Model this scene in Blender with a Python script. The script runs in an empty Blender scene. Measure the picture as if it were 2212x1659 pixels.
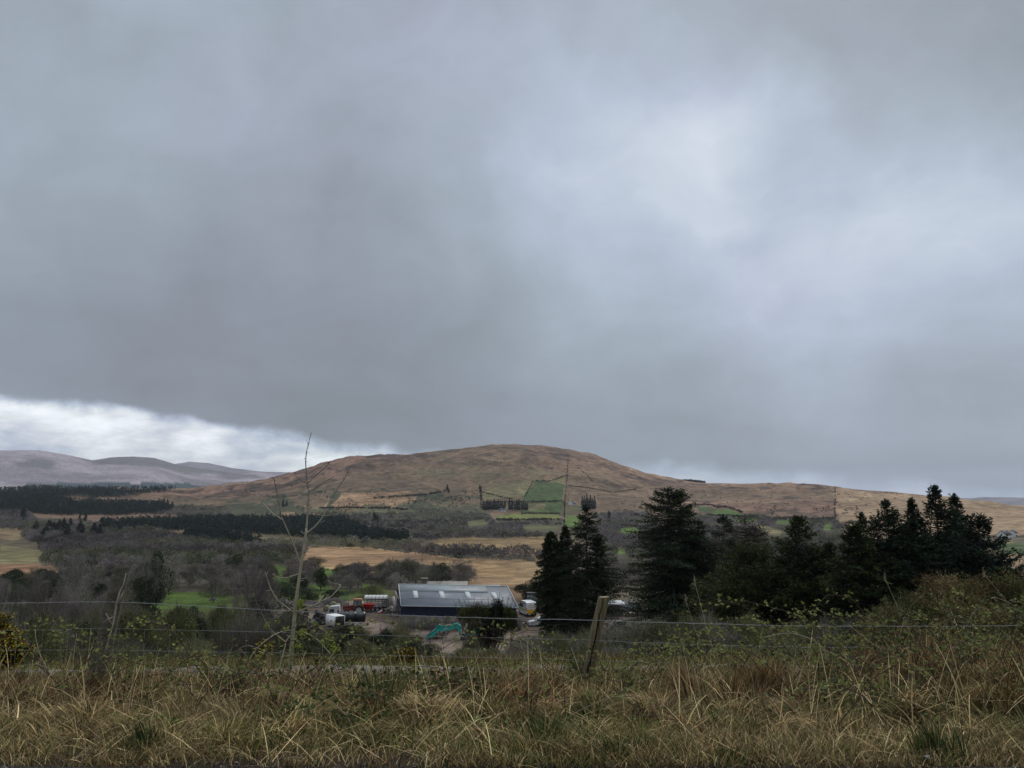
import bpy, math, random
import numpy as np
from mathutils import Vector, Matrix
random.seed(7)
RNG = np.random.default_rng(11)
SC = bpy.context.scene
COL = SC.collection
R_ = math.radians

# ---------------------------------------------------------------- camera
EYE = 1.6
PITCH = 9.2
F = 745.0
cam_d = bpy.data.cameras.new("camera")
cam = bpy.data.objects.new("camera", cam_d)
COL.objects.link(cam)
cam.location = (0, 0, EYE)
cam.rotation_euler = (R_(90 + PITCH), 0, 0)
cam_d.sensor_width = 36.0
cam_d.lens = F / 1024 * 36.0
cam_d.clip_start = 0.1
cam_d.clip_end = 60000
SC.camera = cam
SC.view_settings.view_transform = 'Standard'
SC.view_settings.look = 'None'
SC.view_settings.exposure = 0.0
SC.view_settings.gamma = 1.0
SC.cycles.max_bounces = 6
SC.cycles.diffuse_bounces = 3
SC.cycles.transparent_max_bounces = 4
SC.cycles.volume_bounces = 0

CP, SP = math.cos(R_(PITCH)), math.sin(R_(PITCH))


def pdir(px, py):
    """direction of a photo point (1024 x 768 units) as numpy"""
    cx = (np.asarray(px, float) - 512) / F
    cy = (384 - np.asarray(py, float)) / F
    return cx, CP - SP * cy, SP + CP * cy


def P(px, py, y):
    """world point on the view line of (px, py) at forward distance y"""
    dx, dy, dz = pdir(px, py)
    return Vector((float(dx / dy * y), float(y), float(EYE + dz / dy * y)))


# ---------------------------------------------------------------- world
def nd(nt, typ, loc=(0, 0), **kw):
    n = nt.nodes.new(typ)
    for k, v in kw.items():
        setattr(n, k, v)
    return n


SUN_EL, SUN_AZ = 42.0, 28.0      # azimuth to the right of the view direction
world = bpy.data.worlds.new("World")
SC.world = world
world.use_nodes = True
wt = world.node_tree
wt.nodes.clear()
L = wt.links.new


def m_(op, a, b=None, c=None, clamp=False, nt=None):
    t = nt or wt
    n = t.nodes.new('ShaderNodeMath')
    n.operation = op
    n.use_clamp = clamp
    for i, v in enumerate((a, b, c)):
        if v is None:
            continue
        if isinstance(v, (int, float)):
            n.inputs[i].default_value = v
        else:
            t.links.new(v, n.inputs[i])
    return n.outputs[0]


def vm_(op, a, b=None, nt=None, out=0):
    t = nt or wt
    n = t.nodes.new('ShaderNodeVectorMath')
    n.operation = op
    for i, v in enumerate((a, b)):
        if v is None:
            continue
        if isinstance(v, (tuple, list)):
            n.inputs[i].default_value = v
        elif isinstance(v, (int, float)):
            n.inputs['Scale'].default_value = v
        else:
            t.links.new(v, n.inputs[i])
    return n.outputs['Value'] if out == 'Value' else n.outputs[0]


def noise_(vec, scale, detail=4, rough=0.5, nt=None, col=False):
    t = nt or wt
    n = t.nodes.new('ShaderNodeTexNoise')
    n.inputs['Scale'].default_value = scale
    n.inputs['Detail'].default_value = detail
    n.inputs['Roughness'].default_value = rough
    t.links.new(vec, n.inputs['Vector'])
    return n.outputs['Color'] if col else n.outputs['Fac']


geo = wt.nodes.new('ShaderNodeTexCoord')
D0 = geo.outputs['Generated']
wn = noise_(D0, 3.2, 5, 0.55, col=True)
warp = vm_('SCALE', vm_('SUBTRACT', wn, (0.5, 0.5, 0.5)), 0.22)
D = vm_('NORMALIZE', vm_('ADD', D0, warp))
# blobs of thinner and thicker cloud:  (x, y in 2212-wide photo units, weight, sigma degrees)
BL = [(1635, 215, .07, 2.2), (1600, 250, .035, 4.5), (1450, 310, .07, 3.0), (1420, 360, .05, 5.5), (1280, 520, .03, 6), (1330, 250, .05, 6), (1560, 420, .07, 5), (2020, 420, .08, 3.2), (2080, 490, .07, 5.5),
      (2230, 640, .10, 7), (1750, 620, .09, 6.5), (1950, 400, .06, 5), (1560, 640, .07, 6), (1250, 680, .04, 5), (1750, 80, .00, 6), (2180, 220, -.05, 7),
      (1100, 430, .03, 7), (700, 830, -.085, 9), (200, 810, -.08, 8), (1050, 900, -.07, 7), (1500, 900, -.06, 7),
      (2000, 900, -.05, 7), (500, 560, -.015, 10), (60, 500, .01, 9), (900, 120, .015, 12), (300, 60, .03, 12),
      (1800, 760, .03, 7), (1450, 780, -.01, 5)]
base = None
for (bx, by, w, sg) in BL:
    dx, dy, dz = pdir(bx * .46293, by * .46293)
    v = Vector((float(dx), float(dy), float(dz))).normalized()
    k = 1 / R_(sg) ** 2
    dt = vm_('DOT_PRODUCT', D, tuple(v), out='Value')
    e = m_('EXPONENT', m_('MULTIPLY', m_('SUBTRACT', dt, 1.0), k))
    term = m_('MULTIPLY', e, w * 1.05)
    base = term if base is None else m_('ADD', base, term)
# brighter sky overhead, out of view, added to raise the light on the ground
sep0 = wt.nodes.new('ShaderNodeSeparateXYZ')
L(D0, sep0.inputs[0])
zen = m_('MULTIPLY', m_('POWER', m_('MAXIMUM', m_('SUBTRACT', sep0.outputs[2], 0.62), 0.0), 1.0), 2.0)
lum = m_('ADD', m_('ADD', base, 0.39), zen)
# fine structure, stretched flat toward the horizon like a deck seen from below
inv = m_('DIVIDE', 1.0, m_('ADD', m_('MAXIMUM', sep0.outputs[2], 0.0), 0.16))
flat = vm_('MULTIPLY', D, (1, 1, 0))
nsc = wt.nodes.new('ShaderNodeVectorMath'); nsc.operation = 'SCALE'
L(flat, nsc.inputs[0]); L(inv, nsc.inputs['Scale'])
n1 = noise_(nsc.outputs[0], 1.3, 6, 0.5)
n2 = noise_(D, 5.0, 7, 0.55)
sm = wt.nodes.new('ShaderNodeMapping'); sm.inputs['Scale'].default_value = (9, 9, 15); sm.inputs['Rotation'].default_value = (0, .5, .3)
L(D, sm.inputs['Vector'])
n3 = noise_(sm.outputs[0], 1.0, 9, 0.64)
det = m_('ADD', m_('ADD', m_('MULTIPLY', m_('SUBTRACT', n1, 0.5), 0.20), m_('MULTIPLY', m_('SUBTRACT', n2, 0.5), 0.30)), m_('MULTIPLY', m_('SUBTRACT', n3, 0.5), 0.15))
lum = m_('ADD', lum, m_('MULTIPLY', det, m_('ADD', -0.20, m_('MULTIPLY', lum, 2.2))))
# bright gap under the edge of the deck
ysafe = m_('MAXIMUM', sep0.outputs[1], 0.15)
tx = m_('DIVIDE', sep0.outputs[0], ysafe)
tz = m_('DIVIDE', sep0.outputs[2], ysafe)
en = noise_(D0, 7.0, 5, 0.55)
en2 = noise_(D0, 26.0, 4, 0.6)
ew = m_('ADD', m_('MULTIPLY', m_('SUBTRACT', en, 0.5), 0.060), m_('MULTIPLY', m_('SUBTRACT', en2, 0.5), 0.022))
curve = wt.nodes.new('ShaderNodeValToRGB')         # height of the edge against azimuth
cr = curve.color_ramp
cr.interpolation = 'LINEAR'
edge = [(-0.70, .150), (-.40, .116), (-.28, .094), (-.16, .070), (-.05, .054), (.08, .040), (.19, .056), (.36, .044), (.7, .020)]
while len(cr.elements) < len(edge):
    cr.elements.new(0.5)
for el, (xx, zz) in zip(cr.elements, edge):
    el.position = (xx + 0.8) / 1.6
    el.color = (zz * 5, zz * 5, zz * 5, 1)
L(m_('DIVIDE', m_('ADD', tx, 0.8), 1.6), curve.inputs[0])
ez = m_('MULTIPLY', curve.outputs[0], 0.2)
gap = wt.nodes.new('ShaderNodeMapRange'); gap.interpolation_type = 'SMOOTHSTEP'
L(m_('SUBTRACT', m_('ADD', ez, ew), tz), gap.inputs['Value'])
gap.inputs['From Min'].default_value = -0.004
gap.inputs['From Max'].default_value = 0.020
side = wt.nodes.new('ShaderNodeMapRange')
L(tx, side.inputs['Value'])
side.inputs['From Min'].default_value = -0.12
side.inputs['From Max'].default_value = 0.25
side.inputs['To Min'].default_value = 1.0
side.inputs['To Max'].default_value = 0.42
gp = wt.nodes.new('ShaderNodeMapping')
gp.inputs['Scale'].default_value = (7, 7, 20)
L(D0, gp.inputs['Vector'])
gn = noise_(gp.outputs[0], 1.0, 6, 0.6)
gr = wt.nodes.new('ShaderNodeMapRange')
L(gn, gr.inputs['Value'])
gr.inputs['From Min'].default_value = .36
gr.inputs['From Max'].default_value = .62
gr.inputs['To Min'].default_value = .60
gr.inputs['To Max'].default_value = 1.25
mixf = m_('MULTIPLY', gap.outputs[0], side.outputs[0])
lum = m_('ADD', m_('MULTIPLY', lum, m_('SUBTRACT', 1.0, mixf)), m_('MULTIPLY', gr.outputs[0], mixf))
# tint: thick cloud bluish grey, thin cloud paler
tint = wt.nodes.new('ShaderNodeValToRGB')
tr = tint.color_ramp
tr.elements[0].position = 0.18; tr.elements[0].color = (.96, 1.0, 1.08, 1)
tr.elements[1].position = 0.9; tr.elements[1].color = (.97, 1.0, 1.03, 1)
e_ = tr.elements.new(0.30); e_.color = (.90, .992, 1.145, 1)
e_ = tr.elements.new(0.55); e_.color = (.88, .985, 1.19, 1)
L(lum, tint.inputs[0])
hue = noise_(D0, 2.4, 3, 0.5)
cc = wt.nodes.new('ShaderNodeMix'); cc.data_type = 'RGBA'; cc.blend_type = 'MULTIPLY'
cc.inputs[0].default_value = 1.0
L(tint.outputs[0], cc.inputs[6])
hc = wt.nodes.new('ShaderNodeMix'); hc.data_type = 'RGBA'
hc.inputs[6].default_value = (.965, 1.015, .99, 1)
hc.inputs[7].default_value = (1.0, .997, 1.02, 1)
hr = wt.nodes.new('ShaderNodeMapRange'); L(hue, hr.inputs[0]); hr.inputs[1].default_value = .35; hr.inputs[2].default_value = .65
L(hr.outputs[0], hc.inputs[0])
L(hc.outputs[2], cc.inputs[7])
SKYSTR = 0.1
cs = vm_('SCALE', cc.outputs[2], 1.0)
csn = cs.node
L(m_('MULTIPLY', lum, 1 / SKYSTR), csn.inputs['Scale'])
sky = wt.nodes.new('ShaderNodeTexSky')
sky.sky_type = 'NISHITA'
sky.sun_disc = False
sky.sun_elevation = R_(SUN_EL)
sky.sun_rotation = R_(SUN_AZ)
mx = wt.nodes.new('ShaderNodeMix'); mx.data_type = 'RGBA'
mx.inputs[0].default_value = 0.97
L(sky.outputs[0], mx.inputs[6])
L(cs, mx.inputs[7])
bg = wt.nodes.new('ShaderNodeBackground')
bg.inputs['Strength'].default_value = SKYSTR
L(mx.outputs[2], bg.inputs['Color'])
wo = wt.nodes.new('ShaderNodeOutputWorld')
L(bg.outputs[0], wo.inputs['Surface'])

sd = bpy.data.lights.new("sun", 'SUN')
sd.energy = 1.35
sd.angle = R_(16)
sd.color = (1.0, .955, .88)
sun = bpy.data.objects.new("sun", sd)
COL.objects.link(sun)
sv = Vector((math.sin(R_(SUN_AZ)) * math.cos(R_(SUN_EL)), math.cos(R_(SUN_AZ)) * math.cos(R_(SUN_EL)), math.sin(R_(SUN_EL))))
sun.rotation_euler = sv.to_track_quat('Z', 'Y').to_euler()
sun.location = (0, 0, 300)


# ---------------------------------------------------------------- helpers
def tag(o, label=None, cat=None, group=None, kind=None):
    if label: o['label'] = label
    if cat: o['category'] = cat
    if group: o['group'] = group
    if kind: o['kind'] = kind
    return o


def empty(name, loc, rz=0, label=None, cat=None, group=None, scale=1.0):
    o = bpy.data.objects.new(name, None)
    COL.objects.link(o)
    o.location = loc
    o.rotation_euler = (0, 0, rz)
    o.scale = (scale,) * 3
    o.empty_display_size = .2
    return tag(o, label, cat, group)


def copy_tree(o, parent=None):
    c = o.copy()
    COL.objects.link(c)
    if parent:
        c.parent = parent
    for ch in o.children:
        copy_tree(ch, c)
    return c


class MB:
    """collects geometry with a colour per vertex and links it as one mesh object"""
    def __init__(s):
        s.V = []; s.C = []; s.T = []; s.Q = []; s.n = 0

    def add(s, V, T=None, Q=None, col=(.5, .5, .5)):
        V = np.asarray(V, float).reshape(-1, 3)
        col = np.asarray(col, float)
        if col.ndim == 1:
            col = np.tile(col[:3], (len(V), 1))
        s.V.append(V); s.C.append(col[:, :3])
        if T is not None and len(T): s.T.append(np.asarray(T, int).reshape(-1, 3) + s.n)
        if Q is not None and len(Q): s.Q.append(np.asarray(Q, int).reshape(-1, 4) + s.n)
        s.n += len(V)
        return s

    def box(s, c, d, rot=0, col=(.5, .5, .5), rx=0, ry=0):
        v = np.array([(x, y, z) for x in (-.5, .5) for y in (-.5, .5) for z in (-.5, .5)]) * d
        if rot or rx or ry:
            M = np.array((Matrix.Rotation(rot, 3, 'Z') @ Matrix.Rotation(ry, 3, 'Y') @ Matrix.Rotation(rx, 3, 'X')))
            v = v @ M.T
        v = v + np.array(c)
        return s.add(v, Q=[(0, 1, 3, 2), (4, 6, 7, 5), (0, 4, 5, 1), (2, 3, 7, 6), (0, 2, 6, 4), (1, 5, 7, 3)], col=col)

    def tube(s, pts, rad, n=6, col=(.5, .5, .5), cap=True):
        pts = np.asarray([tuple(p) for p in pts], float)
        k = len(pts)
        rad = np.broadcast_to(np.asarray(rad, float), (k,))
        d = np.gradient(pts, axis=0)
        d /= np.linalg.norm(d, axis=1)[:, None] + 1e-12
        up = np.array([0.31, 0.17, .93]) if abs(d[0, 2]) < .8 else np.array([.93, .17, .31])
        a = np.cross(d, up); a /= np.linalg.norm(a, axis=1)[:, None] + 1e-12
        b = np.cross(d, a)
        t = np.arange(n) / n * 2 * np.pi
        V = pts[:, None] + rad[:, None, None] * (np.cos(t)[None, :, None] * a[:, None] + np.sin(t)[None, :, None] * b[:, None])
        Q = [(i * n + j, i * n + (j + 1) % n, (i + 1) * n + (j + 1) % n, (i + 1) * n + j) for i in range(k - 1) for j in range(n)]
        V = V.reshape(-1, 3)
        T = []
        if cap:
            V = np.vstack([V, pts[0], pts[-1]])
            T = [(k * n, (j + 1) % n, j) for j in range(n)] + [(k * n + 1, (k - 1) * n + j, (k - 1) * n + (j + 1) % n) for j in range(n)]
        c = np.asarray(col, float)
        if c.ndim == 2 and len(c) == k:
            c = np.repeat(c, n, axis=0)
            if cap: c = np.vstack([c, c[0], c[-1]])
        return s.add(V, T=T, Q=Q, col=c)

    def prism(s, poly, w0, w1, axis='y', col=(.5, .5, .5)):
        """poly of (a, b) extruded along axis from w0 to w1; a,b = (x,z) for y, (y,z) for x, (x,y) for z"""
        n = len(poly)
        def pt(a, b, w):
            return (a, w, b) if axis == 'y' else (w, a, b) if axis == 'x' else (a, b, w)
        V = [pt(a, b, w0) for a, b in poly] + [pt(a, b, w1) for a, b in poly]
        c0 = np.mean(V[:n], 0); c1 = np.mean(V[n:], 0)
        s.add(V, Q=[(i, (i + 1) % n, n + (i + 1) % n, n + i) for i in range(n)], col=col)
        from mathutils.geometry import tessellate_polygon
        tr_ = tessellate_polygon([[Vector(v) for v in V[:n]]])
        s.add(V[:n], T=[t for t in tr_], col=col)
        s.add(V[n:], T=[(t[0], t[2], t[1]) for t in tr_], col=col)
        return s

    def mesh(s, name, smooth=False):
        me = bpy.data.meshes.new(name)
        V = np.vstack(s.V); C = np.vstack(s.C)
        T = np.vstack(s.T) if s.T else np.zeros((0, 3), int)
        Q = np.vstack(s.Q) if s.Q else np.zeros((0, 4), int)
        me.vertices.add(len(V)); me.vertices.foreach_set('co', V.astype(np.float32).ravel())
        nl = T.size + Q.size
        me.loops.add(nl)
        me.loops.foreach_set('vertex_index', np.concatenate([T.ravel(), Q.ravel()]).astype(np.int32))
        me.polygons.add(len(T) + len(Q))
        st = np.concatenate([np.arange(len(T)) * 3, T.size + np.arange(len(Q)) * 4]).astype(np.int32)
        me.polygons.foreach_set('loop_start', st)
        me.polygons.foreach_set('loop_total', np.concatenate([np.full(len(T), 3), np.full(len(Q), 4)]).astype(np.int32))
        if smooth:
            me.polygons.foreach_set('use_smooth', np.ones(len(T) + len(Q), bool))
        at = me.color_attributes.new('Col', 'FLOAT_COLOR', 'POINT')
        at.data.foreach_set('color', np.hstack([C, np.ones((len(C), 1))]).astype(np.float32).ravel())
        me.update(calc_edges=True)
        me.validate()
        return me

    def build(s, name, mat, parent=None, smooth=False, bevel=0, loc=None):
        me = s.mesh(name, smooth)
        me.materials.append(mat)
        o = bpy.data.objects.new(name, me)
        COL.objects.link(o)
        if parent: o.parent = parent
        if loc is not None: o.location = loc
        if bevel:
            b = o.modifiers.new('bevel', 'BEVEL'); b.width = bevel; b.segments = 2; b.limit_method = 'ANGLE'
            w = o.modifiers.new('weld', 'WELD'); w.merge_threshold = 0.0005
            o.modifiers.move(1, 0)
        return o


def inst(name, me, mat=None, parent=None, loc=(0, 0, 0), rz=0, sc=(1, 1, 1)):
    o = bpy.data.objects.new(name, me)
    COL.objects.link(o)
    if parent: o.parent = parent
    o.location = loc; o.rotation_euler = (0, 0, rz); o.scale = sc
    return o


def mat_(name, col=None, rough=.7, metal=0.0, var=0.0, vscale=3.0, bump=0.0, bscale=20.0, trans=0.0, spec=.3, dirt=None, dscale=1.5, obvar=0.0):
    """col None = the mesh's own colour attribute; var = noise variation of the colour"""
    m = bpy.data.materials.new(name)
    m.use_nodes = True
    t = m.node_tree
    b = t.nodes['Principled BSDF']
    b.inputs['Roughness'].default_value = rough
    b.inputs['Metallic'].default_value = metal
    b.inputs['Specular IOR Level'].default_value = spec
    tc = t.nodes.new('ShaderNodeTexCoord')
    if col is None:
        a = t.nodes.new('ShaderNodeAttribute'); a.attribute_name = 'Col'
        c = a.outputs['Color']
    else:
        a = t.nodes.new('ShaderNodeRGB'); a.outputs[0].default_value = (*col, 1)
        c = a.outputs[0]
    if var:
        n = noise_(tc.outputs['Object'], vscale, 5, .6, nt=t)
        r = t.nodes.new('ShaderNodeMapRange')
        t.links.new(n, r.inputs[0]); r.inputs[1].default_value = .3; r.inputs[2].default_value = .7
        r.inputs[3].default_value = 1 - var; r.inputs[4].default_value = 1 + var
        v = t.nodes.new('ShaderNodeVectorMath'); v.operation = 'SCALE'
        t.links.new(c, v.inputs[0]); t.links.new(r.outputs[0], v.inputs['Scale'])
        c = v.outputs[0]
    if obvar:
        oi = t.nodes.new('ShaderNodeObjectInfo')
        r = t.nodes.new('ShaderNodeMapRange')
        t.links.new(oi.outputs['Random'], r.inputs[0])
        r.inputs[3].default_value = 1 - obvar; r.inputs[4].default_value = 1 + obvar
        v = t.nodes.new('ShaderNodeVectorMath'); v.operation = 'SCALE'
        t.links.new(c, v.inputs[0]); t.links.new(r.outputs[0], v.inputs['Scale'])
        c = v.outputs[0]
    if dirt:
        n = noise_(tc.outputs['Object'], dscale, 6, .65, nt=t)
        r = t.nodes.new('ShaderNodeMapRange')
        t.links.new(n, r.inputs[0]); r.inputs[1].default_value = .48; r.inputs[2].default_value = .7
        x = t.nodes.new('ShaderNodeMix'); x.data_type = 'RGBA'
        t.links.new(r.outputs[0], x.inputs[0]); t.links.new(c, x.inputs[6]); x.inputs[7].default_value = (*dirt, 1)
        c = x.outputs[2]
    t.links.new(c, b.inputs['Base Color'])
    if bump:
        n = noise_(tc.outputs['Object'], bscale, 6, .6, nt=t)
        bp = t.nodes.new('ShaderNodeBump'); bp.inputs['Strength'].default_value = bump; bp.inputs['Distance'].default_value = .05
        t.links.new(n, bp.inputs['Height']); t.links.new(bp.outputs[0], b.inputs['Normal'])
    if trans:
        tl = t.nodes.new('ShaderNodeBsdfTranslucent')
        t.links.new(c, tl.inputs[0])
        ms = t.nodes.new('ShaderNodeMixShader'); ms.inputs[0].default_value = trans
        t.links.new(b.outputs[0], ms.inputs[1]); t.links.new(tl.outputs[0], ms.inputs[2])
        t.links.new(ms.outputs[0], t.nodes['Material Output'].inputs['Surface'])
    return m


# ---------------------------------------------------------------- noise in numpy
_prm = np.random.default_rng(5).random((256, 256))


def vnoise(x, y):
    xi = np.floor(x).astype(int); yi = np.floor(y).astype(int)
    fx = x - xi; fy = y - yi
    fx = fx * fx * fx * (fx * (fx * 6 - 15) + 10); fy = fy * fy * fy * (fy * (fy * 6 - 15) + 10)
    a = _prm[xi & 255, yi & 255]; b = _prm[(xi + 1) & 255, yi & 255]
    c = _prm[xi & 255, (yi + 1) & 255]; d = _prm[(xi + 1) & 255, (yi + 1) & 255]
    return (a * (1 - fx) + b * fx) * (1 - fy) + (c * (1 - fx) + d * fx) * fy - .5


def fbm(x, y, s, o=4, g=.5):
    r = 0; a = 1.0
    x = np.asarray(x, float) / s + 37.3; y = np.asarray(y, float) / s + 91.7
    for i in range(o):
        r = r + a * vnoise(x, y)
        x, y = (x * .8 - y * .6) * 2.03 + 13.1, (x * .6 + y * .8) * 2.03 + 7.7
        a *= g
    return r


def sst(a, b, x):
    t = np.clip((x - a) / (b - a), 0, 1)
    return t * t * (3 - 2 * t)


# ---------------------------------------------------------------- terrain
def el_of(py):        # tangent of the elevation angle at image row py (column centre)
    return np.tan(np.arctan((384 - np.asarray(py, float)) / F) + R_(PITCH))


def az_tan(px, py):
    dx, dy, dz = pdir(px, py)
    return dx / dy, dz / np.hypot(dx, dy)


# skyline of the near hills (2212-wide units) and distance of the ridge
RID = np.array([(-500, 1050, 2400), (0, 1060, 2400), (100, 1055, 2400), (230, 1057, 2450), (400, 1057, 2500), (500, 1050, 2600), (590, 1041, 2650),
                (640, 1031, 2700), (700, 1013, 2750), (760, 999, 2800), (800, 994, 2850), (870, 988, 2900), (930, 983, 2950),
                (1000, 973, 3000), (1060, 966, 3050), (1110, 965, 3050), (1170, 972, 3050), (1230, 980, 3000), (1290, 993, 2950),
                (1340, 1010, 2850), (1390, 1025, 2750), (1430, 1035, 2650), (1500, 1042, 2500), (1600, 1043, 2300), (1700, 1045, 2200),
                (1800, 1050, 2150), (1900, 1062, 2100), (2000, 1071, 2050), (2100, 1085, 2000), (2212, 1094, 2000), (2800, 1130, 2000)], float)
_rx, _re = az_tan(RID[:, 0] * .46293, RID[:, 1] * .46293)
RANGE1 = np.array([(-500, 990), (0, 975), (80, 974), (140, 982), (200, 994), (240, 988), (290, 986), (335, 989), (380, 1003), (430, 1012), (500, 1016),
                   (560, 1017), (600, 1025), (640, 1032), (800, 1060), (1000, 1090)], float)
_f1x, _f1e = az_tan(RANGE1[:, 0] * .46293, RANGE1[:, 1] * .46293)
RANGE2 = np.array([(-500, 1040), (300, 1030), (370, 1003), (410, 997), (450, 1000), (500, 1010), (560, 1018), (640, 1020), (720, 1030), (1000, 1080)], float)
_f2x, _f2e = az_tan(RANGE2[:, 0] * .46293, RANGE2[:, 1] * .46293)

NR = np.array([0, 4.85, 6.0, 8.5, 12, 18.2, 22, 27, 40, 60, 90, 113, 150, 205, 250, 350, 600, 1000, 1450])
NZ = np.array([-1.6, -1.6, -1.75, -2.22, -3.0, -4.08, -4.5, -5.5, -8.0, -11.8, -17.4, -21.5, -21.5, -21.8, -26, -31, -35, -34, -19.0])
FOOT = 1450.0


def H(x, y):
    x = np.asarray(x, float); y = np.asarray(y, float)
    r = np.hypot(x, y) + 1e-6
    ta = np.where(y > .05 * np.abs(x), x / np.maximum(y, 1e-3), np.sign(x) * 20)
    ta = np.clip(ta, -4, 4)
    s = r + (np.maximum(y, 0) - r) * (1 - sst(20, 60, r))      # across the road near by, polar further out
    z = np.interp(s, NR, NZ)
    # rounded, eased hill
    zr = np.interp(ta, _rx, _re); Rr = np.interp(ta, _rx, RID[:, 2])
    t = np.clip((r - FOOT) / (Rr - FOOT), 0, 1)
    ridge = zr * Rr
    zf = -19.0
    hill = zf + (ridge - zf) * np.sin(t * np.pi / 2) ** 1.05
    z = np.where(r > FOOT, hill, z)
    # behind the ridge
    b = sst(0, 1, (r - Rr) / 1600)
    z = np.where(r > Rr, ridge * (1 - b) + (-45) * b - (r - Rr) * .02 * (1 - b), z)
    # far ranges
    for (fx, fe, RR, wd) in ((_f1x, _f1e, 8800, 3000), (_f2x, _f2e, 12600, 2400)):
        pk = np.interp(ta, fx, fe) * RR
        q = np.clip(1 - np.abs(r - RR) / wd, 0, 1)
        zz = -60 + (pk + 60) * (q * q * (3 - 2 * q)) ** .8
        z = np.where(r > RR - wd, np.maximum(z, zz), z)
    # relief
    amp = sst(60, 110, r) * .5 + sst(250, 500, r) * 2.0
    amp = amp * (1 - .75 * (sst(108, 114, r) * (1 - sst(205, 225, r))))
    z = z + amp * fbm(x, y, 90, 4) * np.where(r < FOOT, 1, 1)
    hs = sst(FOOT, FOOT + 500, r) * (1 - .85 * sst(.86, .99, t)) * (r < Rr + 50)
    z = z + hs * (26 * fbm(x, y, 420, 4) + 15 * (0.25 - np.abs(fbm(x + 700, y, 170, 4))) + 5.0 * fbm(x, y, 46, 4))
    fr = sst(5800, 7500, r)
    fpk = 1 - .9 * np.exp(-((r - 8800) / 500) ** 2) - .9 * np.exp(-((r - 12600) / 400) ** 2)
    z = z + fr * fpk * (100 * fbm(x, y, 1900, 5) + 60 * (.25 - np.abs(fbm(x, y + 900, 700, 4))))
    # green knoll left of the yard
    def bump(px, rr, hh, wx, wy):
        ax = (px - 512) / F * 1.01
        cx, cy = ax * rr, rr
        return hh * np.exp(-((x - cx) / wx) ** 2 - ((y - cy) / wy) ** 2)
    z = z + bump(188, 205, 3.2, 16, 22) + bump(258, 270, 2.0, 14, 20) + bump(290, 300, 2.5, 25, 25)
    z = z + bump(800, 900, 6, 80, 90) + bump(720, 1100, 5, 80, 90)
    # verge and slope by the fence
    near = sst(5.2, 6.2, y) * (1 - sst(30, 60, r))
    z = z + near * (.10 * fbm(x, y, 1.3, 3) + .16 * fbm(x, y, 3.7, 2))
    z = z + sst(5.0, 7.5, y) * (1 - sst(11, 17, y)) * (.34 * sst(1.0, 6.0, x) + .10 * sst(-1.5, -5, x))
    z = np.where((y < 4.85) & (r < 60), np.minimum(z, -1.6) if False else -1.6 + 0 * z, z)
    return z + EYE


def hit(px, py, rmin=8.0, rmax=6000.0, n=150):
    """where the view lines meet the ground: coarse march, then bisection"""
    px = np.atleast_1d(np.asarray(px, float)); py = np.atleast_1d(np.asarray(py, float))
    n = int(min(n, 170))
    dx, dy, dz = pdir(px, py)
    h = np.hypot(dx, dy)
    r = np.geomspace(rmin, rmax, n)
    Zm = H((dx / h)[:, None] * r, (dy / h)[:, None] * r)
    below = Zm >= EYE + (dz / h)[:, None] * r
    k = np.maximum(np.argmax(below, axis=1), 1)
    ok = below.any(axis=1)
    lo, hi = r[k - 1], r[k]
    for _ in range(9):
        m = (lo + hi) / 2
        b = H(dx / h * m, dy / h * m) >= EYE + dz / h * m
        hi = np.where(b, m, hi); lo = np.where(b, lo, m)
    rr = (lo + hi) / 2
    x = dx / h * rr; y = dy / h * rr
    return x, y, H(x, y), rr, ok


def inpoly(px, py, poly):
    poly = np.asarray(poly, float)
    (ax, ay), (bx, by) = poly.min(0), poly.max(0)
    box = (px >= ax) & (px <= bx) & (py >= ay) & (py <= by)
    if box.size > 5000:
        c = np.zeros(px.shape, bool)
        if box.any(): c[box] = _inpoly(px[box], py[box], poly)
        return c
    return _inpoly(px, py, poly)


def _inpoly(px, py, poly):
    c = np.zeros(px.shape, bool)
    n = len(poly)
    for i in range(n):
        x0, y0 = poly[i]; x1, y1 = poly[(i + 1) % n]
        if y0 == y1: continue
        m = ((y0 > py) != (y1 > py)) & (px < (x1 - x0) * (py - y0) / (y1 - y0) + x0)
        c ^= m
    return c


def Z(kind, pts):
    ox, oy, k = {'1': (640, 1400, .36166), '2': (0, 1050, .45208), '3': (800, 1080, .40687), '4': (1300, 1150, .31949),
                 '5': (1860, 1150, .31949), '6': (0, 1350, .34364), 'm': (0, 0, 1.15732)}[kind]
    return [((ox + x * k) * .4, (oy + y * k) * .4) for x, y in pts]


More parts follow.
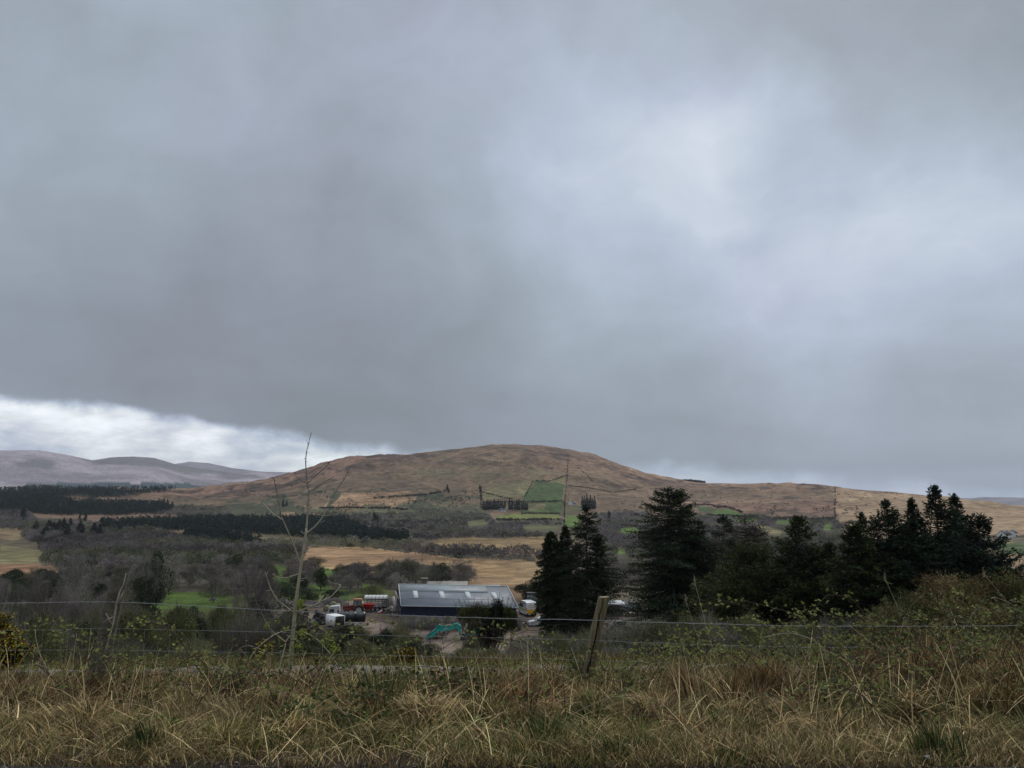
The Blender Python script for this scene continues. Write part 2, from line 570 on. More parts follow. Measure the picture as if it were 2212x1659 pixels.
# fields: (polygon, albedo)
GREEN = (.092, .145, .034); GREEN2 = (.068, .098, .036); OLIVE = (.185, .162, .082); OLIVE2 = (.115, .115, .052)
TAN = (.40, .265, .135); BROWN = (.24, .155, .085); RUST = (.215, .125, .075)
PASTURE = [
    (Z('3', [(1325, 300), (1505, 318), (1488, 428), (1240, 425), (1262, 388)]), GREEN2),
    (Z('3', [(1312, 300), (1262, 398), (1140, 402), (1005, 420), (1000, 372), (1105, 325), (1200, 312)]), OLIVE),
    (Z('3', [(1400, 302), (1440, 290), (1508, 272), (1505, 320)]), OLIVE),
    (Z('3', [(1330, 434), (1492, 428), (1490, 502), (1235, 498), (1252, 478)]), (.080, .118, .036)),
    (Z('3', [(1150, 432), (1325, 432), (1245, 470), (1150, 470)]), OLIVE2),
    (Z('3', [(1340, 440), (1400, 436), (1380, 470), (1290, 490), (1270, 480)]), OLIVE),
    (Z('3', [(900, 550), (1000, 540), (1040, 560), (960, 578), (900, 575)]), OLIVE2),
    (Z('3', [(1078, 518), (1150, 503), (1475, 505), (1480, 536), (1100, 540)]), (.15, .165, .050)),
    (Z('3', [(1260, 575), (1470, 573), (1455, 610), (1250, 600)]), OLIVE2),
    (Z('3', [(1508, 512), (1588, 512), (1590, 582), (1503, 585)]), GREEN),
    (Z('3', [(1515, 460), (1620, 450), (1600, 500), (1515, 500)]), OLIVE2),
    (Z('3', [(640, 392), (725, 390), (722, 410), (650, 412)]), GREEN2),
    (Z('4', [(760, 555), (810, 532), (880, 522), (960, 545), (940, 572), (820, 575)]), GREEN),
    (Z('4', [(740, 700), (865, 700), (860, 732), (735, 732)]), GREEN),
    (Z('4', [(1370, 358), (1500, 365), (1525, 400), (1400, 408)]), GREEN2),
    (Z('4', [(1495, 415), (1560, 380), (1640, 388), (1742, 425), (1735, 445), (1500, 432)]), GREEN),
    (Z('4', [(1640, 467), (1830, 455), (1880, 470), (1720, 482)]), GREEN),
    (Z('4', [(1800, 505), (1950, 520), (2090, 572), (1960, 580), (1850, 530)]), OLIVE),
    (Z('5', [(0, 455), (60, 455), (125, 470), (60, 482), (0, 480)]), GREEN),
    (Z('5', [(228, 478), (350, 468), (512, 475), (480, 502), (260, 502)]), GREEN),
    (Z('5', [(600, 535), (650, 495), (705, 490), (700, 540), (620, 557)]), GREEN),
    (Z('5', [(1990, 625), (2090, 620), (2100, 650), (1990, 670)]), OLIVE),
    (Z('5', [(1985, 665), (2191, 640), (2191, 735), (2030, 735)]), GREEN2),
    (Z('1', [(92, 48), (160, 40), (262, 46), (300, 120), (270, 200), (120, 205)]), GREEN),
    (Z('1', [(420, 55), (470, 52), (562, 70), (560, 132), (400, 132)]), GREEN),
    (Z('1', [(350, 175), (520, 165), (510, 235), (370, 235)]), GREEN),
    (Z('1', [(715, 162), (895, 172), (885, 212), (735, 205)]), GREEN),
    (Z('1', [(745, 118), (862, 112), (865, 156), (755, 150)]), GREEN),
    (Z('1', [(560, 210), (640, 215), (640, 290), (540, 290)]), GREEN2),
    (Z('6', [(1020, 540), (1080, 420), (1250, 378), (1520, 378), (1660, 430), (1620, 500), (1220, 500)]), GREEN),
    (Z('6', [(1420, 260), (1510, 215), (1560, 210), (1500, 290), (1430, 290)]), GREEN2),
    (Z('6', [(1960, 180), (2040, 185), (2040, 330), (1970, 300)]), GREEN),
]
HEATH = [
    (Z('1', [(-40, 20), (330, 20), (600, 50), (900, 90), (930, 260), (640, 310), (-40, 310)]), (.105, .130, .042)),
    (Z('6', [(1000, 190), (2040, 200), (2040, 540), (1500, 560), (1000, 560)]), (.105, .125, .042)),
    (Z('6', [(-40, 400), (1000, 400), (1100, 900), (-40, 900)]), (.105, .105, .045)),
    (Z('3', [(0, 715), (350, 718), (640, 752), (800, 790), (1290, 790), (1290, 900), (-50, 900), (-50, 720)]), TAN),
    (Z('3', [(640, 682), (760, 660), (1180, 650), (1400, 655), (1380, 770), (1250, 770), (1000, 722), (850, 742)]), (.25, .175, .09)),
    (Z('1', [(680, -30), (2000, -30), (1960, 140), (1820, 124), (1500, 108), (1280, 96), (1000, 20), (780, 50)]), TAN),
    (Z('1', [(700, -70), (1200, -60), (1300, 30), (1000, 40), (780, 50)]), (.30, .19, .11)),
    (Z('1', [(1100, 96), (1280, 96), (1500, 110), (1820, 124), (1960, 150), (1960, 290), (1700, 290), (1450, 170), (1100, 170)]), (.27, .18, .105)),
    (Z('1', [(1350, -40), (2000, -40), (1960, 90), (1700, 45), (1500, 20)]), (.31, .215, .115)),
    (Z('4', [(720, 810), (860, 808), (850, 900), (700, 900)]), TAN),
    (Z('4', [(-40, 600), (215, 605), (200, 790), (-40, 790)]), (.25, .175, .09)),
    (Z('4', [(-40, 785), (150, 790), (150, 990), (-40, 990)]), (.32, .22, .12)),
    (Z('2', [(160, 517), (700, 515), (1212, 546), (900, 556), (250, 542)]), (.19, .125, .085)),
    (Z('2', [(880, 597), (1090, 596), (1240, 632), (1000, 622)]), (.25, .17, .11)),
    (Z('2', [(1600, 700), (2212, 735), (2300, 800), (1600, 800)]), (.34, .215, .12)),
    (Z('2', [(-20, 585), (150, 610), (130, 665), (-20, 660)]), (.20, .15, .085)),
    (Z('6', [(-20, 30), (190, 50), (310, 65), (390, 160), (-20, 165)]), OLIVE),
    (Z('6', [(-20, 165), (370, 172), (440, 200), (430, 350), (-20, 372)]), (.25, .145, .085)),
    (Z('5', [(715, 215), (1100, 262), (1500, 280), (2260, 360), (2260, 580), (2030, 590), (1500, 560), (760, 645)]), (.315, .220, .135)),
    (Z('5', [(2080, 730), (2260, 730), (2260, 960), (2110, 960)]), (.26, .18, .11)),
    (Z('2', [(1735, 495), (1850, 405), (2300, 395), (2300, 480), (2100, 470)]), (.34, .22, .13)),
    (Z('3', [(360, 612), (400, 600), (490, 605), (480, 630), (400, 632)]), (.30, .22, .12)),
]
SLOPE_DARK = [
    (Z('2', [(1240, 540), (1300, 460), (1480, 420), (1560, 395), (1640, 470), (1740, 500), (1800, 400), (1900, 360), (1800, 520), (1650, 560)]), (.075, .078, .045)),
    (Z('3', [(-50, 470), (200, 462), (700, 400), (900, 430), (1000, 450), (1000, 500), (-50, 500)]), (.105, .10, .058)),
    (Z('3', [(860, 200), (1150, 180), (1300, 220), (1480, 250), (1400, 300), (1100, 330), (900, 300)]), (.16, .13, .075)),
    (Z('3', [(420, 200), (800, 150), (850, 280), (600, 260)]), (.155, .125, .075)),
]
CONIF = [
    Z('2', [(-60, 400), (280, 425), (330, 440), (520, 452), (200, 455), (-60, 455)]),
    Z('2', [(-60, 372), (60, 372), (150, 362), (280, 366), (600, 372), (700, 380), (930, 372), (985, 372), (840, 395), (700, 412), (500, 425), (420, 410), (300, 440), (-60, 440)]),
    Z('2', [(-60, 448), (200, 440), (860, 455), (965, 470), (945, 492), (850, 515), (250, 515), (120, 500), (-60, 488)]),
    Z('2', [(760, 560), (1000, 548), (1650, 540), (1850, 548), (1960, 580), (2050, 620), (2240, 655), (2240, 686), (1980, 672), (1560, 625), (1200, 610), (900, 600)]),
    Z('2', [(1015, 655), (1060, 613), (1240, 650), (1450, 690), (1300, 695)]),
    Z('2', [(550, 560), (760, 560), (850, 600), (640, 610), (560, 590)]),
    Z('3', [(-60, 535), (120, 530), (240, 575), (260, 600), (530, 650), (540, 685), (300, 680), (-60, 640)]),
]
DECID = [
    Z('3', [(-60, 500), (170, 503), (500, 500), (700, 482), (1010, 500), (1080, 560), (1230, 560), (1240, 610), (1420, 640), (1200, 652), (800, 650), (640, 670), (520, 640), (250, 570)]),
    Z('3', [(-60, 640), (300, 690), (540, 690), (640, 722), (860, 740), (1350, 765), (1350, 790), (800, 778), (350, 718), (-60, 700)]),
    Z('3', [(1090, 540), (1490, 538), (1490, 572), (1100, 572)]),
    Z('3', [(1220, 605), (1455, 612), (1430, 650), (1220, 648)]),
    Z('4', [(560, 420), (700, 400), (1000, 400), (1060, 480), (1060, 700), (740, 690), (700, 560), (620, 480)]),
    Z('4', [(700, 735), (870, 735), (870, 806), (720, 806)]),
    Z('4', [(-60, 740), (140, 745), (150, 790), (-60, 785)]),
    Z('4', [(1350, 415), (1640, 435), (1800, 440), (2000, 465), (2191, 500), (2191, 560), (1900, 600), (1900, 700), (1500, 700)]),
    Z('m', [(1270, 1150), (1330, 1120), (1400, 1135), (1500, 1150), (1650, 1165), (1830, 1180), (1900, 1175), (2100, 1195), (2100, 1262), (1700, 1268), (1290, 1262), (1340, 1240), (1400, 1215), (1310, 1212)]),
    Z('m', [(300, 1235), (420, 1225), (590, 1228), (700, 1240), (800, 1250), (858, 1262), (858, 1275), (700, 1270), (560, 1290), (400, 1280), (300, 1275)]),
    Z('m', [(0, 1270), (200, 1265), (290, 1285), (290, 1310), (0, 1310)]),
    Z('m', [(830, 1235), (900, 1222), (960, 1228), (1010, 1250), (1010, 1262), (850, 1265)]),
    Z('5', [(0, 430), (250, 450), (700, 462), (790, 520), (765, 640), (680, 690), (450, 600), (150, 560), (0, 520)]),
    Z('2', [(-60, 490), (130, 500), (240, 545), (560, 560), (640, 600), (900, 605), (1000, 625), (1200, 640), (1450, 690), (1700, 690), (1640, 800), (250, 800), (230, 690), (130, 660), (130, 610), (-60, 590)]),
    Z('2', [(860, 500), (1000, 470), (1240, 480), (1300, 540), (1200, 545), (860, 515)]),
    Z('6', [(300, 60), (1000, 30), (1400, 60), (1700, 110), (2040, 130), (2040, 185), (1850, 200), (1500, 210), (1200, 205), (1020, 330), (1000, 380), (450, 350), (430, 200), (330, 150)]),
]
FIELDMASK = [p for p, c in PASTURE] + [Z('2', [(160, 517), (700, 515), (1212, 546), (900, 556), (250, 542)]), Z('2', [(880, 597), (1090, 596), (1240, 632), (1000, 622)])]


def landcol(x, y, z):
    """real colour of the ground cover at each point"""
    r = np.hypot(x, y)
    dz = z - EYE
    fw = CP * y + SP * dz
    px = 512 + F * x / np.maximum(fw, 1e-3)
    py = 384 - F * (CP * dz - SP * y) / np.maximum(fw, 1e-3)
    front = (fw > 1) & (r > 118)
    nse = fbm(px, py * 2.2, 26, 5, .6); nse2 = fbm(px + 400, py * 2.2, 26, 5, .6)
    jx = px + 9 * nse; jy = py + 3.4 * nse2
    qx_ = px + 1.6 * nse; qy_ = py + .8 * nse2
    n1 = fbm(x, y, 260, 5, .6); n2 = fbm(x, y, 55, 4, .6); n3 = fbm(x + 500, y, 700, 3)
    t = lambda a: a[:, None]
    rust = np.array((.245, .150, .105)); tanh = np.array((.345, .225, .145)); dark = np.array((.105, .075, .056)); oli = np.array((.155, .118, .072))
    c = np.tile(rust, (len(x), 1))
    c = c + t(sst(.0, .5, n1 + .4 * n2)) * (tanh - c)
    c = c + t(.95 * sst(.06, .30, -n2 - .4 * n1)) * (dark - c)
    gul = np.abs(fbm(x, y * .55, 330, 5, .6))
    c = c + t(.75 * (1 - sst(.0, .035, gul))) * (dark * .8 - c)
    c = c * .86 * t(1 + .55 * fbm(x, y * .5, 24, 3))
    c = c + t(.7 * sst(.05, .4, n3 + .3 * n2)) * (oli - c)
    # valley floor between fields
    vf = 1 - sst(1150, 1500, r)
    c = c + t(vf) * (np.array((.115, .095, .06)) + t(.05 * n2) - c)
    for q_, (poly, col) in enumerate(HEATH + SLOPE_DARK + PASTURE):
        if q_ < len(HEATH): m = inpoly(jx, jy, poly) & front
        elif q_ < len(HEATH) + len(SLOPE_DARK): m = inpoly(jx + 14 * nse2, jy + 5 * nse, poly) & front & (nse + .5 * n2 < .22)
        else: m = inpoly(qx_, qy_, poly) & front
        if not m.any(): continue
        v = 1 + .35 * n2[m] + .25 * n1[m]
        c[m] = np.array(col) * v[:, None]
        if col[0] > .24:
            q = sst(.12, .4, fbm(x[m] * 1.0, y[m] * .45, 40, 4, .6))
            c[m] = c[m] + t(.45 * q) * (np.array((.17, .11, .065)) - c[m])
    for poly in CONIF:
        m = inpoly(jx, jy, poly) & front
        c[m] = (.022, .028, .018)
    for poly in DECID:
        m = inpoly(jx, jy, poly) & front
        fm = np.zeros(len(x), bool)
        for q in FIELDMASK: fm |= inpoly(px, py, q)
        m &= ~fm
        c[m] = np.array((.085, .075, .055)) * t(1 + .4 * n2[m])
    # scree of dark hedgebanks and gullies on the flank
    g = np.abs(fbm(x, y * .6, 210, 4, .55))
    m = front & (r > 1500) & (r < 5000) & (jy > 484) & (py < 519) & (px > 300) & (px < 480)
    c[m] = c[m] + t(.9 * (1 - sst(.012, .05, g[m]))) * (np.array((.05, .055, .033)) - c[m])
    # far ranges
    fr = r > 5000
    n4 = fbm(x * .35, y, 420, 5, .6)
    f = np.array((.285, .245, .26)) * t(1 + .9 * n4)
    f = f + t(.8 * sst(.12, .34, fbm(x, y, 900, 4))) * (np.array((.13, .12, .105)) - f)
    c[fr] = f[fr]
    m = fr & (py > 483) & (px < 260) & (fbm(x * .3, y, 500, 3) > -.12)
    c[m] = (.035, .055, .05)
    # yard earth
    ex_ = 14 * fbm(x, y, 11, 4)
    yd = (r > 109) & (r < 196) & (px + ex_ > 300) & (px + ex_ < 636) & (fw > 1) & (py > 601 + 4 * fbm(x, y, 9, 3)) & ((py > 606) | (px > 330))
    yn = fbm(x, y, 14, 5, .65)
    c[yd] = (np.array((.205, .160, .130)) * t(1 + .5 * yn))[yd]
    pd = yd & (fbm(x + 40, y, 22, 4) > .14)
    c[pd] *= np.array((.62, .60, .60))
    # slope from the fence down to the yard: rough pasture under scrub
    nr = (r < 109) & (y > 4.8)
    sl = np.array((.085, .085, .042)) * t(1 + .5 * fbm(x, y, 6, 4))
    c[nr] = sl[nr]
    gr = (y > 21.3) & (y < 26.5) & (r < 60)
    c[gr] = (np.array((.085, .12, .035)) * t(1 + .5 * fbm(x, y, 2, 4)))[gr]
    ve = (y <= 18.5) & (r < 60)
    c[ve] = (np.array((.055, .042, .029)) * t(1 + .7 * fbm(x, y, .4, 4)))[ve]
    return np.clip(c, .01, .8)


def polar_sheet():
    az = np.radians(np.concatenate([np.arange(-180, -48, 4.0), np.linspace(-48, 48, 1180), np.arange(52, 180, 4.0)]))
    rr = np.concatenate([[.5, 2, 3.5], np.arange(4.6, 12, .1), np.geomspace(12, 105, 130), np.linspace(106, 230, 130), np.geomspace(232, 1200, 190),
                         np.linspace(1205, 3300, 330), np.geomspace(3330, 16000, 130)])
    A, RR = np.meshgrid(az, rr)
    X = np.sin(A) * RR; Y = np.cos(A) * RR
    x = X.ravel(); y = Y.ravel()
    z = H(x, y)
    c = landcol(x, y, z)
    n = len(az); k = len(rr)
    i = np.arange(k - 1)[:, None] * n; j = np.arange(n)[None, :]; j2 = (j + 1) % n
    Q = np.stack([i + j, i + n + j, i + n + j2, i + j2], -1).reshape(-1, 4)
    mb = MB()
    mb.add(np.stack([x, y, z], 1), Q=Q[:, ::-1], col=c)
    mb.add([(0, 0, 0)] , col=(.1, .1, .1))
    fan = [(len(x), (q + 1) % n, q) for q in range(n)]
    mb.T.append(np.array(fan))
    return mb


# ground material: attribute colour broken up at every scale, with bump
def ground_material():
    m = bpy.data.materials.new('ground_cover')
    m.use_nodes = True
    t = m.node_tree
    b = t.nodes['Principled BSDF']
    b.inputs['Roughness'].default_value = .95
    b.inputs['Specular IOR Level'].default_value = .1
    tc = t.nodes.new('ShaderNodeTexCoord')
    a = t.nodes.new('ShaderNodeAttribute'); a.attribute_name = 'Col'
    c = a.outputs['Color']
    for sc_, lo, hi, de in ((.9, .78, 1.24, 6), (.07, .50, 1.52, 10), (.014, .80, 1.18, 6)):
        n = noise_(tc.outputs['Object'], sc_, de, .68, nt=t)
        r = t.nodes.new('ShaderNodeMapRange')
        t.links.new(n, r.inputs[0]); r.inputs[1].default_value = .33; r.inputs[2].default_value = .67
        r.inputs[3].default_value = lo; r.inputs[4].default_value = hi
        v = t.nodes.new('ShaderNodeVectorMath'); v.operation = 'SCALE'
        t.links.new(c, v.inputs[0]); t.links.new(r.outputs[0], v.inputs['Scale'])
        c = v.outputs[0]
    t.links.new(c, b.inputs['Base Color'])
    n = noise_(tc.outputs['Object'], .25, 9, .7, nt=t)
    bp = t.nodes.new('ShaderNodeBump'); bp.inputs['Strength'].default_value = .7; bp.inputs['Distance'].default_value = 1.0
    t.links.new(n, bp.inputs['Height']); t.links.new(bp.outputs[0], b.inputs['Normal'])
    return m


GM = ground_material()
gb = polar_sheet()
terrain = gb.build('terrain', GM, smooth=True)
tag(terrain, kind='structure')


# ================================================================ vegetation tools
def rnd(a, b, n=None, g=RNG):
    return g.uniform(a, b, n)


def unit(v):
    return v / (np.linalg.norm(v, axis=-1, keepdims=True) + 1e-12)


def rdir(n, g=RNG):
    return unit(g.normal(size=(n, 3)))


def slivers(mb, p, d, ln, w, col, g=RNG):
    """thin triangles from p along d"""
    n = len(p)
    s = unit(np.cross(d, rdir(n, g))) * (np.broadcast_to(w, (n,))[:, None] * .5)
    V = np.stack([p - s, p + s, p + d * np.broadcast_to(ln, (n,))[:, None]], 1).reshape(-1, 3)
    c = np.repeat(np.broadcast_to(col, (n, 3)), 3, axis=0)
    mb.add(V, T=np.arange(3 * n).reshape(-1, 3), col=c)


def cards(mb, p, d, ln, w, col, g=RNG, nrm=None):
    """leaf-shaped quads centred at p, long axis d"""
    n = len(p)
    q = rdir(n, g) if nrm is None else nrm
    s = unit(np.cross(d, q)) * (np.broadcast_to(w, (n,))[:, None] * .5)
    l = d * np.broadcast_to(ln, (n,))[:, None]
    V = np.stack([p - l * .5, p + s - l * .05, p + l * .5, p - s - l * .05], 1).reshape(-1, 3)
    c = np.repeat(np.broadcast_to(col, (n, 3)), 4, axis=0)
    mb.add(V, Q=np.arange(4 * n).reshape(-1, 4), col=c)


def segs(mb, a, b, ra, rb, col, n=4):
    """many separate tapered limbs"""
    a = np.asarray(a, float); b = np.asarray(b, float)
    k = len(a)
    d = unit(b - a)
    u = unit(np.cross(d, np.tile((.31, .23, .92), (k, 1)))); v = np.cross(d, u)
    t = np.arange(n) / n * 2 * np.pi
    ring = np.cos(t)[None, :, None] * u[:, None] + np.sin(t)[None, :, None] * v[:, None]
    V = np.concatenate([a[:, None] + ring * np.broadcast_to(ra, (k,))[:, None, None], b[:, None] + ring * np.broadcast_to(rb, (k,))[:, None, None]], 1)
    base = np.arange(k)[:, None] * 2 * n
    j = np.arange(n)[None]; j2 = (j + 1) % n
    Q = np.stack([base + j, base + j2, base + n + j2, base + n + j], -1).reshape(-1, 4)
    c = np.repeat(np.broadcast_to(col, (k, 3)), 2 * n, axis=0)
    mb.add(V.reshape(-1, 3), Q=Q, col=c)


M_leaf = mat_('foliage', None, rough=.85, trans=.12, spec=.04)
M_leafo = mat_('scrub_foliage', None, rough=.8, trans=.12, spec=.15, obvar=.25)
M_bark = mat_('bark', None, rough=.9, var=.3, vscale=6, bump=.4)
M_twig = mat_('bare_twigs', None, rough=.9, spec=.1, obvar=.35)
M_grass = mat_('grass_blades', None, rough=.8, trans=.22, spec=.14)


# ---- bare deciduous tree, unit: metres, height about h
def bare_tree_mb(seed, h=8.0, spread=.42, trunks=1, twig=(.115, .10, .085), bark=(.16, .145, .12), ntw=10, pale=0.0, lev=4):
    g = np.random.default_rng(seed)
    tr = MB(); cr = MB()
    A = []; B = []; RA = []; RB = []
    tips = []

    def grow(p, d, ln, r, k):
        n = 3
        q = p
        for i in range(n):
            d2 = unit(d + g.normal(size=3) * .16 + np.array([0, 0, .05]))
            e = q + d2 * ln / n
            A.append(q); B.append(e); RA.append(r * (1 - .3 * i / n)); RB.append(r * (1 - .3 * (i + 1) / n))
            q = e; d = d2
            if k < lev and i >= 1:
                sd = unit(d + g.normal(size=3) * .75 + np.array([0, 0, .15]))
                grow(q, sd, ln * g.uniform(.55, .8), r * .5, k + 1)
        if k >= lev:
            tips.append((q, d, ln))
            return
        for _ in range(2 if k else 3):
            sd = unit(d + g.normal(size=3) * (.55 + spread * .4) + np.array([0, 0, .10]))
            grow(q, sd, ln * g.uniform(.6, .85), r * .62, k + 1)
    for t in range(trunks):
        d = unit(np.array([g.normal() * .25 * (trunks > 1) + g.normal() * .06, g.normal() * .25 * (trunks > 1), 1.0]))
        grow(np.array([g.normal() * .04 * (trunks > 1), g.normal() * .04 * (trunks > 1), -.3]), d, h * .30, h * .022 / math.sqrt(trunks), 0)
    A_, B_, RA_, RB_ = map(np.array, (A, B, RA, RB))
    thick = RA_ > h * .006
    segs(tr, A_[thick], B_[thick], RA_[thick], RB_[thick], bark)
    segs(cr, A_[~thick], B_[~thick], np.maximum(RA_[~thick], .012), np.maximum(RB_[~thick], .008), np.array(bark) * .9, n=3)
    tp = np.array([t[0] for t in tips]); td = np.array([t[1] for t in tips])
    P_ = np.repeat(tp, ntw, axis=0) + g.normal(size=(len(tp) * ntw, 3)) * h * .022
    D_ = unit(np.repeat(td, ntw, axis=0) + g.normal(size=P_.shape) * .6 + np.array([0, 0, .12]))
    c = np.array(twig) * g.uniform(.7, 1.35, (len(P_), 1))
    if pale:
        m = g.random(len(P_)) < pale
        c[m] = np.array((.30, .29, .26)) * g.uniform(.8, 1.2, (m.sum(), 1))
    slivers(cr, P_ - D_ * .1, D_, g.uniform(.4, 1.1, len(P_)) * h / 8, .035 * h / 8, c, g)
    return tr, cr


# ---- evergreen or ivy-clad mass
def leafy_mb(seed, h=4.0, w=4.0, n=5000, leaf=.16, col=(.035, .05, .022), lobes=9, twigs=400, twigc=(.13, .115, .09), base=.0, droop=0.0):
    g = np.random.default_rng(seed)
    tr = MB(); cr = MB()
    cen = []
    for i in range(lobes):
        a = g.uniform(0, 2 * math.pi); rr = math.sqrt(g.random()) * w * .34
        zz = g.uniform(.28, .80) * h
        rr *= (1.1 - .5 * zz / h)
        s = g.uniform(.18, .30) * w
        cen.append((rr * math.cos(a), rr * math.sin(a), base + zz, s, s * g.uniform(.6, .95) * h / w * 1.1))
    cen.append((0, 0, h - .17 * h, .16 * w, .17 * h))
    cen = np.array(cen)
    k = g.integers(0, len(cen), n)
    d = rdir(n, g)
    rad = g.uniform(.55, 1.08, n) ** .6
    p = cen[k, :3] + d * (np.stack([cen[k, 3], cen[k, 3], cen[k, 4]], 1)) * rad[:, None]
    p[:, 2] = np.maximum(p[:, 2], .05 + g.random(n) * .2)
    dd = unit(d + g.normal(size=(n, 3)) * .6 + np.array([0, 0, .2 - droop]))
    c = np.array(col) * g.uniform(.55, 1.6, (n, 1)) * np.where(g.random((len(cen), 1)) < .5, .85, 1.15)[k]
    cards(cr, p, dd, g.uniform(.7, 1.3, n) * leaf, leaf * .6, c, g)
    if twigs:
        kk = g.integers(0, len(cen), twigs)
        d = unit(rdir(twigs, g) + np.array([0, 0, .5]))
        p = cen[kk, :3] + d * (np.stack([cen[kk, 3], cen[kk, 3], cen[kk, 4]], 1)) * .8
        slivers(cr, p, d, g.uniform(.2, .5, twigs) * w * .3, .03 * w / 4, np.array(twigc) * g.uniform(.6, 1.4, (twigs, 1)), g)
    for c_ in cen[:5]:
        tr.tube([(0, 0, -.3), (c_[0] * .3, c_[1] * .3, c_[2] * .4), (c_[0], c_[1], c_[2])], [.035 * w * .4, .025 * w * .4, .008 * w * .4], 5, (.12, .10, .075))
    return tr, cr


# ---- low twiggy thicket
def scrub_mb(seed, h=3.0, w=4.0, n=2600, col=(.12, .105, .08), leaf=0, leafc=(.09, .12, .035)):
    g = np.random.default_rng(seed)
    cr = MB(); tr = MB()
    a = g.uniform(0, 2 * np.pi, n); rr = np.sqrt(g.random(n)) * w * .5
    lump = .68 + .42 * vnoise(np.cos(a) * 2 + seed, rr + np.sin(a) * 2)
    z = g.random(n) ** .7 * h * np.sqrt(np.clip(1 - (rr / (w * .52)) ** 2, 0.02, 1)) * lump * 1.2
    p = np.stack([rr * np.cos(a), rr * np.sin(a), z], 1)
    d = unit(np.stack([np.cos(a) * rr / w, np.sin(a) * rr / w, np.full(n, .55)], 1) + g.normal(size=(n, 3)) * .45)
    slivers(cr, p, d, g.uniform(.25, .9, n) * h / 3, .028 * h / 3, np.array(col) * g.uniform(.5, 1.7, (n, 1)), g)
    m = n // 10
    st = np.stack([g.normal(size=m) * w * .16, g.normal(size=m) * w * .16, np.full(m, -.2)], 1)
    en = st * 2.1 + np.stack([g.normal(size=m) * .3, g.normal(size=m) * .3, g.uniform(.5, .95, m) * h + .2], 1)
    mid = (st + en) / 2 + g.normal(size=(m, 3)) * .2
    segs(tr, st, mid, .03 * h / 3, .02 * h / 3, np.array((.15, .135, .11)), 3)
    segs(tr, mid, en, .02 * h / 3, .006, np.array((.15, .135, .11)), 3)
    if leaf:
        i = g.integers(0, n, leaf)
        cards(cr, p[i] + d[i] * .3, rdir(leaf, g), .09 * h / 3, .06 * h / 3, np.array(leafc) * g.uniform(.6, 1.5, (leaf, 1)), g)
    return tr, cr


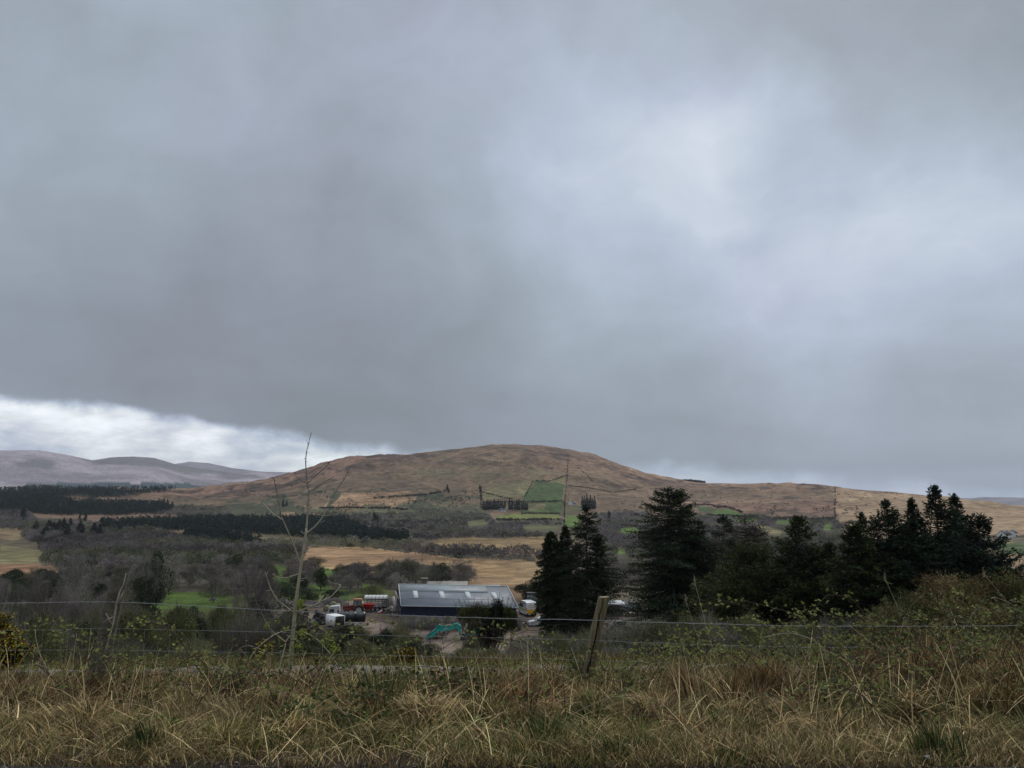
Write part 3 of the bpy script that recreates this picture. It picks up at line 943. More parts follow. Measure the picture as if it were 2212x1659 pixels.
# ---- big conifers
def conifer_mb(seed, h=20.0, w=9.0, nb=430, nf=64, col=(.020, .034, .018), tipc=(.05, .068, .024), prof=None, leaders=((0, 0, 1.0),), droop=.10, bare=0.0,
               frond=.34, lean=0.0, twigc=(.075, .062, .048), all_trunks=False):
    g = np.random.default_rng(seed)
    tr = MB(); cr = MB(); trs = [tr]
    prof = prof or [(0, .75), (.15, 1), (.5, .85), (.8, .45), (1, .03)]
    pz = [a for a, b in prof]; pw = [b for a, b in prof]
    for li, (lx, ly, lh) in enumerate(leaders):
        H_ = h * lh
        n = int(nb * (1 if li == 0 else .45))
        z0 = .04 if li == 0 else .45
        if li: tr = MB(); trs.append(tr)
        tr.tube([(0, 0, -1), (lx * .3, ly * .3, H_ * .3), (lx * .8, ly * .8, H_ * .6), (lx, ly, H_ * .97)], [h * .017, h * .013, h * .008, .03], 7, (.085, .07, .055))
        zz = (z0 + (1 - z0) * g.random(n) ** .92)
        az = g.uniform(0, 2 * np.pi, n)
        lump = .82 + .55 * vnoise(np.cos(az) * 1.6 + seed * 3.1, zz * 7 + np.sin(az) * 1.6) + .3 * vnoise(np.cos(az) * 4, zz * 24 + seed)
        ln = np.interp(zz, pz, pw) * w * .5 * lump * g.uniform(.7, 1.12, n) * (1 if li == 0 else .62) + .12
        ax = np.stack([lx * np.clip(zz, 0, 1), ly * np.clip(zz, 0, 1), zz * H_], 1)
        out = np.stack([np.cos(az), np.sin(az), np.full(n, -.05) + .55 * sst(.75, 1.0, zz)], 1)
        tipz = (.22 - droop * 1.2) * ln
        A_ = ax; B_ = ax + out * ln[:, None] * .6 + np.array([0, 0, -1]) * (droop * ln * .7)[:, None]
        E_ = ax + out * ln[:, None]; E_[:, 2] += tipz - droop * ln
        segs(cr, A_, B_, .012 * ln + .02, .008 * ln + .008, twigc, 3)
        segs(cr, B_, E_, .008 * ln + .008, .004, twigc, 3)
        cnt = np.maximum(6, (1.75 * nf * ln / (w * .4)).astype(int))
        if bare:
            keep = g.random(n) > bare * (1 - zz) * 1.5
            cnt = np.where(keep, cnt, 4)
        idx = np.repeat(np.arange(n), cnt)
        N = len(idx)
        t = g.uniform(.22, 1.04, N) ** .8
        p = np.where((t < .6)[:, None], A_[idx] + (B_[idx] - A_[idx]) * (t / .6)[:, None], B_[idx] + (E_[idx] - B_[idx]) * ((t - .6) / .4)[:, None])
        side = np.stack([-np.sin(az[idx]), np.cos(az[idx]), np.zeros(N)], 1)
        sw = g.normal(size=N) * (.32 * (1.15 - t) * ln[idx] + .10)
        sw = np.clip(sw, -.9, .9)
        p = p + side * sw[:, None] + np.stack([np.zeros(N), np.zeros(N), g.normal(size=N) * .11 - .18 * np.abs(sw)], 1)
        o = out[idx]
        d = unit(o + side * (np.sign(sw) * .7)[:, None] + g.normal(size=(N, 3)) * .5 + np.array([0, 0, -droop * 1.4 + .1]))
        up = unit(np.array([0, 0, 1.0]) + g.normal(size=(N, 3)) * .55)
        f = (g.random(N) ** 2 * np.clip(t * 1.3 - .3, 0, 1))[:, None]
        bl = (.7 + .6 * g.random(n))[idx][:, None]
        c = (np.array(col) * (1 - f) + np.array(tipc) * f) * bl * g.uniform(.7, 1.35, (N, 1))
        cards(cr, p, d, g.uniform(.6, 1.25, N) * frond, frond * .42, c, g, nrm=up)
        # leading shoot
        m = 60
        p = np.array([lx, ly, H_]) + np.stack([g.normal(size=m) * .10, g.normal(size=m) * .10, g.uniform(-.9, .25, m)], 1)
        cards(cr, p, unit(rdir(m, g) + np.array([0, 0, 1.2])), .35, .1, np.array(col) * 1.2, g)
    if lean:
        for mb in trs + [cr]:
            for V in mb.V: V[:, 0] += lean * np.clip(V[:, 2], 0, None)
    return (trs if all_trunks else tr), cr


def az_pos(px, r):
    """ground point at distance r under image column px (row taken near the horizon)"""
    t = (px - 512) / F * 1.012
    y = r / math.sqrt(1 + t * t)
    return t * y, y


def top_z(px, py, x, y):
    """height that shows at image row py for a thing standing at x, y"""
    dx, dy, dz = pdir(px, py)
    return EYE + float(dz / math.hypot(dx, dy)) * math.hypot(x, y)


LIB = {}


def lib(key, fn, h, w):
    """two shared meshes (trunk, crown) of a kind, with their real height and width"""
    tr, cr = fn()
    vv = np.vstack(cr.V)
    LIB[key] = (tr.mesh(key + '_trunk'), cr.mesh(key + '_crown'), np.percentile(vv[:, 2], 99.3), 2 * np.percentile(np.hypot(vv[:, 0], vv[:, 1]), 96))
    LIB[key][0].materials.append(M_bark)


def plant(key, name, px, top, r, wpx, label, cat, group=None, mat=None, rz=None, x=None, y=None, crown='crown', stem='trunk'):
    tm, cm, h0, w0 = LIB[key]
    if x is None:
        x, y = az_pos(px, r)
        # the column at ground level differs a little from the column at the horizon
        z0 = float(H(x, y))
        dz = z0 - EYE
        fw = CP * y + SP * dz
        x = (px - 512) / F * fw
    z = float(H(x, y))
    hh = max(.4, top_z(px, top, x, y) - z)
    ww = wpx / F * r * .98
    e = empty(name, (x, y, z - .05), RNG.uniform(0, 6.28) if rz is None else rz, label, cat, group)
    sx, sz = ww / w0, hh / h0
    if not cm.materials: cm.materials.append(mat or M_leafo)
    a = inst(stem, tm, parent=e, sc=(sx, sx, sz)); b = inst(crown, cm, parent=e, sc=(sx, sx, sz))
    return e


TW = [(.20, .17, .15), (.155, .15, .115), (.165, .14, .135), (.235, .22, .19), (.14, .13, .085)]
for i in range(5):
    lib('bare%d' % i, lambda: bare_tree_mb(100 + i, 8, .42, 1, ntw=11, twig=TW[i], bark=(.22, .20, .175)), 8, 6)
for i in range(3):
    lib('barem%d' % i, lambda: bare_tree_mb(130 + i, 6, .5, 3, ntw=8, lev=3, twig=TW[i + 1]), 6, 6)
lib('pale', lambda: bare_tree_mb(151, 9, .5, 3, ntw=9, lev=3, pale=.35, twig=(.14, .13, .11), bark=(.30, .29, .26)), 9, 8)
for i in range(5):
    lib('ever%d' % i, lambda: leafy_mb(200 + i, 4, 4.4, 5200, .15, (.034, .048, .022), twigs=500), 4, 4.4)
for i in range(4):
    lib('olive%d' % i, lambda: leafy_mb(220 + i, 3, 4.4, 4200, .12, (.11, .13, .042), twigs=1100, twigc=(.14, .12, .09)), 3, 4.4)
for i in range(5):
    lib('scrub%d' % i, lambda: scrub_mb(240 + i, 3, 4.4, 4200, [(.18, .17, .12), (.15, .15, .075), (.21, .195, .155), (.13, .14, .06), (.17, .155, .12)][i], leaf=900 if i % 2 else 300), 3, 4.4)

# ---------------------------------------------------------------- the tall conifers on the right
CON = [
    # px, top, r, width px, args, label
    ('c1', 559, 527, 116, 46, dict(prof=[(0, .55), (.3, .9), (.6, 1), (.9, .5), (1, .1)], nb=560, leaders=((-1.3, 0, .95), (1.0, .5, 1.0)), droop=.22, tipc=(.055, .075, .025)),
     'dark drooping conifer with a two-lobed top behind the small white car'),
    ('c2', 587, 506, 112, 52, dict(prof=[(0, .75), (.25, .95), (.5, 1), (.8, .55), (1, .05)], leaders=((0, 0, 1.0), (1.8, .5, .80)), bare=.5, nb=420, droop=.14, tipc=(.045, .055, .028)),
     'tall thin conifer with bare lower trunks behind the near fence post'),
    ('c2b', 576, 545, 122, 30, dict(prof=[(0, .9), (.4, 1), (.8, .7), (1, .1)], bare=.3, nb=260, droop=.2, col=(.024, .034, .022), tipc=(.05, .06, .035)),
     'lower dark conifer filling the gap between the drooping and the tall thin conifer'),
    ('c3', 675, 490, 105, 92, dict(prof=[(0, .85), (.2, 1), (.55, .82), (.78, .55), (.93, .30), (1, .08)], leaders=((-.6, 0, 1.0), (1.2, .3, .985), (3.6, 1, .80)), nb=560, nf=70, droop=.13, col=(.019, .033, .020)),
     'largest dark conifer with a twin top to the right of the near fence post'),
    ('c4', 726, 516, 128, 34, dict(prof=[(0, .6), (.3, .9), (.6, 1), (.9, .45), (1, .05)], bare=.5, nb=260, col=(.024, .034, .026), tipc=(.045, .05, .035)),
     'narrow dark conifer standing behind and right of the largest conifer'),
    ('c4b', 748, 519, 132, 56, dict(prof=[(0, .4), (.3, .7), (.6, 1), (.85, .75), (1, .15)], bare=.9, nb=250, nf=40, col=(.040, .040, .028), tipc=(.075, .065, .045), leaders=((0, 0, 1), (1.6, 0, .93))),
     'thin brownish half-bare conifer between the largest conifer and the rounded ones'),
    ('c5', 754, 552, 84, 74, dict(prof=[(0, .9), (.3, 1), (.6, .95), (.85, .6), (1, .15)], droop=.02, col=(.028, .038, .014), tipc=(.085, .09, .026), frond=.30, nb=480),
     'low rounded olive-green cypress, shortest of the conifer row'),
    ('c6', 802, 519, 85, 76, dict(prof=[(0, 1), (.3, .95), (.6, .8), (.8, .42), (1, .04)], droop=.02, col=(.022, .032, .014), tipc=(.075, .085, .026), leaders=((0, 0, 1), (3.2, 0, .82)), nb=460),
     'olive-green cypress with a pointed top and a lower right shoulder'),
    ('c7', 860, 527, 80, 58, dict(prof=[(0, 1), (.3, 1), (.6, .7), (.85, .35), (1, .04)], droop=.0, col=(.022, .036, .016), tipc=(.07, .085, .026)),
     'small pointed cypress on the left edge of the big dark cypress clump'),
    ('c8', 896, 503, 84, 76, dict(prof=[(0, .9), (.3, 1), (.6, .72), (.8, .38), (.92, .12), (1, .02)], droop=.0, leaders=((0, 0, 1), (-2.6, 0, .92), (2.5, 0, .99)), lean=-.02, col=(.019, .034, .021), tipc=(.042, .066, .033)),
     'blue-green cypress with three low tips, left part of the big clump'),
    ('c9', 943, 489, 86, 82, dict(prof=[(0, .95), (.3, 1), (.55, .72), (.75, .36), (.88, .14), (1, .02)], droop=.0, leaders=((0, 0, 1), (-2.4, 0, .93), (2.0, .4, .955)), col=(.018, .033, .021), tipc=(.042, .064, .033), nb=560),
     'tallest blue-green cypress with a sharp spire in the middle of the big clump'),
    ('c10', 965, 500, 90, 58, dict(prof=[(0, 1), (.3, 1), (.55, .65), (.75, .32), (.88, .12), (1, .02)], droop=.0, col=(.018, .032, .021), tipc=(.042, .064, .033)),
     'slim spired cypress directly right of the tallest one'),
    ('c11', 986, 520, 82, 72, dict(prof=[(0, 1.05), (.3, 1), (.55, .8), (.8, .42), (1, .06)], droop=-.02, col=(.015, .028, .020), tipc=(.032, .050, .030)),
     'rounded dark cypress, right end of the big clump'),
    ('c12', 1010, 574, 74, 42, dict(prof=[(0, 1.05), (.3, 1), (.6, .8), (.85, .45), (1, .1)], droop=0, col=(.017, .028, .018), tipc=(.035, .05, .025)),
     'small dark cypress at the foot of the big clump by the right edge'),
]
for (key, px, top, r, wpx, kw, lb) in CON:
    x, y = az_pos(px, r)
    h = top_z(px, top, x, y) - float(H(x, y))
    w = wpx / F * r * (1.05 if key == 'c1' else 1.9 if px > 740 else 1.66)
    tr, cr = conifer_mb(len(key) * 31 + int(px), h, w * .98, all_trunks=True, **kw)
    z0 = float(H(x, y)); fw = CP * y + SP * (z0 + h * .5 - EYE)
    x = (px - 512) / F * fw
    e = empty('conifer_tree', (x, y, float(H(x, y))), 0, lb, 'tree', 'tall conifers right of the yard')
    for t_ in tr: t_.build('trunk', M_bark, e, smooth=True)
    cr.build('crown', M_leaf, e)

# ---------------------------------------------------------------- single trees and bushes one can point to
G1 = 'bare trees between the fence and the valley'
plant('pale', 'bare_tree', 74, 551, 150, 50, 'pale-limbed bare tree forking low on the far left', 'tree', G1)
plant('bare1', 'ivy_clad_tree', 146, 552, 165, 36, 'ivy-darkened tree right of the leaning mossy post', 'tree', None)
for (px, top, r, w) in ((136, 566, 162, 20), (152, 556, 164, 24), (133, 586, 158, 18), (143, 578, 160, 20)):
    pass
plant('ever0', 'holly_bush', 137, 578, 158, 26, 'dark evergreen bush under the ivy-darkened tree', 'bush')
plant('ever1', 'ivy_mass', 153, 553, 166, 30, 'dark glossy ivy crown beside the ivy-darkened tree', 'bush')
plant('barem0', 'bare_tree', 213, 577, 186, 30, 'multi-stemmed bare hawthorn on the green knoll', 'tree', G1)
plant('barem1', 'bare_tree', 247, 559, 92, 52, 'wide dark bare thicket tree left of the pale sapling', 'tree', G1)
plant('bare2', 'bare_tree', 262, 566, 120, 30, 'grey bare tree close behind the pale sapling', 'tree', G1)
plant('bare3', 'bare_tree', 176, 570, 215, 26, 'small round bare tree behind the green knoll', 'tree', G1)
plant('bare4', 'bare_tree', 410, 560, 232, 26, 'bare copse tree behind the left end of the shed', 'tree', G1)
plant('bare0', 'bare_tree', 391, 563, 226, 24, 'bare tree left of the ruined stone hut', 'tree', G1)
plant('bare3', 'bare_tree', 433, 562, 224, 18, 'thin bare tree above the rusty barn roof', 'tree', G1)
plant('bare2', 'bare_tree', 372, 574, 210, 28, 'round bare tree left of the shed gable', 'tree', G1)
plant('bare1', 'bare_tree', 349, 573, 196, 28, 'bushy grey tree behind the red tractor', 'tree', G1)
plant('ever2', 'evergreen_bush', 321, 568, 205, 16, 'dark round bush between two green pasture patches', 'bush')
plant('ever3', 'evergreen_bush', 523, 584, 176, 24, 'dark evergreen bush behind the old tractor', 'bush')
plant('ever1', 'evergreen_bush', 534, 578, 182, 20, 'taller evergreen bush right of the old tractor', 'bush')
plant('ever4', 'evergreen_bush', 283, 583, 176, 34, 'dark bush row above the rubble heap', 'bush')
plant('ever0', 'evergreen_bush', 306, 588, 178, 26, 'dark bush between the rubble heap and the round bales', 'bush')
plant('ever2', 'evergreen_bush', 331, 590, 180, 26, 'dark bush behind the mossy round bales', 'bush')
plant('olive1', 'evergreen_bush', 372, 586, 186, 26, 'scrubby bush behind the livestock trailer', 'bush')

plant('scrub1', 'scrub_bush', 471, 633, 104, 20, 'small grey scrub bush hiding the digger tracks', 'bush')
GS = 'scrub bushes on the slope below the fence'


def scatter(specs, seed):
    g = np.random.default_rng(seed)
    for (x0, x1, t0, t1, r0, r1, n, keys, w0, w1, name, lb, cat, grp) in specs:
        xs = np.linspace(x0, x1, n) + g.uniform(-1, 1, n) * (x1 - x0) / n * .8
        for k in range(n):
            key = keys[g.integers(len(keys))]
            r = g.uniform(r0, r1)
            plant(key, name, xs[k], g.uniform(t0, t1), r, g.uniform(w0, w1), lb, cat, grp)


S_ = ['scrub0', 'scrub1', 'scrub2', 'scrub3', 'scrub4']
B_ = ['bare0', 'bare1', 'bare2', 'bare3', 'bare4', 'barem2']
E_ = ['ever0', 'ever1', 'ever2', 'ever3', 'ever4']
O_ = ['olive0', 'olive1', 'olive2', 'olive3']
LS = 'grey twiggy bush in the thicket on the left slope'
LE = 'dark leafy bush in the thicket on the left slope'
LR = 'grey twiggy bush in the thicket under the conifers'
scatter([
    (-30, 118, 584, 598, 100, 140, 12, B_ + S_, 30, 46, 'bare_bush', 'grey bare bush at the back of the far left thicket', 'bush', 'back of the left thicket'),
    (-30, 225, 606, 622, 62, 92, 15, O_ + O_ + S_, 34, 50, 'scrub_bush', LS, 'bush', GS),
    (-30, 130, 622, 640, 45, 60, 9, O_ + E_ + S_, 34, 52, 'scrub_bush', LS, 'bush', GS),
    (142, 206, 604, 611, 110, 125, 4, E_ + ['olive0'], 26, 36, 'dark_bush', 'dark bush in front of the green knoll', 'bush', 'dark bushes by the knoll'),
    (150, 200, 608, 622, 70, 90, 4, E_, 26, 36, 'dark_bush', 'black-green bush below the green knoll', 'bush', 'dark bushes below the knoll'),
    (236, 300, 598, 618, 70, 100, 7, E_ + S_, 26, 44, 'dark_bush', LE, 'bush', 'dark slope bushes'),
    (110, 210, 632, 648, 40, 55, 4, O_ + S_, 30, 44, 'scrub_bush', LS, 'bush', GS),
    (296, 412, 625, 636, 70, 84, 12, O_ + E_, 26, 38, 'leafy_bush', 'olive leafy bush between the track and the bales', 'bush', 'leafy bushes below the yard'),
    (290, 420, 636, 647, 45, 60, 11, E_ + S_ + O_, 26, 40, 'leafy_bush', 'dark bush behind the third fence wire', 'bush', 'dark bushes behind the track'),
    (386, 410, 620, 627, 84, 92, 4, ['barem0', 'barem1', 'scrub1'], 22, 28, 'bare_bush', 'pale twiggy bush left of the teal digger arm', 'bush', 'pale twiggy bushes'),
    (430, 520, 646, 653, 50, 66, 9, S_ + O_, 22, 36, 'scrub_bush', 'low brown scrub in front of the teal digger', 'bush', 'low scrub in front of the digger'),
    (526, 640, 629, 638, 72, 96, 12, S_ + ['barem2'], 30, 46, 'scrub_bush', LR, 'bush', 'twiggy bushes under the conifers'),
    (620, 880, 614, 630, 62, 78, 17, S_ + ['barem2', 'olive2'], 34, 56, 'scrub_bush', LR, 'bush', 'twiggy bushes under the conifers'),
    (520, 900, 638, 650, 40, 56, 18, S_ + E_ + ['olive1'], 30, 52, 'scrub_bush', 'dark scrub bush behind the lower fence wires', 'bush', 'scrub behind the fence'),
    (860, 1060, 600, 625, 50, 70, 9, E_ + S_, 40, 60, 'dark_bush', 'dark bush under the big cypress clump', 'bush', 'dark bushes under the cypresses'),
    (640, 1000, 625, 632, 82, 92, 12, E_, 40, 60, 'dark_bush', 'black-green undergrowth bush at the foot of the conifers', 'bush', 'undergrowth of the conifers'),
], 77)

# ---------------------------------------------------------------- valley trees one by one (to 450 m), woods beyond as one mass
g = np.random.default_rng(31)
fieldpx = [np.array(p) for p in FIELDMASK] + [np.array(p) for p, c in HEATH]
ind = []
far = []
for poly in DECID:
    pa = np.array(poly)
    x0, y0 = pa.min(0); x1, y1 = pa.max(0)
    n = int((x1 - x0) * (y1 - y0) * .55)
    qx = g.uniform(x0, x1, n); qy = g.uniform(y0, y1, n)
    m = inpoly(qx, qy, poly)
    for f in FIELDMASK: m &= ~inpoly(qx, qy, f)
    qx, qy = qx[m], qy[m]
    x, y, z, r, ok = hit(qx, qy + 1.5, 100, 3300, 700)
    hp = 6.5 / r * F
    for f in FIELDMASK: ok &= ~inpoly(qx, qy - hp * .3, f) & ~inpoly(qx, qy - hp * .6, f) & ~inpoly(qx, qy - hp * .9, f)
    for k in range(len(qx)):
        if not ok[k]: continue
        (far if r[k] > 430 else ind).append((x[k], y[k], z[k], r[k], qx[k], qy[k]))
far = np.array(far); ind = np.array(ind)
# thin by spacing in the world
def thin(a, dist):
    cell = {}
    keep = []
    for i, q in enumerate(a):
        d = dist(q[3])
        key = (int(q[0] // 30), int(q[1] // 30))
        ok = True
        for dx in (-1, 0, 1):
            for dy in (-1, 0, 1):
                for j in cell.get((key[0] + dx, key[1] + dy), ()):
                    if math.hypot(a[j][0] - q[0], a[j][1] - q[1]) < d: ok = False; break
                if not ok: break
            if not ok: break
        if ok:
            keep.append(i); cell.setdefault(key, []).append(i)
    return a[keep]
ind = thin(ind, lambda r: 5.5 + r * .004)
ind = ind[np.argsort(ind[:, 3])][:225]
for q in ind:
    key = B_[g.integers(5)] if g.random() < .85 else E_[g.integers(5)]
    h = g.uniform(4.5, 8.5) * (1.0 if q[3] > 250 else .8)
    tm, cm, h0, w0 = LIB[key]
    leafy = key.startswith('ever')
    e = empty('evergreen_tree' if leafy else 'bare_tree', (q[0], q[1], q[2] - .2), g.uniform(0, 6.28),
              'dark evergreen among the grey bare trees of the near valley wood' if leafy else 'rounded grey bare tree in the near valley wood', 'tree',
              'evergreens of the near valley wood' if leafy else 'bare trees of the near valley wood')
    s = h / h0; sx = s * g.uniform(1.0, 1.35)
    inst('trunk', tm, parent=e, sc=(sx, sx, s)); inst('crown', cm, parent=e, sc=(sx, sx, s))
for k in LIB:
    if not LIB[k][1].materials: LIB[k][1].materials.append(M_leafo if k[:2] in ('ev', 'ol') else M_twig)
    elif k[:2] not in ('ev', 'ol'): LIB[k][1].materials[0] = M_twig

far = thin(far, lambda r: 4.6 + r * .0012)


def far_wood(pts, K, hfun, col, cvar, conif, seed, cs):
    g = np.random.default_rng(seed)
    n = len(pts)
    hh = hfun(n, g)
    mb = MB()
    ww = hh * (g.uniform(.30, .38, n) if conif else g.uniform(.42, .62, n))
    base = np.array(col) * g.uniform(1 - cvar, 1 + cvar, (n, 1)) * g.uniform(.93, 1.07, (n, 3))
    if not conif and n > 500:
        v1 = fbm(pts[:, 0], pts[:, 1], 120, 3); v2 = fbm(pts[:, 0] + 900, pts[:, 1], 70, 3)
        base = base * (1 + .9 * v1)[:, None]
        m = v2 > .12; base[m] = base[m] * np.array((.92, 1.08, .70))
        m = g.random(n) < .07; base[m] = np.array((.045, .055, .035)) * g.uniform(.7, 1.3, (m.sum(), 1))
        m = g.random(n) < .10; base[m] = np.array((.24, .22, .20)) * g.uniform(.8, 1.1, (m.sum(), 1))
    K_ = K
    idx = np.repeat(np.arange(n), K_)
    N = len(idx)
    if conif:
        t = g.random(N) ** .6
        a = g.uniform(0, 2 * np.pi, N); rr = (1 - t ** 1.6) * ww[idx] * g.uniform(.5, 1.1, N) + .1
        p = np.stack([np.cos(a) * rr, np.sin(a) * rr, t * hh[idx]], 1)
        d = unit(np.stack([np.cos(a), np.sin(a), -.2 + 0 * a], 1) + g.normal(size=(N, 3)) * .3)
        c = base[idx] * g.uniform(.7, 1.3, (N, 1))
        P0 = pts[idx, :3] + p
        slivers(mb, P0 - d * .3, d, cs * g.uniform(.8, 1.5, N), cs * .7, c, g)
        segs(mb, pts[:, :3], pts[:, :3] + np.stack([0 * hh, 0 * hh, hh * .85], 1), hh * .05, hh * .02, base * .9, 3)
    else:
        d0 = rdir(N, g); d0[:, 2] = np.abs(d0[:, 2]) * 1.1 - .15
        rad = g.uniform(.5, 1.05, N) ** .5
        p = d0 * rad[:, None] * np.stack([ww[idx], ww[idx], hh[idx] * .52], 1)
        p[:, 2] += hh[idx] * .40
        d = unit(d0 + g.normal(size=(N, 3)) * .5 + np.array([0, 0, .4]))
        c = base[idx] * g.uniform(.65, 1.4, (N, 1))
        slivers(mb, pts[idx, :3] + p - d * cs * .4, d, cs * g.uniform(.8, 1.7, N), cs * .42, c, g)
        segs(mb, pts[:, :3], pts[:, :3] + np.stack([0 * hh, 0 * hh, hh * .6], 1), .13, .05, base * .8, 3)
    return mb


fw_ = far_wood(far[:, :4], 84, lambda n, g: g.uniform(4.5, 9.5, n), (.165, .142, .135), .3, False, 5, 1.15)
o = fw_.build('woodland', M_leaf); tag(o, 'grey-mauve mass of bare deciduous wood across the valley floor', 'woodland', kind='stuff')
# conifer plantations
cf = []
for poly in CONIF:
    pa = np.array(poly); x0, y0 = pa.min(0); x1, y1 = pa.max(0)
    n = int((x1 - x0) * (y1 - y0) * 1.9)
    qx = g.uniform(x0, x1, n); qy = g.uniform(y0, y1, n)
    m = inpoly(qx, qy, poly); qx, qy = qx[m], qy[m]
    m = vnoise(qx * .12 + 3, qy * .5) > -.36; qx, qy = qx[m] + 4 * vnoise(qx[m] * .3, qy[m]), qy[m] + 1.6 * vnoise(qx[m] * .13, qy[m] * .1 + 9)
    x, y, z, r, ok = hit(qx, qy + 2, 100, 3300, 700)
    for k in range(len(qx)):
        if ok[k]: cf.append((x[k], y[k], z[k], r[k]))
# dark forest fringe on the left skyline, and the small one right of the summit
for (a, b, n) in ((-20, 60, 90), (60, 180, 90), (228, 292, 90)):
    qx = g.uniform(a, b, n)
    for X in qx:
        rr = float(np.interp((X - 512) / F * 1.012, _rx, RID[:, 2])) + (g.uniform(-60, 20) if a < 600 else g.uniform(95, 130))
        x, y = az_pos(X, rr)
        cf.append((x, y, float(H(x, y)), rr))
hx = g.uniform(674, 701, 420)
hp_ = []
for X in hx:
    rr = float(np.interp((X - 512) / F * 1.012, _rx, RID[:, 2])) + g.uniform(70, 120)
    x, y = az_pos(X, rr); hp_.append((x, y, float(H(x, y)), rr))
hp_ = np.array(hp_)
hb = far_wood(hp_, 30, lambda n, g: 7.5 + 5 * np.clip(1 - np.abs(hx - 688) / 14, 0, 1) + g.uniform(0, 1.5, n), (.022, .032, .026), .2, True, 9, 1.9)
o = hb.build('conifer_plantation', M_leaf); tag(o, 'small dark hump of planted conifers on the skyline right of the summit', 'plantation', kind='stuff')
cf = thin(np.array(cf), lambda r: 3.4 + r * .0008)
fc = far_wood(cf, 30, lambda n, g: g.uniform(8.5, 10.5, n) * (1 + .35 * (g.random(n) < .05)), (.030, .042, .030), .4, True, 6, 1.9)
o = fc.build('conifer_plantation', M_leaf); tag(o, 'dark green blocks of planted conifers in the valley and on the left ridge', 'plantation', kind='stuff')
print('far', len(far), 'ind', len(ind), 'conif', len(cf))

# hedges and field boundaries on the hillside, each one a thing
HED = [
    ('3', [(1522, 205), (1516, 300), (1504, 430), (1500, 600)], 1.3, 'long dark hedge bank running straight up the hill beside the green fields'),
    ('3', [(1000, 432), (1150, 432), (1330, 432), (1490, 426)], 2.2, 'hedge between the upper and lower green fields'),
    ('3', [(1529, 138), (1525, 170), (1522, 205)], .7, 'faint upper end of the boundary near the top of the hill'),
    ('3', [(1575, 215), (1640, 265), (1680, 312)], .8, 'thin dark diagonal bank on the brown slope right of the boundary'),
    ('3', [(880, 158), (980, 172), (1080, 186), (1150, 190)], .6, 'faint old wall crossing the upper brown slope'),
    ('3', [(1210, 207), (1260, 214), (1310, 224)], .7, 'short dark bank on the slope above the dark green field'),
    ('3', [(1000, 372), (1060, 385), (1120, 402), (1180, 412)], 1.4, 'broken hedge across the olive field'),
    ('3', [(1240, 502), (1360, 502), (1478, 504)], 2.2, 'hedge below the lower green field'),
    ('3', [(1080, 542), (1200, 545), (1380, 542), (1480, 540)], 3.2, 'ragged row of hedge trees under the pale green strip field'),
    ('3', [(1312, 300), (1285, 350), (1258, 398)], 1.6, 'thin hedge between the olive field and the dark green field'),
    ('3', [(1318, 300), (1400, 305), (1470, 285), (1510, 268)], 1.6, 'thin boundary above the dark green field'),
    ('3', [(1525, 330), (1650, 345), (1800, 372), (1950, 352)], 1.5, 'dark boundary bank crossing the brown slope right of the fields'),
    ('3', [(990, 330), (990, 470)], 3, 'dark bushy bank left of the olive field'),
    ('3', [(330, 410), (450, 400), (640, 388), (780, 365)], 3, 'scattered hedge bank along the foot of the brown slope'),
    ('3', [(0, 470), (200, 468), (420, 470), (540, 480)], 3, 'dark hedge line between the slope and the woods'),
    ('4', [(1360, 355), (1480, 352), (1540, 370), (1620, 370), (1740, 415)], 3, 'hedge above the right-hand green fields'),
    ('4', [(1480, 435), (1600, 440), (1740, 447), (1850, 450)], 3, 'hedge below the right-hand green fields'),
    ('5', [(230, 465), (400, 455), (520, 470), (700, 462)], 3, 'hedge above the green field near the straight hill boundary'),
    ('5', [(712, 200), (712, 320), (712, 460)], 1.0, 'thin straight boundary dividing the brown and the pale hillside'),
    ('5', [(780, 500), (900, 490), (1060, 500)], 2.5, 'broken hedge across the pale tussocky field'),
]
for (zk, pts, hh, lb) in HED:
    pp = np.array(Z(zk, pts))
    d = np.r_[0, np.cumsum(np.hypot(*np.diff(pp, axis=0).T))]
    n = int(d[-1] * 2.2) + 4
    s = np.sort(g.uniform(0, d[-1], n))
    qx = np.interp(s, d, pp[:, 0]) + g.normal(size=n) * .3; qy = np.interp(s, d, pp[:, 1]) + g.normal(size=n) * .25
    x, y, z, r, ok = hit(qx, qy, 300, 3300, 700)
    a = np.stack([x, y, z, r], 1)[ok]
    mb = far_wood(a, 26, lambda n, g: g.uniform(.6, 1.5, n) * hh, (.060, .058, .040), .35, False, 50 + int(pts[0][0]), 1.0 + hh * .15)
    o = mb.build('hedgerow', M_leaf); tag(o, lb, 'hedge', 'hedge banks on the hillside')

# scattered thorn scrub on the foot of the hill
sx_, sy_ = g.uniform(150, 480, 26000), g.uniform(480, 520, 26000)
m = (np.abs(fbm(sx_, sy_ * 3.2, 38, 4, .55)) < .028) & (sy_ > np.interp(sx_, [150, 300, 330, 480], [505, 480, 489, 492]))
ex1, ex2 = g.uniform(640, 860, 14000), g.uniform(506, 530, 14000)
m2 = np.abs(fbm(ex1, ex2 * 3.2, 38, 4, .55)) < .022
sx_ = np.r_[sx_[m], ex1[m2], g.uniform(330, 900, 160)]; sy_ = np.r_[sy_[m], ex2[m2], g.uniform(490, 512, 160)]
okk = np.ones(len(sx_), bool)
for f in FIELDMASK: okk &= ~inpoly(sx_, sy_, f)
x, y, z, r, ok = hit(sx_[okk], sy_[okk], 400, 3300)
a = thin(np.stack([x, y, z, r], 1)[ok], lambda r: 5.0)
mb = far_wood(a, 26, lambda n, g: g.uniform(1.6, 4.2, n), (.060, .062, .042), .4, False, 61, 1.3)
o = mb.build('hillside_scrub', M_leaf); tag(o, 'dark thorn scrub scattered over the foot of the hill', 'scrub', kind='stuff')

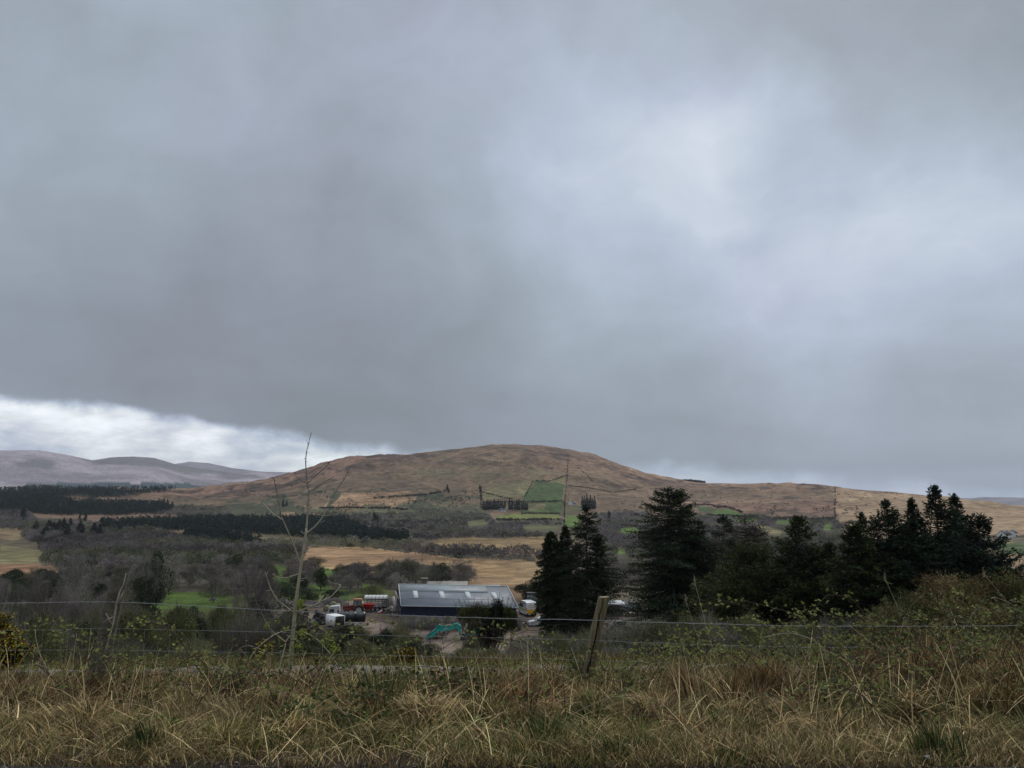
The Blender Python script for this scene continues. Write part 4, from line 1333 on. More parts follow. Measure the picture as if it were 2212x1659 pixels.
# shelter belt and the trees by the farmhouses
lib('spruce', lambda: conifer_mb(900, 12, 5, nb=120, nf=14, frond=1.0, col=(.030, .040, .028), tipc=(.045, .055, .035)), 12, 5)
LIB['spruce'][1].materials.append(M_leaf)


def spruces(pts, lb, grp, h0_, h1_, name='spruce_tree', wide=1.0):
    tm, cm, h0, w0 = LIB['spruce']
    pp = np.array(pts)
    x, y, z, r, ok = hit(pp[:, 0], pp[:, 1], 300, 3300, 900)
    for k in range(len(pp)):
        h = g.uniform(h0_, h1_)
        e = empty(name, (x[k], y[k], z[k] - .3), g.uniform(0, 6), lb, 'tree', grp)
        s = h / h0
        inst('trunk', tm, parent=e, sc=(s * wide, s * wide, s)); inst('crown', cm, parent=e, sc=(s * wide, s * wide, s))


belt = [(a, 474 + (a * 7 % 5)) for a in (1003, 1012, 1022, 1031, 1040, 1050, 1061, 1070, 1082, 1096, 1110, 1122, 1135, 1165, 1180, 1196, 1210, 1222, 1238, 1250, 1262, 1272)]
spruces(Z('3', belt), 'dark tree of the shelter belt above the white farmhouse on the left', 'shelter belt above the farmhouse', 15, 24, wide=.85)
spruces(Z('3', [(a, 470) for a in (1612, 1625, 1640, 1650, 1662, 1674, 1688)]), 'dark tree beside the long white bungalow on the hill', 'trees beside the bungalow', 17, 30, wide=.8)
spruces(Z('3', [(343, 560), (352, 560), (790, 372), (782, 355), (980, 350), (985, 372), (1775, 530), (1782, 528)]), 'lone dark evergreen on the lower hillside', 'lone evergreens on the hillside', 9, 15, wide=1.2)
g_ = np.random.default_rng(8)
spruces([(a * .452 * .4, (1050 + c_ * .452) * .4) for a, c_ in zip(g_.uniform(190, 600, 34), g_.uniform(598, 665, 34))], 'dark pine among the bare woods on the left of the valley', 'dark pines in the left valley woods', 9, 15, name='pine_tree', wide=1.5)
spruces(Z('2', [(1565, 478), (1585, 476), (2068, 572), (2085, 570), (120, 545), (130, 548), (440, 560), (470, 560), (905, 470), (925, 475), (890, 480)]), 'lone dark conifer on the valley side, left half', 'lone conifers on the valley side', 12, 20, wide=1.1)

# ================================================================ foreground: verge, fence, sapling
def blades(mb, x, y, ln, wd, az, p0, p1, col, z0=None, k=4, tw=None, g=RNG):
    """curved blades: leaning p0 -> p1 (radians from upright) towards az"""
    n = len(x)
    z = H(x, y) if z0 is None else z0
    p = np.stack([x, y, z - .01], 1)
    L_ = ln / k
    sd = az + np.pi / 2 + (g.normal(size=n) * .9 if tw is None else tw)
    side = np.stack([np.cos(sd), np.sin(sd), np.zeros(n)], 1)
    V = []
    for i in range(k + 1):
        t = i / k
        w = wd * (1 - t) ** .6 if i < k else 0 * wd
        w = wd * .06 if i == k else wd * (1 - .55 * t)
        V += [p - side * (w * .5)[:, None] if np.ndim(w) else p, p + side * (w * .5)[:, None]]
        ph = p0 + (p1 - p0) * t ** 1.2
        d = np.stack([np.cos(az) * np.sin(ph), np.sin(az) * np.sin(ph), np.cos(ph)], 1)
        p = p + d * L_[:, None]
    V = np.stack(V, 1)                       # n, 2(k+1), 3
    m = 2 * (k + 1)
    b = np.arange(n)[:, None] * m
    q = np.arange(k)[None] * 2
    Q = np.stack([b + q, b + q + 1, b + q + 3, b + q + 2], -1).reshape(-1, 4)
    mb.add(V.reshape(-1, 3), Q=Q, col=np.repeat(np.broadcast_to(col, (n, 3)), m, axis=0))


STRAW = np.array((.68, .53, .28)); STRAW2 = np.array((.45, .335, .155)); RUSTC = np.array((.30, .175, .085)); DULL = np.array((.14, .115, .055))
GRN = np.array((.165, .195, .050)); GRN2 = np.array((.085, .115, .032)); RUSH = np.array((.050, .080, .030)); MOSS = np.array((.24, .215, .075))
g = np.random.default_rng(404)


def pick(n, cols, w):
    i = g.choice(len(cols), n, p=np.array(w) / sum(w))
    return np.array(cols)[i] * (g.random((n, 1)) ** 1.5 * 1.35 + .28) * g.uniform(.93, 1.07, (n, 3))


def area(n, y0, y1, ex=.9, pw=1.0):
    y = y0 + (y1 - y0) * g.random(n) ** pw
    x = g.uniform(-1, 1, n) * (.72 * y + ex)
    return x, y


# 1 short mat of mixed dead and living grass, lying all ways
mat_grass = MB()
x, y = area(170000, 4.93, 9.8)
m = (fbm(x + 5, y, .55, 3) > -.20) | (g.random(len(x)) < .25); x, y = x[m], y[m]
wet = fbm(x, y, 1.1, 3)
c = pick(len(x), [STRAW2, STRAW, DULL, MOSS, GRN2, RUSTC], [4.5, 2.5, 3, 2.4, 1.6, 1.8])
m = wet > .10
c[m] = pick(m.sum(), [GRN, GRN2, MOSS, STRAW2], [2.4, 3, 2, 2.5])
blades(mat_grass, x, y, g.uniform(.08, .26, len(x)) * (.55 + .45 * sst(4.95, 5.7, y)), g.uniform(.004, .009, len(x)), g.uniform(0, 6.28, len(x)), g.uniform(.1, .9, len(x)), g.uniform(1.0, 2.0, len(x)), c, k=3)
mat_grass.C[0] *= .92
o = mat_grass.build('verge_grass', M_grass); tag(o, 'matted short grass and litter covering the roadside verge', 'grass', kind='stuff')

# 2 tussocks
tus = MB()
nt = 620
tx, ty = area(nt, 5.15, 9.6)
keep = (g.random(nt) < .35 + .65 * sst(5.1, 6.0, ty)) & (fbm(tx + 5, ty, .55, 3) > -.24)
tx, ty = tx[keep], ty[keep]
for i in range(len(tx)):
    n = int(g.uniform(160, 560))
    big = sst(5.1, 6.6, ty[i])
    zone = float(fbm(tx[i], ty[i], 1.5, 2))
    kind = min(.999, max(0, g.random() + zone * .9))
    hi_ = ty[i] > 7.0 and g.random() < .55
    if hi_: cols, w, up = [RUSTC, RUSTC * .7, DULL, STRAW2, STRAW], [4, 2.4, 2.4, 2.6, 1.2], .8
    elif kind < .30: cols, w, up = [STRAW, STRAW2, DULL], [4, 4, 3], 1.0
    elif kind < .60: cols, w, up = [STRAW2, STRAW, RUSTC, DULL, GRN2], [3.5, 2, 3.5, 2.5, .8], 1.0
    elif kind < .86: cols, w, up = [GRN, GRN2, MOSS, STRAW2, STRAW], [2.0, 3, 2.2, 3.0, 1.2], 1.0
    else: cols, w, up = [RUSH, GRN2, STRAW2], [5, 2, 1.4], .55
    L0 = g.uniform(.13, .40) * (.5 + .5 * big) * (1.25 if up < 1 else 1)
    R0 = g.uniform(.05, .16)
    a = g.uniform(0, 6.28, n); rr = np.abs(g.normal(size=n)) * R0
    wind = g.uniform(0, 6.28)
    az = a + g.normal(size=n) * .5
    comb = g.random() < .72
    if comb:
        az = np.where(g.random(n) < .85, wind + g.normal(size=n) * .28, az)
    c = pick(n, cols, w) * g.uniform(.6, 1.35)
    front = ty[i] < 6.3 and g.random() < .75 and up == 1
    p1 = (g.uniform(1.5, 2.6, n) if comb and up == 1 else g.uniform(.5, 2.2, n)) * up
    blades(tus, tx[i] + rr * np.cos(a), ty[i] + rr * np.sin(a), g.uniform(.55, 1.2, n) * L0, g.uniform(.004, .0095, n), az, g.uniform(.7, 1.35, n) if front else g.uniform(.02, .5, n) * up, g.uniform(1.45, 1.95, n) if front else p1, c)
o = tus.build('grass_tussocks', M_grass); tag(o, 'tangled straw-coloured, rust and green grass tussocks along the fence', 'grass', kind='stuff')

# 3 fallen straw and standing dead stalks
st = MB()
x, y = area(4200, 5.0, 9.4)
n = len(x)
blades(st, x, y, g.uniform(.16, .50, n), g.uniform(.0035, .0075, n), g.uniform(0, 6.28, n), g.uniform(.7, 1.35, n), g.uniform(1.2, 2.3, n), pick(n, [STRAW, STRAW * 1.25, STRAW2], [3, 2, 3]),
       z0=H(x, y) + g.uniform(.0, .26, n) * sst(5.2, 6.4, y))
x, y = area(1500, 6.2, 9.9)
n = len(x)
blades(st, x, y, g.uniform(.25, .78, n), g.uniform(.005, .011, n), g.uniform(0, 6.28, n), g.uniform(.0, .5, n), g.uniform(.2, 1.1, n), pick(n, [STRAW, STRAW * 1.2, RUSTC, DULL], [3, 1.5, 3, 2]))
o = st.build('dead_stalks', M_grass); tag(o, 'pale broken straw and standing dead stalks strewn through the verge', 'grass', kind='stuff')

# 4 rough growth beyond the fence down to the track and past it
ro = MB()
x, y = area(64000, 9.4, 18.0, 1.2, 1.0)
n = len(x)
ct = fbm(x, y, 1.4, 3)
c = pick(n, [RUSTC * 1.15, STRAW2, DULL, GRN2, STRAW], [4, 3.2, 3, 1.4, 1])
m = ct > .12
c[m] = pick(m.sum(), [GRN, GRN2, MOSS], [2, 3, 3])
blades(ro, x, y, g.uniform(.16, .62, n) * np.where(y > 13, .7, 1) * (.75 + .8 * np.clip(fbm(x, y, 2.2, 3) + .3, 0, 1)), g.uniform(.008, .016, n), g.uniform(0, 6.28, n), g.uniform(.0, .6, n), g.uniform(.6, 1.9, n), c, k=3)
x = g.uniform(-1, 1, 46000) * 22; y = g.uniform(22.0, 34, 46000)
n = len(x)
c = pick(n, [GRN, GRN2, MOSS, STRAW2], [4, 3, 2.5, .8])
m = y > 26.5
c[m] = pick(m.sum(), [RUSTC, DULL, GRN2, STRAW2], [2, 4, 4, 2])
blades(ro, x, y, g.uniform(.08, .2, n) * np.where(m, 2.6, 1), g.uniform(.012, .03, n), g.uniform(0, 6.28, n), g.uniform(.0, .6, n), g.uniform(.6, 1.7, n), c, k=2)
o = ro.build('rough_grass', M_grass); tag(o, 'reddish dead grass and green tufts between the fence and the track', 'grass', kind='stuff')

# road, track
rd = MB()
xs = np.linspace(-60, 60, 121); ys = np.array([-4.0, -2, 0, 2, 4, 4.9])
X, Y = np.meshgrid(xs, ys)
Yj = Y + np.where(Y > 4.5, .05 * fbm(X, Y, .8, 3) + .10 * fbm(X, Y, 3, 2), 0)
V = np.stack([X, Yj, np.full_like(X, .004)], -1).reshape(-1, 3)
nx = len(xs)
Q = [(a * nx + b, a * nx + b + 1, (a + 1) * nx + b + 1, (a + 1) * nx + b) for a in range(len(ys) - 1) for b in range(nx - 1)]
rd.add(V, Q=Q, col=(.055, .053, .052))
M_road = mat_('asphalt', (.055, .052, .050), rough=.85, var=.35, vscale=30, bump=.7, bscale=120)
o = rd.build('road', M_road); tag(o, kind='structure')
tk = MB()
xs = np.linspace(-34, 34, 200); off = np.array([18.55, 19.4, 20.2, 21.0, 21.7])
X, Y = np.meshgrid(xs, off)
Y = Y + .5 * np.sin(X * .11 + .4) + .12 * fbm(X, Y, 1.2, 3)
V = np.stack([X, Y, H(X, Y) + .03], -1).reshape(-1, 3)
nx = len(xs)
Q = [(a * nx + b, a * nx + b + 1, (a + 1) * nx + b + 1, (a + 1) * nx + b) for a in range(len(off) - 1) for b in range(nx - 1)]
tk.add(V, Q=Q, col=(.3, .27, .23))
M_track = mat_('track_gravel', (.20, .185, .155), rough=.95, var=.3, vscale=3, bump=.6, bscale=40, dirt=(.15, .125, .09), dscale=.8)
o = tk.build('track', M_track); tag(o, kind='structure')

# stones and crumbs at the edge of the road
sp = MB()
n = 1500
x, y = area(n, 4.75, 5.15)
for s in range(n):
    r = g.uniform(.004, .016)
    v = rdir(8, g) * r
    from_hull = v + np.array((x[s], y[s], .004 + r * .3 if y[s] < 4.9 else float(H(x[s], y[s])) + r * .3))
    sp.add(from_hull, T=[(0, 1, 2), (1, 2, 3), (2, 3, 4), (3, 4, 5), (4, 5, 6), (5, 6, 7), (6, 7, 0), (0, 3, 6)], col=np.array((.16, .14, .12)) * g.uniform(.4, 1.8))
o = sp.build('loose_gravel', mat_('gravel_chips', None, rough=.9)); tag(o, 'loose grit and soil crumbs along the edge of the road', 'gravel', kind='stuff')
wp = MB()
wp.add(unit(rdir(14, g)) * np.array((.022, .018, .014)) + np.array((2.62, 5.02, .03)), T=[(a, b, c) for a in range(3) for b in range(4, 8) for c in range(9, 13)], col=(.8, .8, .78))
o = wp.build('white_stone', mat_('white_stone', (.62, .61, .58), rough=.7)); tag(o, 'small white stone at the road edge in the right foreground', 'stone')

# 5 brambles: arching stems with new leaves
bs = MB(); bl = MB()


def bramble(x, y, az, ln, rise, leafc, nl, dark=True):
    k = 9
    z = float(H(x, y))
    t = np.linspace(0, 1, k)
    leafc = np.asarray(leafc)
    h = rise * np.sin(t * np.pi * g.uniform(.62, .85)) * 1.15
    px_ = x + np.cos(az) * ln * t + g.normal(size=k) * .018; py_ = y + np.sin(az) * ln * t * .6 + g.normal(size=k) * .018
    pz_ = z + h + g.normal(size=k) * .012
    pts = np.stack([px_, py_, pz_], 1)
    bs.tube(pts, np.linspace(.0055, .0018, k) * g.uniform(.7, 1.2), 4, (.075, .045, .032) if dark else (.24, .19, .12), cap=False)
    for _ in range(nl):
        u = g.uniform(.25, 1.0); i = min(k - 2, int(u * (k - 1)))
        q = pts[i] + (pts[i + 1] - pts[i]) * (u * (k - 1) - i)
        d0 = unit(g.normal(size=3) + np.array([0, 0, .5])) * g.uniform(.02, .06)
        q = q + d0
        s = g.uniform(.024, .046)
        for a in (-1.0, 0, 1.0):
            dd = unit(d0 + np.array([math.cos(a * 1.3 + az), math.sin(a * 1.3 + az), .1]) * .04 * (1 if a else .2) + g.normal(size=3) * .012)
            cards(bl, (q + dd * s * .5)[None], dd[None], s, s * .72, (leafc * g.uniform(.6, 1.35))[None], g, nrm=unit(np.array([[0, -.4, 1.0]]) + g.normal(size=(1, 3)) * .5))


LG = np.array((.20, .215, .070)); LD = np.array((.085, .105, .04))
zones = [(-5.3, -2.6, 7.2, 9.4, 26, .38, 16), (-3.8, -1.5, 6.6, 8.6, 22, .42, 18), (-2.3, -.9, 5.9, 7.3, 10, .34, 34), (-1.4, 1.2, 7.0, 9.2, 46, .32, 22), (-5.8, 6, 8.6, 10.2, 40, .34, 14), (0.8, 2.3, 7.6, 9.4, 26, .42, 34),
         (2.0, 4.2, 7.2, 9.8, 50, .42, 24), (3.4, 6.6, 6.4, 9.6, 90, .62, 26), (2.2, 4.0, 6.0, 8.0, 20, .45, 14), (-5, 5.5, 6.2, 8.8, 40, .25, 10)]
for (x0, x1, y0, y1, n, rise, nl) in zones:
    for _ in range(n):
        bramble(g.uniform(x0, x1), g.uniform(y0, y1), g.choice([0, math.pi]) + g.normal() * .5, g.uniform(.4, 1.15), rise * g.uniform(.5, 1.25), LG if g.random() < .62 else LD, int(nl * g.uniform(.4, 1.2)), g.random() < .8)
for (x0, x1, y0, y1, n) in ((-4.2, -2.0, 7.4, 8.6, 14), (-5.6, -4.0, 7.4, 8.6, 6), (-.6, 1.8, 7.6, 9.0, 14), (2.2, 4.4, 7.4, 8.8, 14)):
    for _ in range(n):
        bramble(g.uniform(x0, x1), g.uniform(y0, y1), g.choice([0, math.pi]) + g.normal() * .3, g.uniform(1.0, 1.7), g.uniform(.50, .82), LG, int(g.uniform(14, 34)), True)
o = bs.build('bramble_stems', mat_('bramble_bark', None, rough=.8)); tag(o, 'dark arching bramble canes tangled through the grass by the fence', 'brambles', kind='stuff')
tag(bl.build('bramble_leaves', M_grass), 'fresh yellow-green bramble leaves along the fence', 'leaves', kind='stuff')

wl = MB()
for _ in range(420):
    y0 = g.uniform(5.3, 9.4); x0 = g.uniform(-1, 1) * (.72 * y0 + .6)
    if float(fbm(x0, y0, 1.2, 2)) < -.02: continue
    m = g.integers(5, 22); zz = float(H(x0, y0))
    q = np.array((x0, y0, zz)) + g.normal(size=(m, 3)) * (.07, .07, .03) + (0, 0, g.uniform(.03, .26))
    cards(wl, q, unit(g.normal(size=(m, 3)) * (1, 1, .4)), g.uniform(.02, .05, m), g.uniform(.014, .03, m), np.array((.13, .18, .05)) * g.uniform(.45, 1.3, (m, 1)), g, nrm=unit(np.array((0, -.3, 1.)) + g.normal(size=(m, 3)) * .5))
tag(wl.build('weed_leaves', M_grass), 'small broad-leaved weeds and clover among the verge grass', 'weeds', kind='stuff')

# dead russet leaves caught in the tangle, middle of the verge
dl = MB()
n = 260
x = g.normal(size=n) * .55 - .55; y = g.uniform(6.8, 7.7, n)
cards(dl, np.stack([x, y, H(x, y) + g.uniform(.12, .42, n)], 1), rdir(n, g), g.uniform(.03, .06, n), .035, np.array((.085, .045, .032)) * g.uniform(.5, 1.4, (n, 1)), g)
o = dl.build('dead_leaves', M_grass); tag(o, 'dark red-brown withered leaves in the middle of the verge', 'leaves', kind='stuff')

# ---------------------------------------------------------------- fence
M_post = bpy.data.materials.new('weathered_timber'); M_post.use_nodes = True
t = M_post.node_tree; b = t.nodes['Principled BSDF']; b.inputs['Roughness'].default_value = .85
tc = t.nodes.new('ShaderNodeTexCoord'); mp = t.nodes.new('ShaderNodeMapping'); mp.inputs['Scale'].default_value = (30, 30, 2.2)
t.links.new(tc.outputs['Object'], mp.inputs[0])
nn = noise_(mp.outputs[0], 1.0, 6, .65, nt=t)
rp = t.nodes.new('ShaderNodeValToRGB')
rp.color_ramp.elements[0].position = .33; rp.color_ramp.elements[0].color = (.07, .048, .026, 1)
rp.color_ramp.elements[1].position = .62; rp.color_ramp.elements[1].color = (.26, .205, .115, 1)
t.links.new(nn, rp.inputs[0])
n2 = noise_(tc.outputs['Object'], 5, 4, .6, nt=t)
xr = t.nodes.new('ShaderNodeMapRange'); t.links.new(n2, xr.inputs[0]); xr.inputs[1].default_value = .5; xr.inputs[2].default_value = .65; xr.inputs[4].default_value = .6
x_ = t.nodes.new('ShaderNodeMix'); x_.data_type = 'RGBA'; t.links.new(xr.outputs[0], x_.inputs[0]); t.links.new(rp.outputs[0], x_.inputs[6]); x_.inputs[7].default_value = (.12, .125, .055, 1)
t.links.new(x_.outputs[2], b.inputs['Base Color'])
bp = t.nodes.new('ShaderNodeBump'); bp.inputs['Strength'].default_value = .9; bp.inputs['Distance'].default_value = .012
t.links.new(nn, bp.inputs['Height']); t.links.new(bp.outputs[0], b.inputs['Normal'])
M_wood2 = mat_('mossy_timber', (.15, .135, .10), rough=.95, var=.45, vscale=9, bump=.8, bscale=35, dirt=(.16, .155, .115), dscale=6)
M_end = mat_('post_end_grain', (.27, .23, .14), rough=.9, var=.3, vscale=20)
M_crack = mat_('post_crack', (.018, .013, .009), rough=1)
M_wire = mat_('galvanised_wire', (.36, .38, .38), rough=.6, metal=.2, var=.2, vscale=40)
FY = 8.6
fence = empty('wire_fence', (0, FY, float(H(0, FY))), 0, 'barbed and netted wire fence on two leaning wooden posts along the verge', 'fence')
FO = Vector(fence.location)


def post_mb(bot, top, r, n=14, seed=1, ell=1.0, slope=.25):
    mb = MB()
    gg = np.random.default_rng(seed)
    bot = np.array(bot) - np.array(FO); top = np.array(top) - np.array(FO)
    k = 14
    d = unit(top - bot); u = unit(np.cross(d, (0, 1, 0))); v = np.cross(u, d)
    th = np.arange(n) / n * 2 * np.pi
    R = r * (1 + .07 * np.cos(th * 2 + 1) + gg.normal(size=n) * .02)
    V = []
    for i in range(k):
        c = bot + (top - bot) * i / (k - 1) + u * .006 * math.sin(i * .9)
        rr = R * (1.05 - .07 * i / k)
        ring = c + (np.cos(th) * rr)[:, None] * u + (np.sin(th) * rr * ell)[:, None] * v
        if i == k - 1: ring = ring + (np.cos(th) * slope * r)[:, None] * -d
        V.append(ring)
    V = np.array(V).reshape(-1, 3)
    Q = [(i * n + j, i * n + (j + 1) % n, (i + 1) * n + (j + 1) % n, (i + 1) * n + j) for i in range(k - 1) for j in range(n)]
    mb.add(V, Q=Q)
    cap = MB(); ring = V[-n:] + d * .0025
    cap.add(np.vstack([ring, ring.mean(0) + d * .003]), T=[(n, j, (j + 1) % n) for j in range(n)])
    return mb, cap, (bot, top, u, v, d)


pb = P(581, 708, FY - .02); pt = P(603.5, 597, FY - .02)
mb, cap, (b0, t0, u, v, d) = post_mb(pb, pt, .060, seed=3)
po = mb.build('post', M_post, fence, smooth=True)
po['label'] = 'leaning round fence post with a long dark split'
cap.build('post_top', M_end, po)
ck = MB()
L0 = np.array(t0 - b0)
for (f0, f1, off, w) in ((.16, 1.0, .010, .012), (.10, .45, .016, .020), (.42, .80, .006, .010)):
    k = 12
    V = []
    for i in range(k):
        f = f0 + (f1 - f0) * i / (k - 1)
        cc_ = b0 + L0 * f - v * 0
        wob = off + .005 * math.sin(i * 1.7)
        ww = w * math.sin(math.pi * (i + .4) / (k + .2)) * .5 + .0015
        for s in (-1, 1):
            uu = wob + s * ww
            zz = -math.sqrt(max(1e-6, .0625 ** 2 - uu * uu)) * 1.03
            V.append(cc_ + u * uu + np.array((0, 1, 0)) * zz)
    ck.add(V, Q=[(2 * i, 2 * i + 1, 2 * i + 3, 2 * i + 2) for i in range(k - 1)])
ck.build('crack', M_crack, po)

mb, cap, _ = post_mb(P(90, 712, FY), P(121, 571, FY), .085, seed=8, slope=.5)
po2 = mb.build('post', M_wood2, fence, smooth=True)
po2['label'] = 'thick grey mossy post leaning to the right'
cap.build('post_top', M_wood2, po2)
# pale peeling cane leaning against that post
sn = MB()
sn.tube([P(101, 662, FY - .15), P(107, 645, FY - .15), P(113, 624, FY - .14), P(116.5, 604, FY - .13), P(119.5, 592, FY - .13), P(123.5, 584, FY - .12), P(126, 573, FY - .12)], [.006, .008, .009, .012, .009, .006, .003], 5, (.34, .31, .25))
sn.tube([P(102, 623, FY - .16), P(108, 619, FY - .15), P(115, 616.5, FY - .14)], [.003, .005, .005], 4, (.36, .33, .27))
sn.tube([P(106, 613, FY - .15), P(109, 620, FY - .15), P(112.5, 625, FY - .14)], [.004, .004, .005], 4, (.36, .33, .27))
sn.tube([P(117, 606, FY - .14), P(121, 597, FY - .13), P(124, 590, FY - .13)], [.006, .01, .004], 4, (.30, .25, .18))
o = sn.build('dead_cane', mat_('pale_cane', None, rough=.85, var=.3, vscale=20)); tag(o, 'pale forked dead cane standing against the mossy post', 'branch')

W1 = [(-390, 596), (-150, 604.5), (0, 603.2), (107, 601.6), (124, 602), (155, 603.7), (213, 607), (280, 610.8), (400.7, 615.2), (500, 618.6), (593, 620.0), (634, 621.8), (720, 624.2), (800, 626.1), (874, 626.3), (960, 626.5), (1100, 624)]
W2 = [(-390, 627), (-150, 631), (0, 630.7), (96, 628.7), (124, 628.7), (206, 630.7), (280, 632.4), (400.7, 636), (500, 638), (584, 639.5), (641, 642.8), (720, 645), (800, 647.2), (900, 648), (1100, 646)]
W3 = [(-390, 648), (0, 650.7), (88, 649.6), (170.5, 651.4), (280, 652.9), (400.7, 655.8), (520, 658.2), (590, 660.2), (681, 663.2), (800, 666.5), (1100, 666)]
W4 = [(-390, 672), (0, 672), (95, 670), (280, 673), (400, 676), (590, 680), (681, 683), (800, 687), (1100, 687)]


def wire_pts(W, y, n=140, wob=.0015):
    xs = np.linspace(W[0][0], W[-1][0], n)
    ys = np.interp(xs, [a for a, b in W], [b for a, b in W])
    ys = np.convolve(np.r_[ys[:3], ys, ys[-3:]], np.ones(7) / 7, 'valid')
    return [np.array(P(a, b, y)) - np.array(FO) + np.array((0, 0, g.normal() * wob)) for a, b in zip(xs, ys)]


wp1 = wire_pts(W1, FY - .085)
mb = MB()
a_ = np.array(wp1)
mb.tube(a_ + [0, 0, .0014], .0016, 4, cap=False); mb.tube(a_ - [0, 0, .0014], .0019, 4, cap=False)
wo_ = mb.build('barbed_wire', M_wire, fence)
# barbs about every 11 cm
bb = MB()
s = np.r_[0, np.cumsum(np.linalg.norm(np.diff(a_, axis=0), axis=1))]
for q in np.arange(.05, s[-1], .115):
    c = np.array([np.interp(q, s, a_[:, i]) for i in range(3)])
    for dd in ((.25, 0, .017), (-.3, .004, -.013), (.3, .012, .005), (-.2, -.012, .008)):
        e = np.array((dd[0] * .02, dd[1], dd[2]))
        bb.tube([c, c + e], [.0016, .0007], 3, cap=False)
bb.build('barbs', M_wire, wo_)['kind'] = 'stuff'
pts2 = None
strands = []
for W, yy in ((W2, FY - .08), (W3, FY - .08), (W4, FY - .08)):
    q = wire_pts(W, yy); strands.append(np.array(q))
    mb = MB(); mb.tube(q, .0013, 4, cap=False); mb.build('line_wire', M_wire, fence)
mb = MB()
for xx in np.arange(-6.0, 6.4, .28):
    c = [np.array([xx, np.interp(xx, q[:, 0], q[:, 1]), np.interp(xx, q[:, 0], q[:, 2])]) for q in strands]
    c[-1] = c[-1] - np.array([0, 0, .25])
    mb.tube([c[0], c[1] + [.004, 0, 0], c[2]], .0011, 3, cap=False)
mb.build('netting_stays', M_wire, fence)

# ---------------------------------------------------------------- the pale sapling
zb = lambda x, y: (248 + .10848 * x, 420 + .10848 * y)
zc = lambda x, y: (240 + .07233 * x, 560 + .07233 * y)
SY = 8.15
sap = empty('sapling', tuple(P(289, 706, SY)), 0, 'tall pale leafless sapling standing in front of the fence, left of the shed', 'tree')
SO = np.array(sap.location)
M_sap = mat_('sapling_bark', None, rough=.75, var=.28, vscale=14, bump=.3, bscale=60)
PALE = (.42, .38, .27); PGR = (.30, .285, .175); DK = (.085, .065, .05)


def limb(pts, r0, r1, col=PALE, dy=0.0, name='branch', n=6, parent=None, col1=None, y0=0.0):
    k = len(pts)
    pp = []
    for i, (a, b) in enumerate(pts):
        f = i / max(1, k - 1)
        pp.append(np.array(P(a, b, SY + y0 + dy * f)) - SO)
    pp = np.array(pp)
    # smooth resample
    s = np.r_[0, np.cumsum(np.linalg.norm(np.diff(pp, axis=0), axis=1))]
    m = max(4, int(k * 3))
    u = np.linspace(0, s[-1], m)
    q = np.stack([np.interp(u, s, pp[:, j]) for j in range(3)], 1)
    q[1:-1] = (q[:-2] + 2 * q[1:-1] + q[2:]) / 4
    rr = np.linspace(r0, r1, m) * (1 + .05 * np.sin(np.arange(m) * 2.1))
    cc_ = np.array(col)[None] * (1 - np.linspace(0, 1, m)[:, None]) + np.array(col1 or col)[None] * np.linspace(0, 1, m)[:, None]
    mb = MB(); mb.tube(q, rr, n, cc_)
    # buds and leaf scars
    nb = int(s[-1] / .10)
    for i in range(nb):
        w = g.uniform(.1, 1) * s[-1]
        c = np.array([np.interp(w, u, q[:, j]) for j in range(3)])
        rad = float(np.interp(w, u, rr))
        d = unit(np.array([g.choice([-1, 1]) * .8, g.normal() * .5, .7]))
        mb.tube([c, c + d * (rad + .010), c + d * (rad + .018)], [.0035, .0032, .0008], 4, np.array(col1 or col) * .75)
    return mb


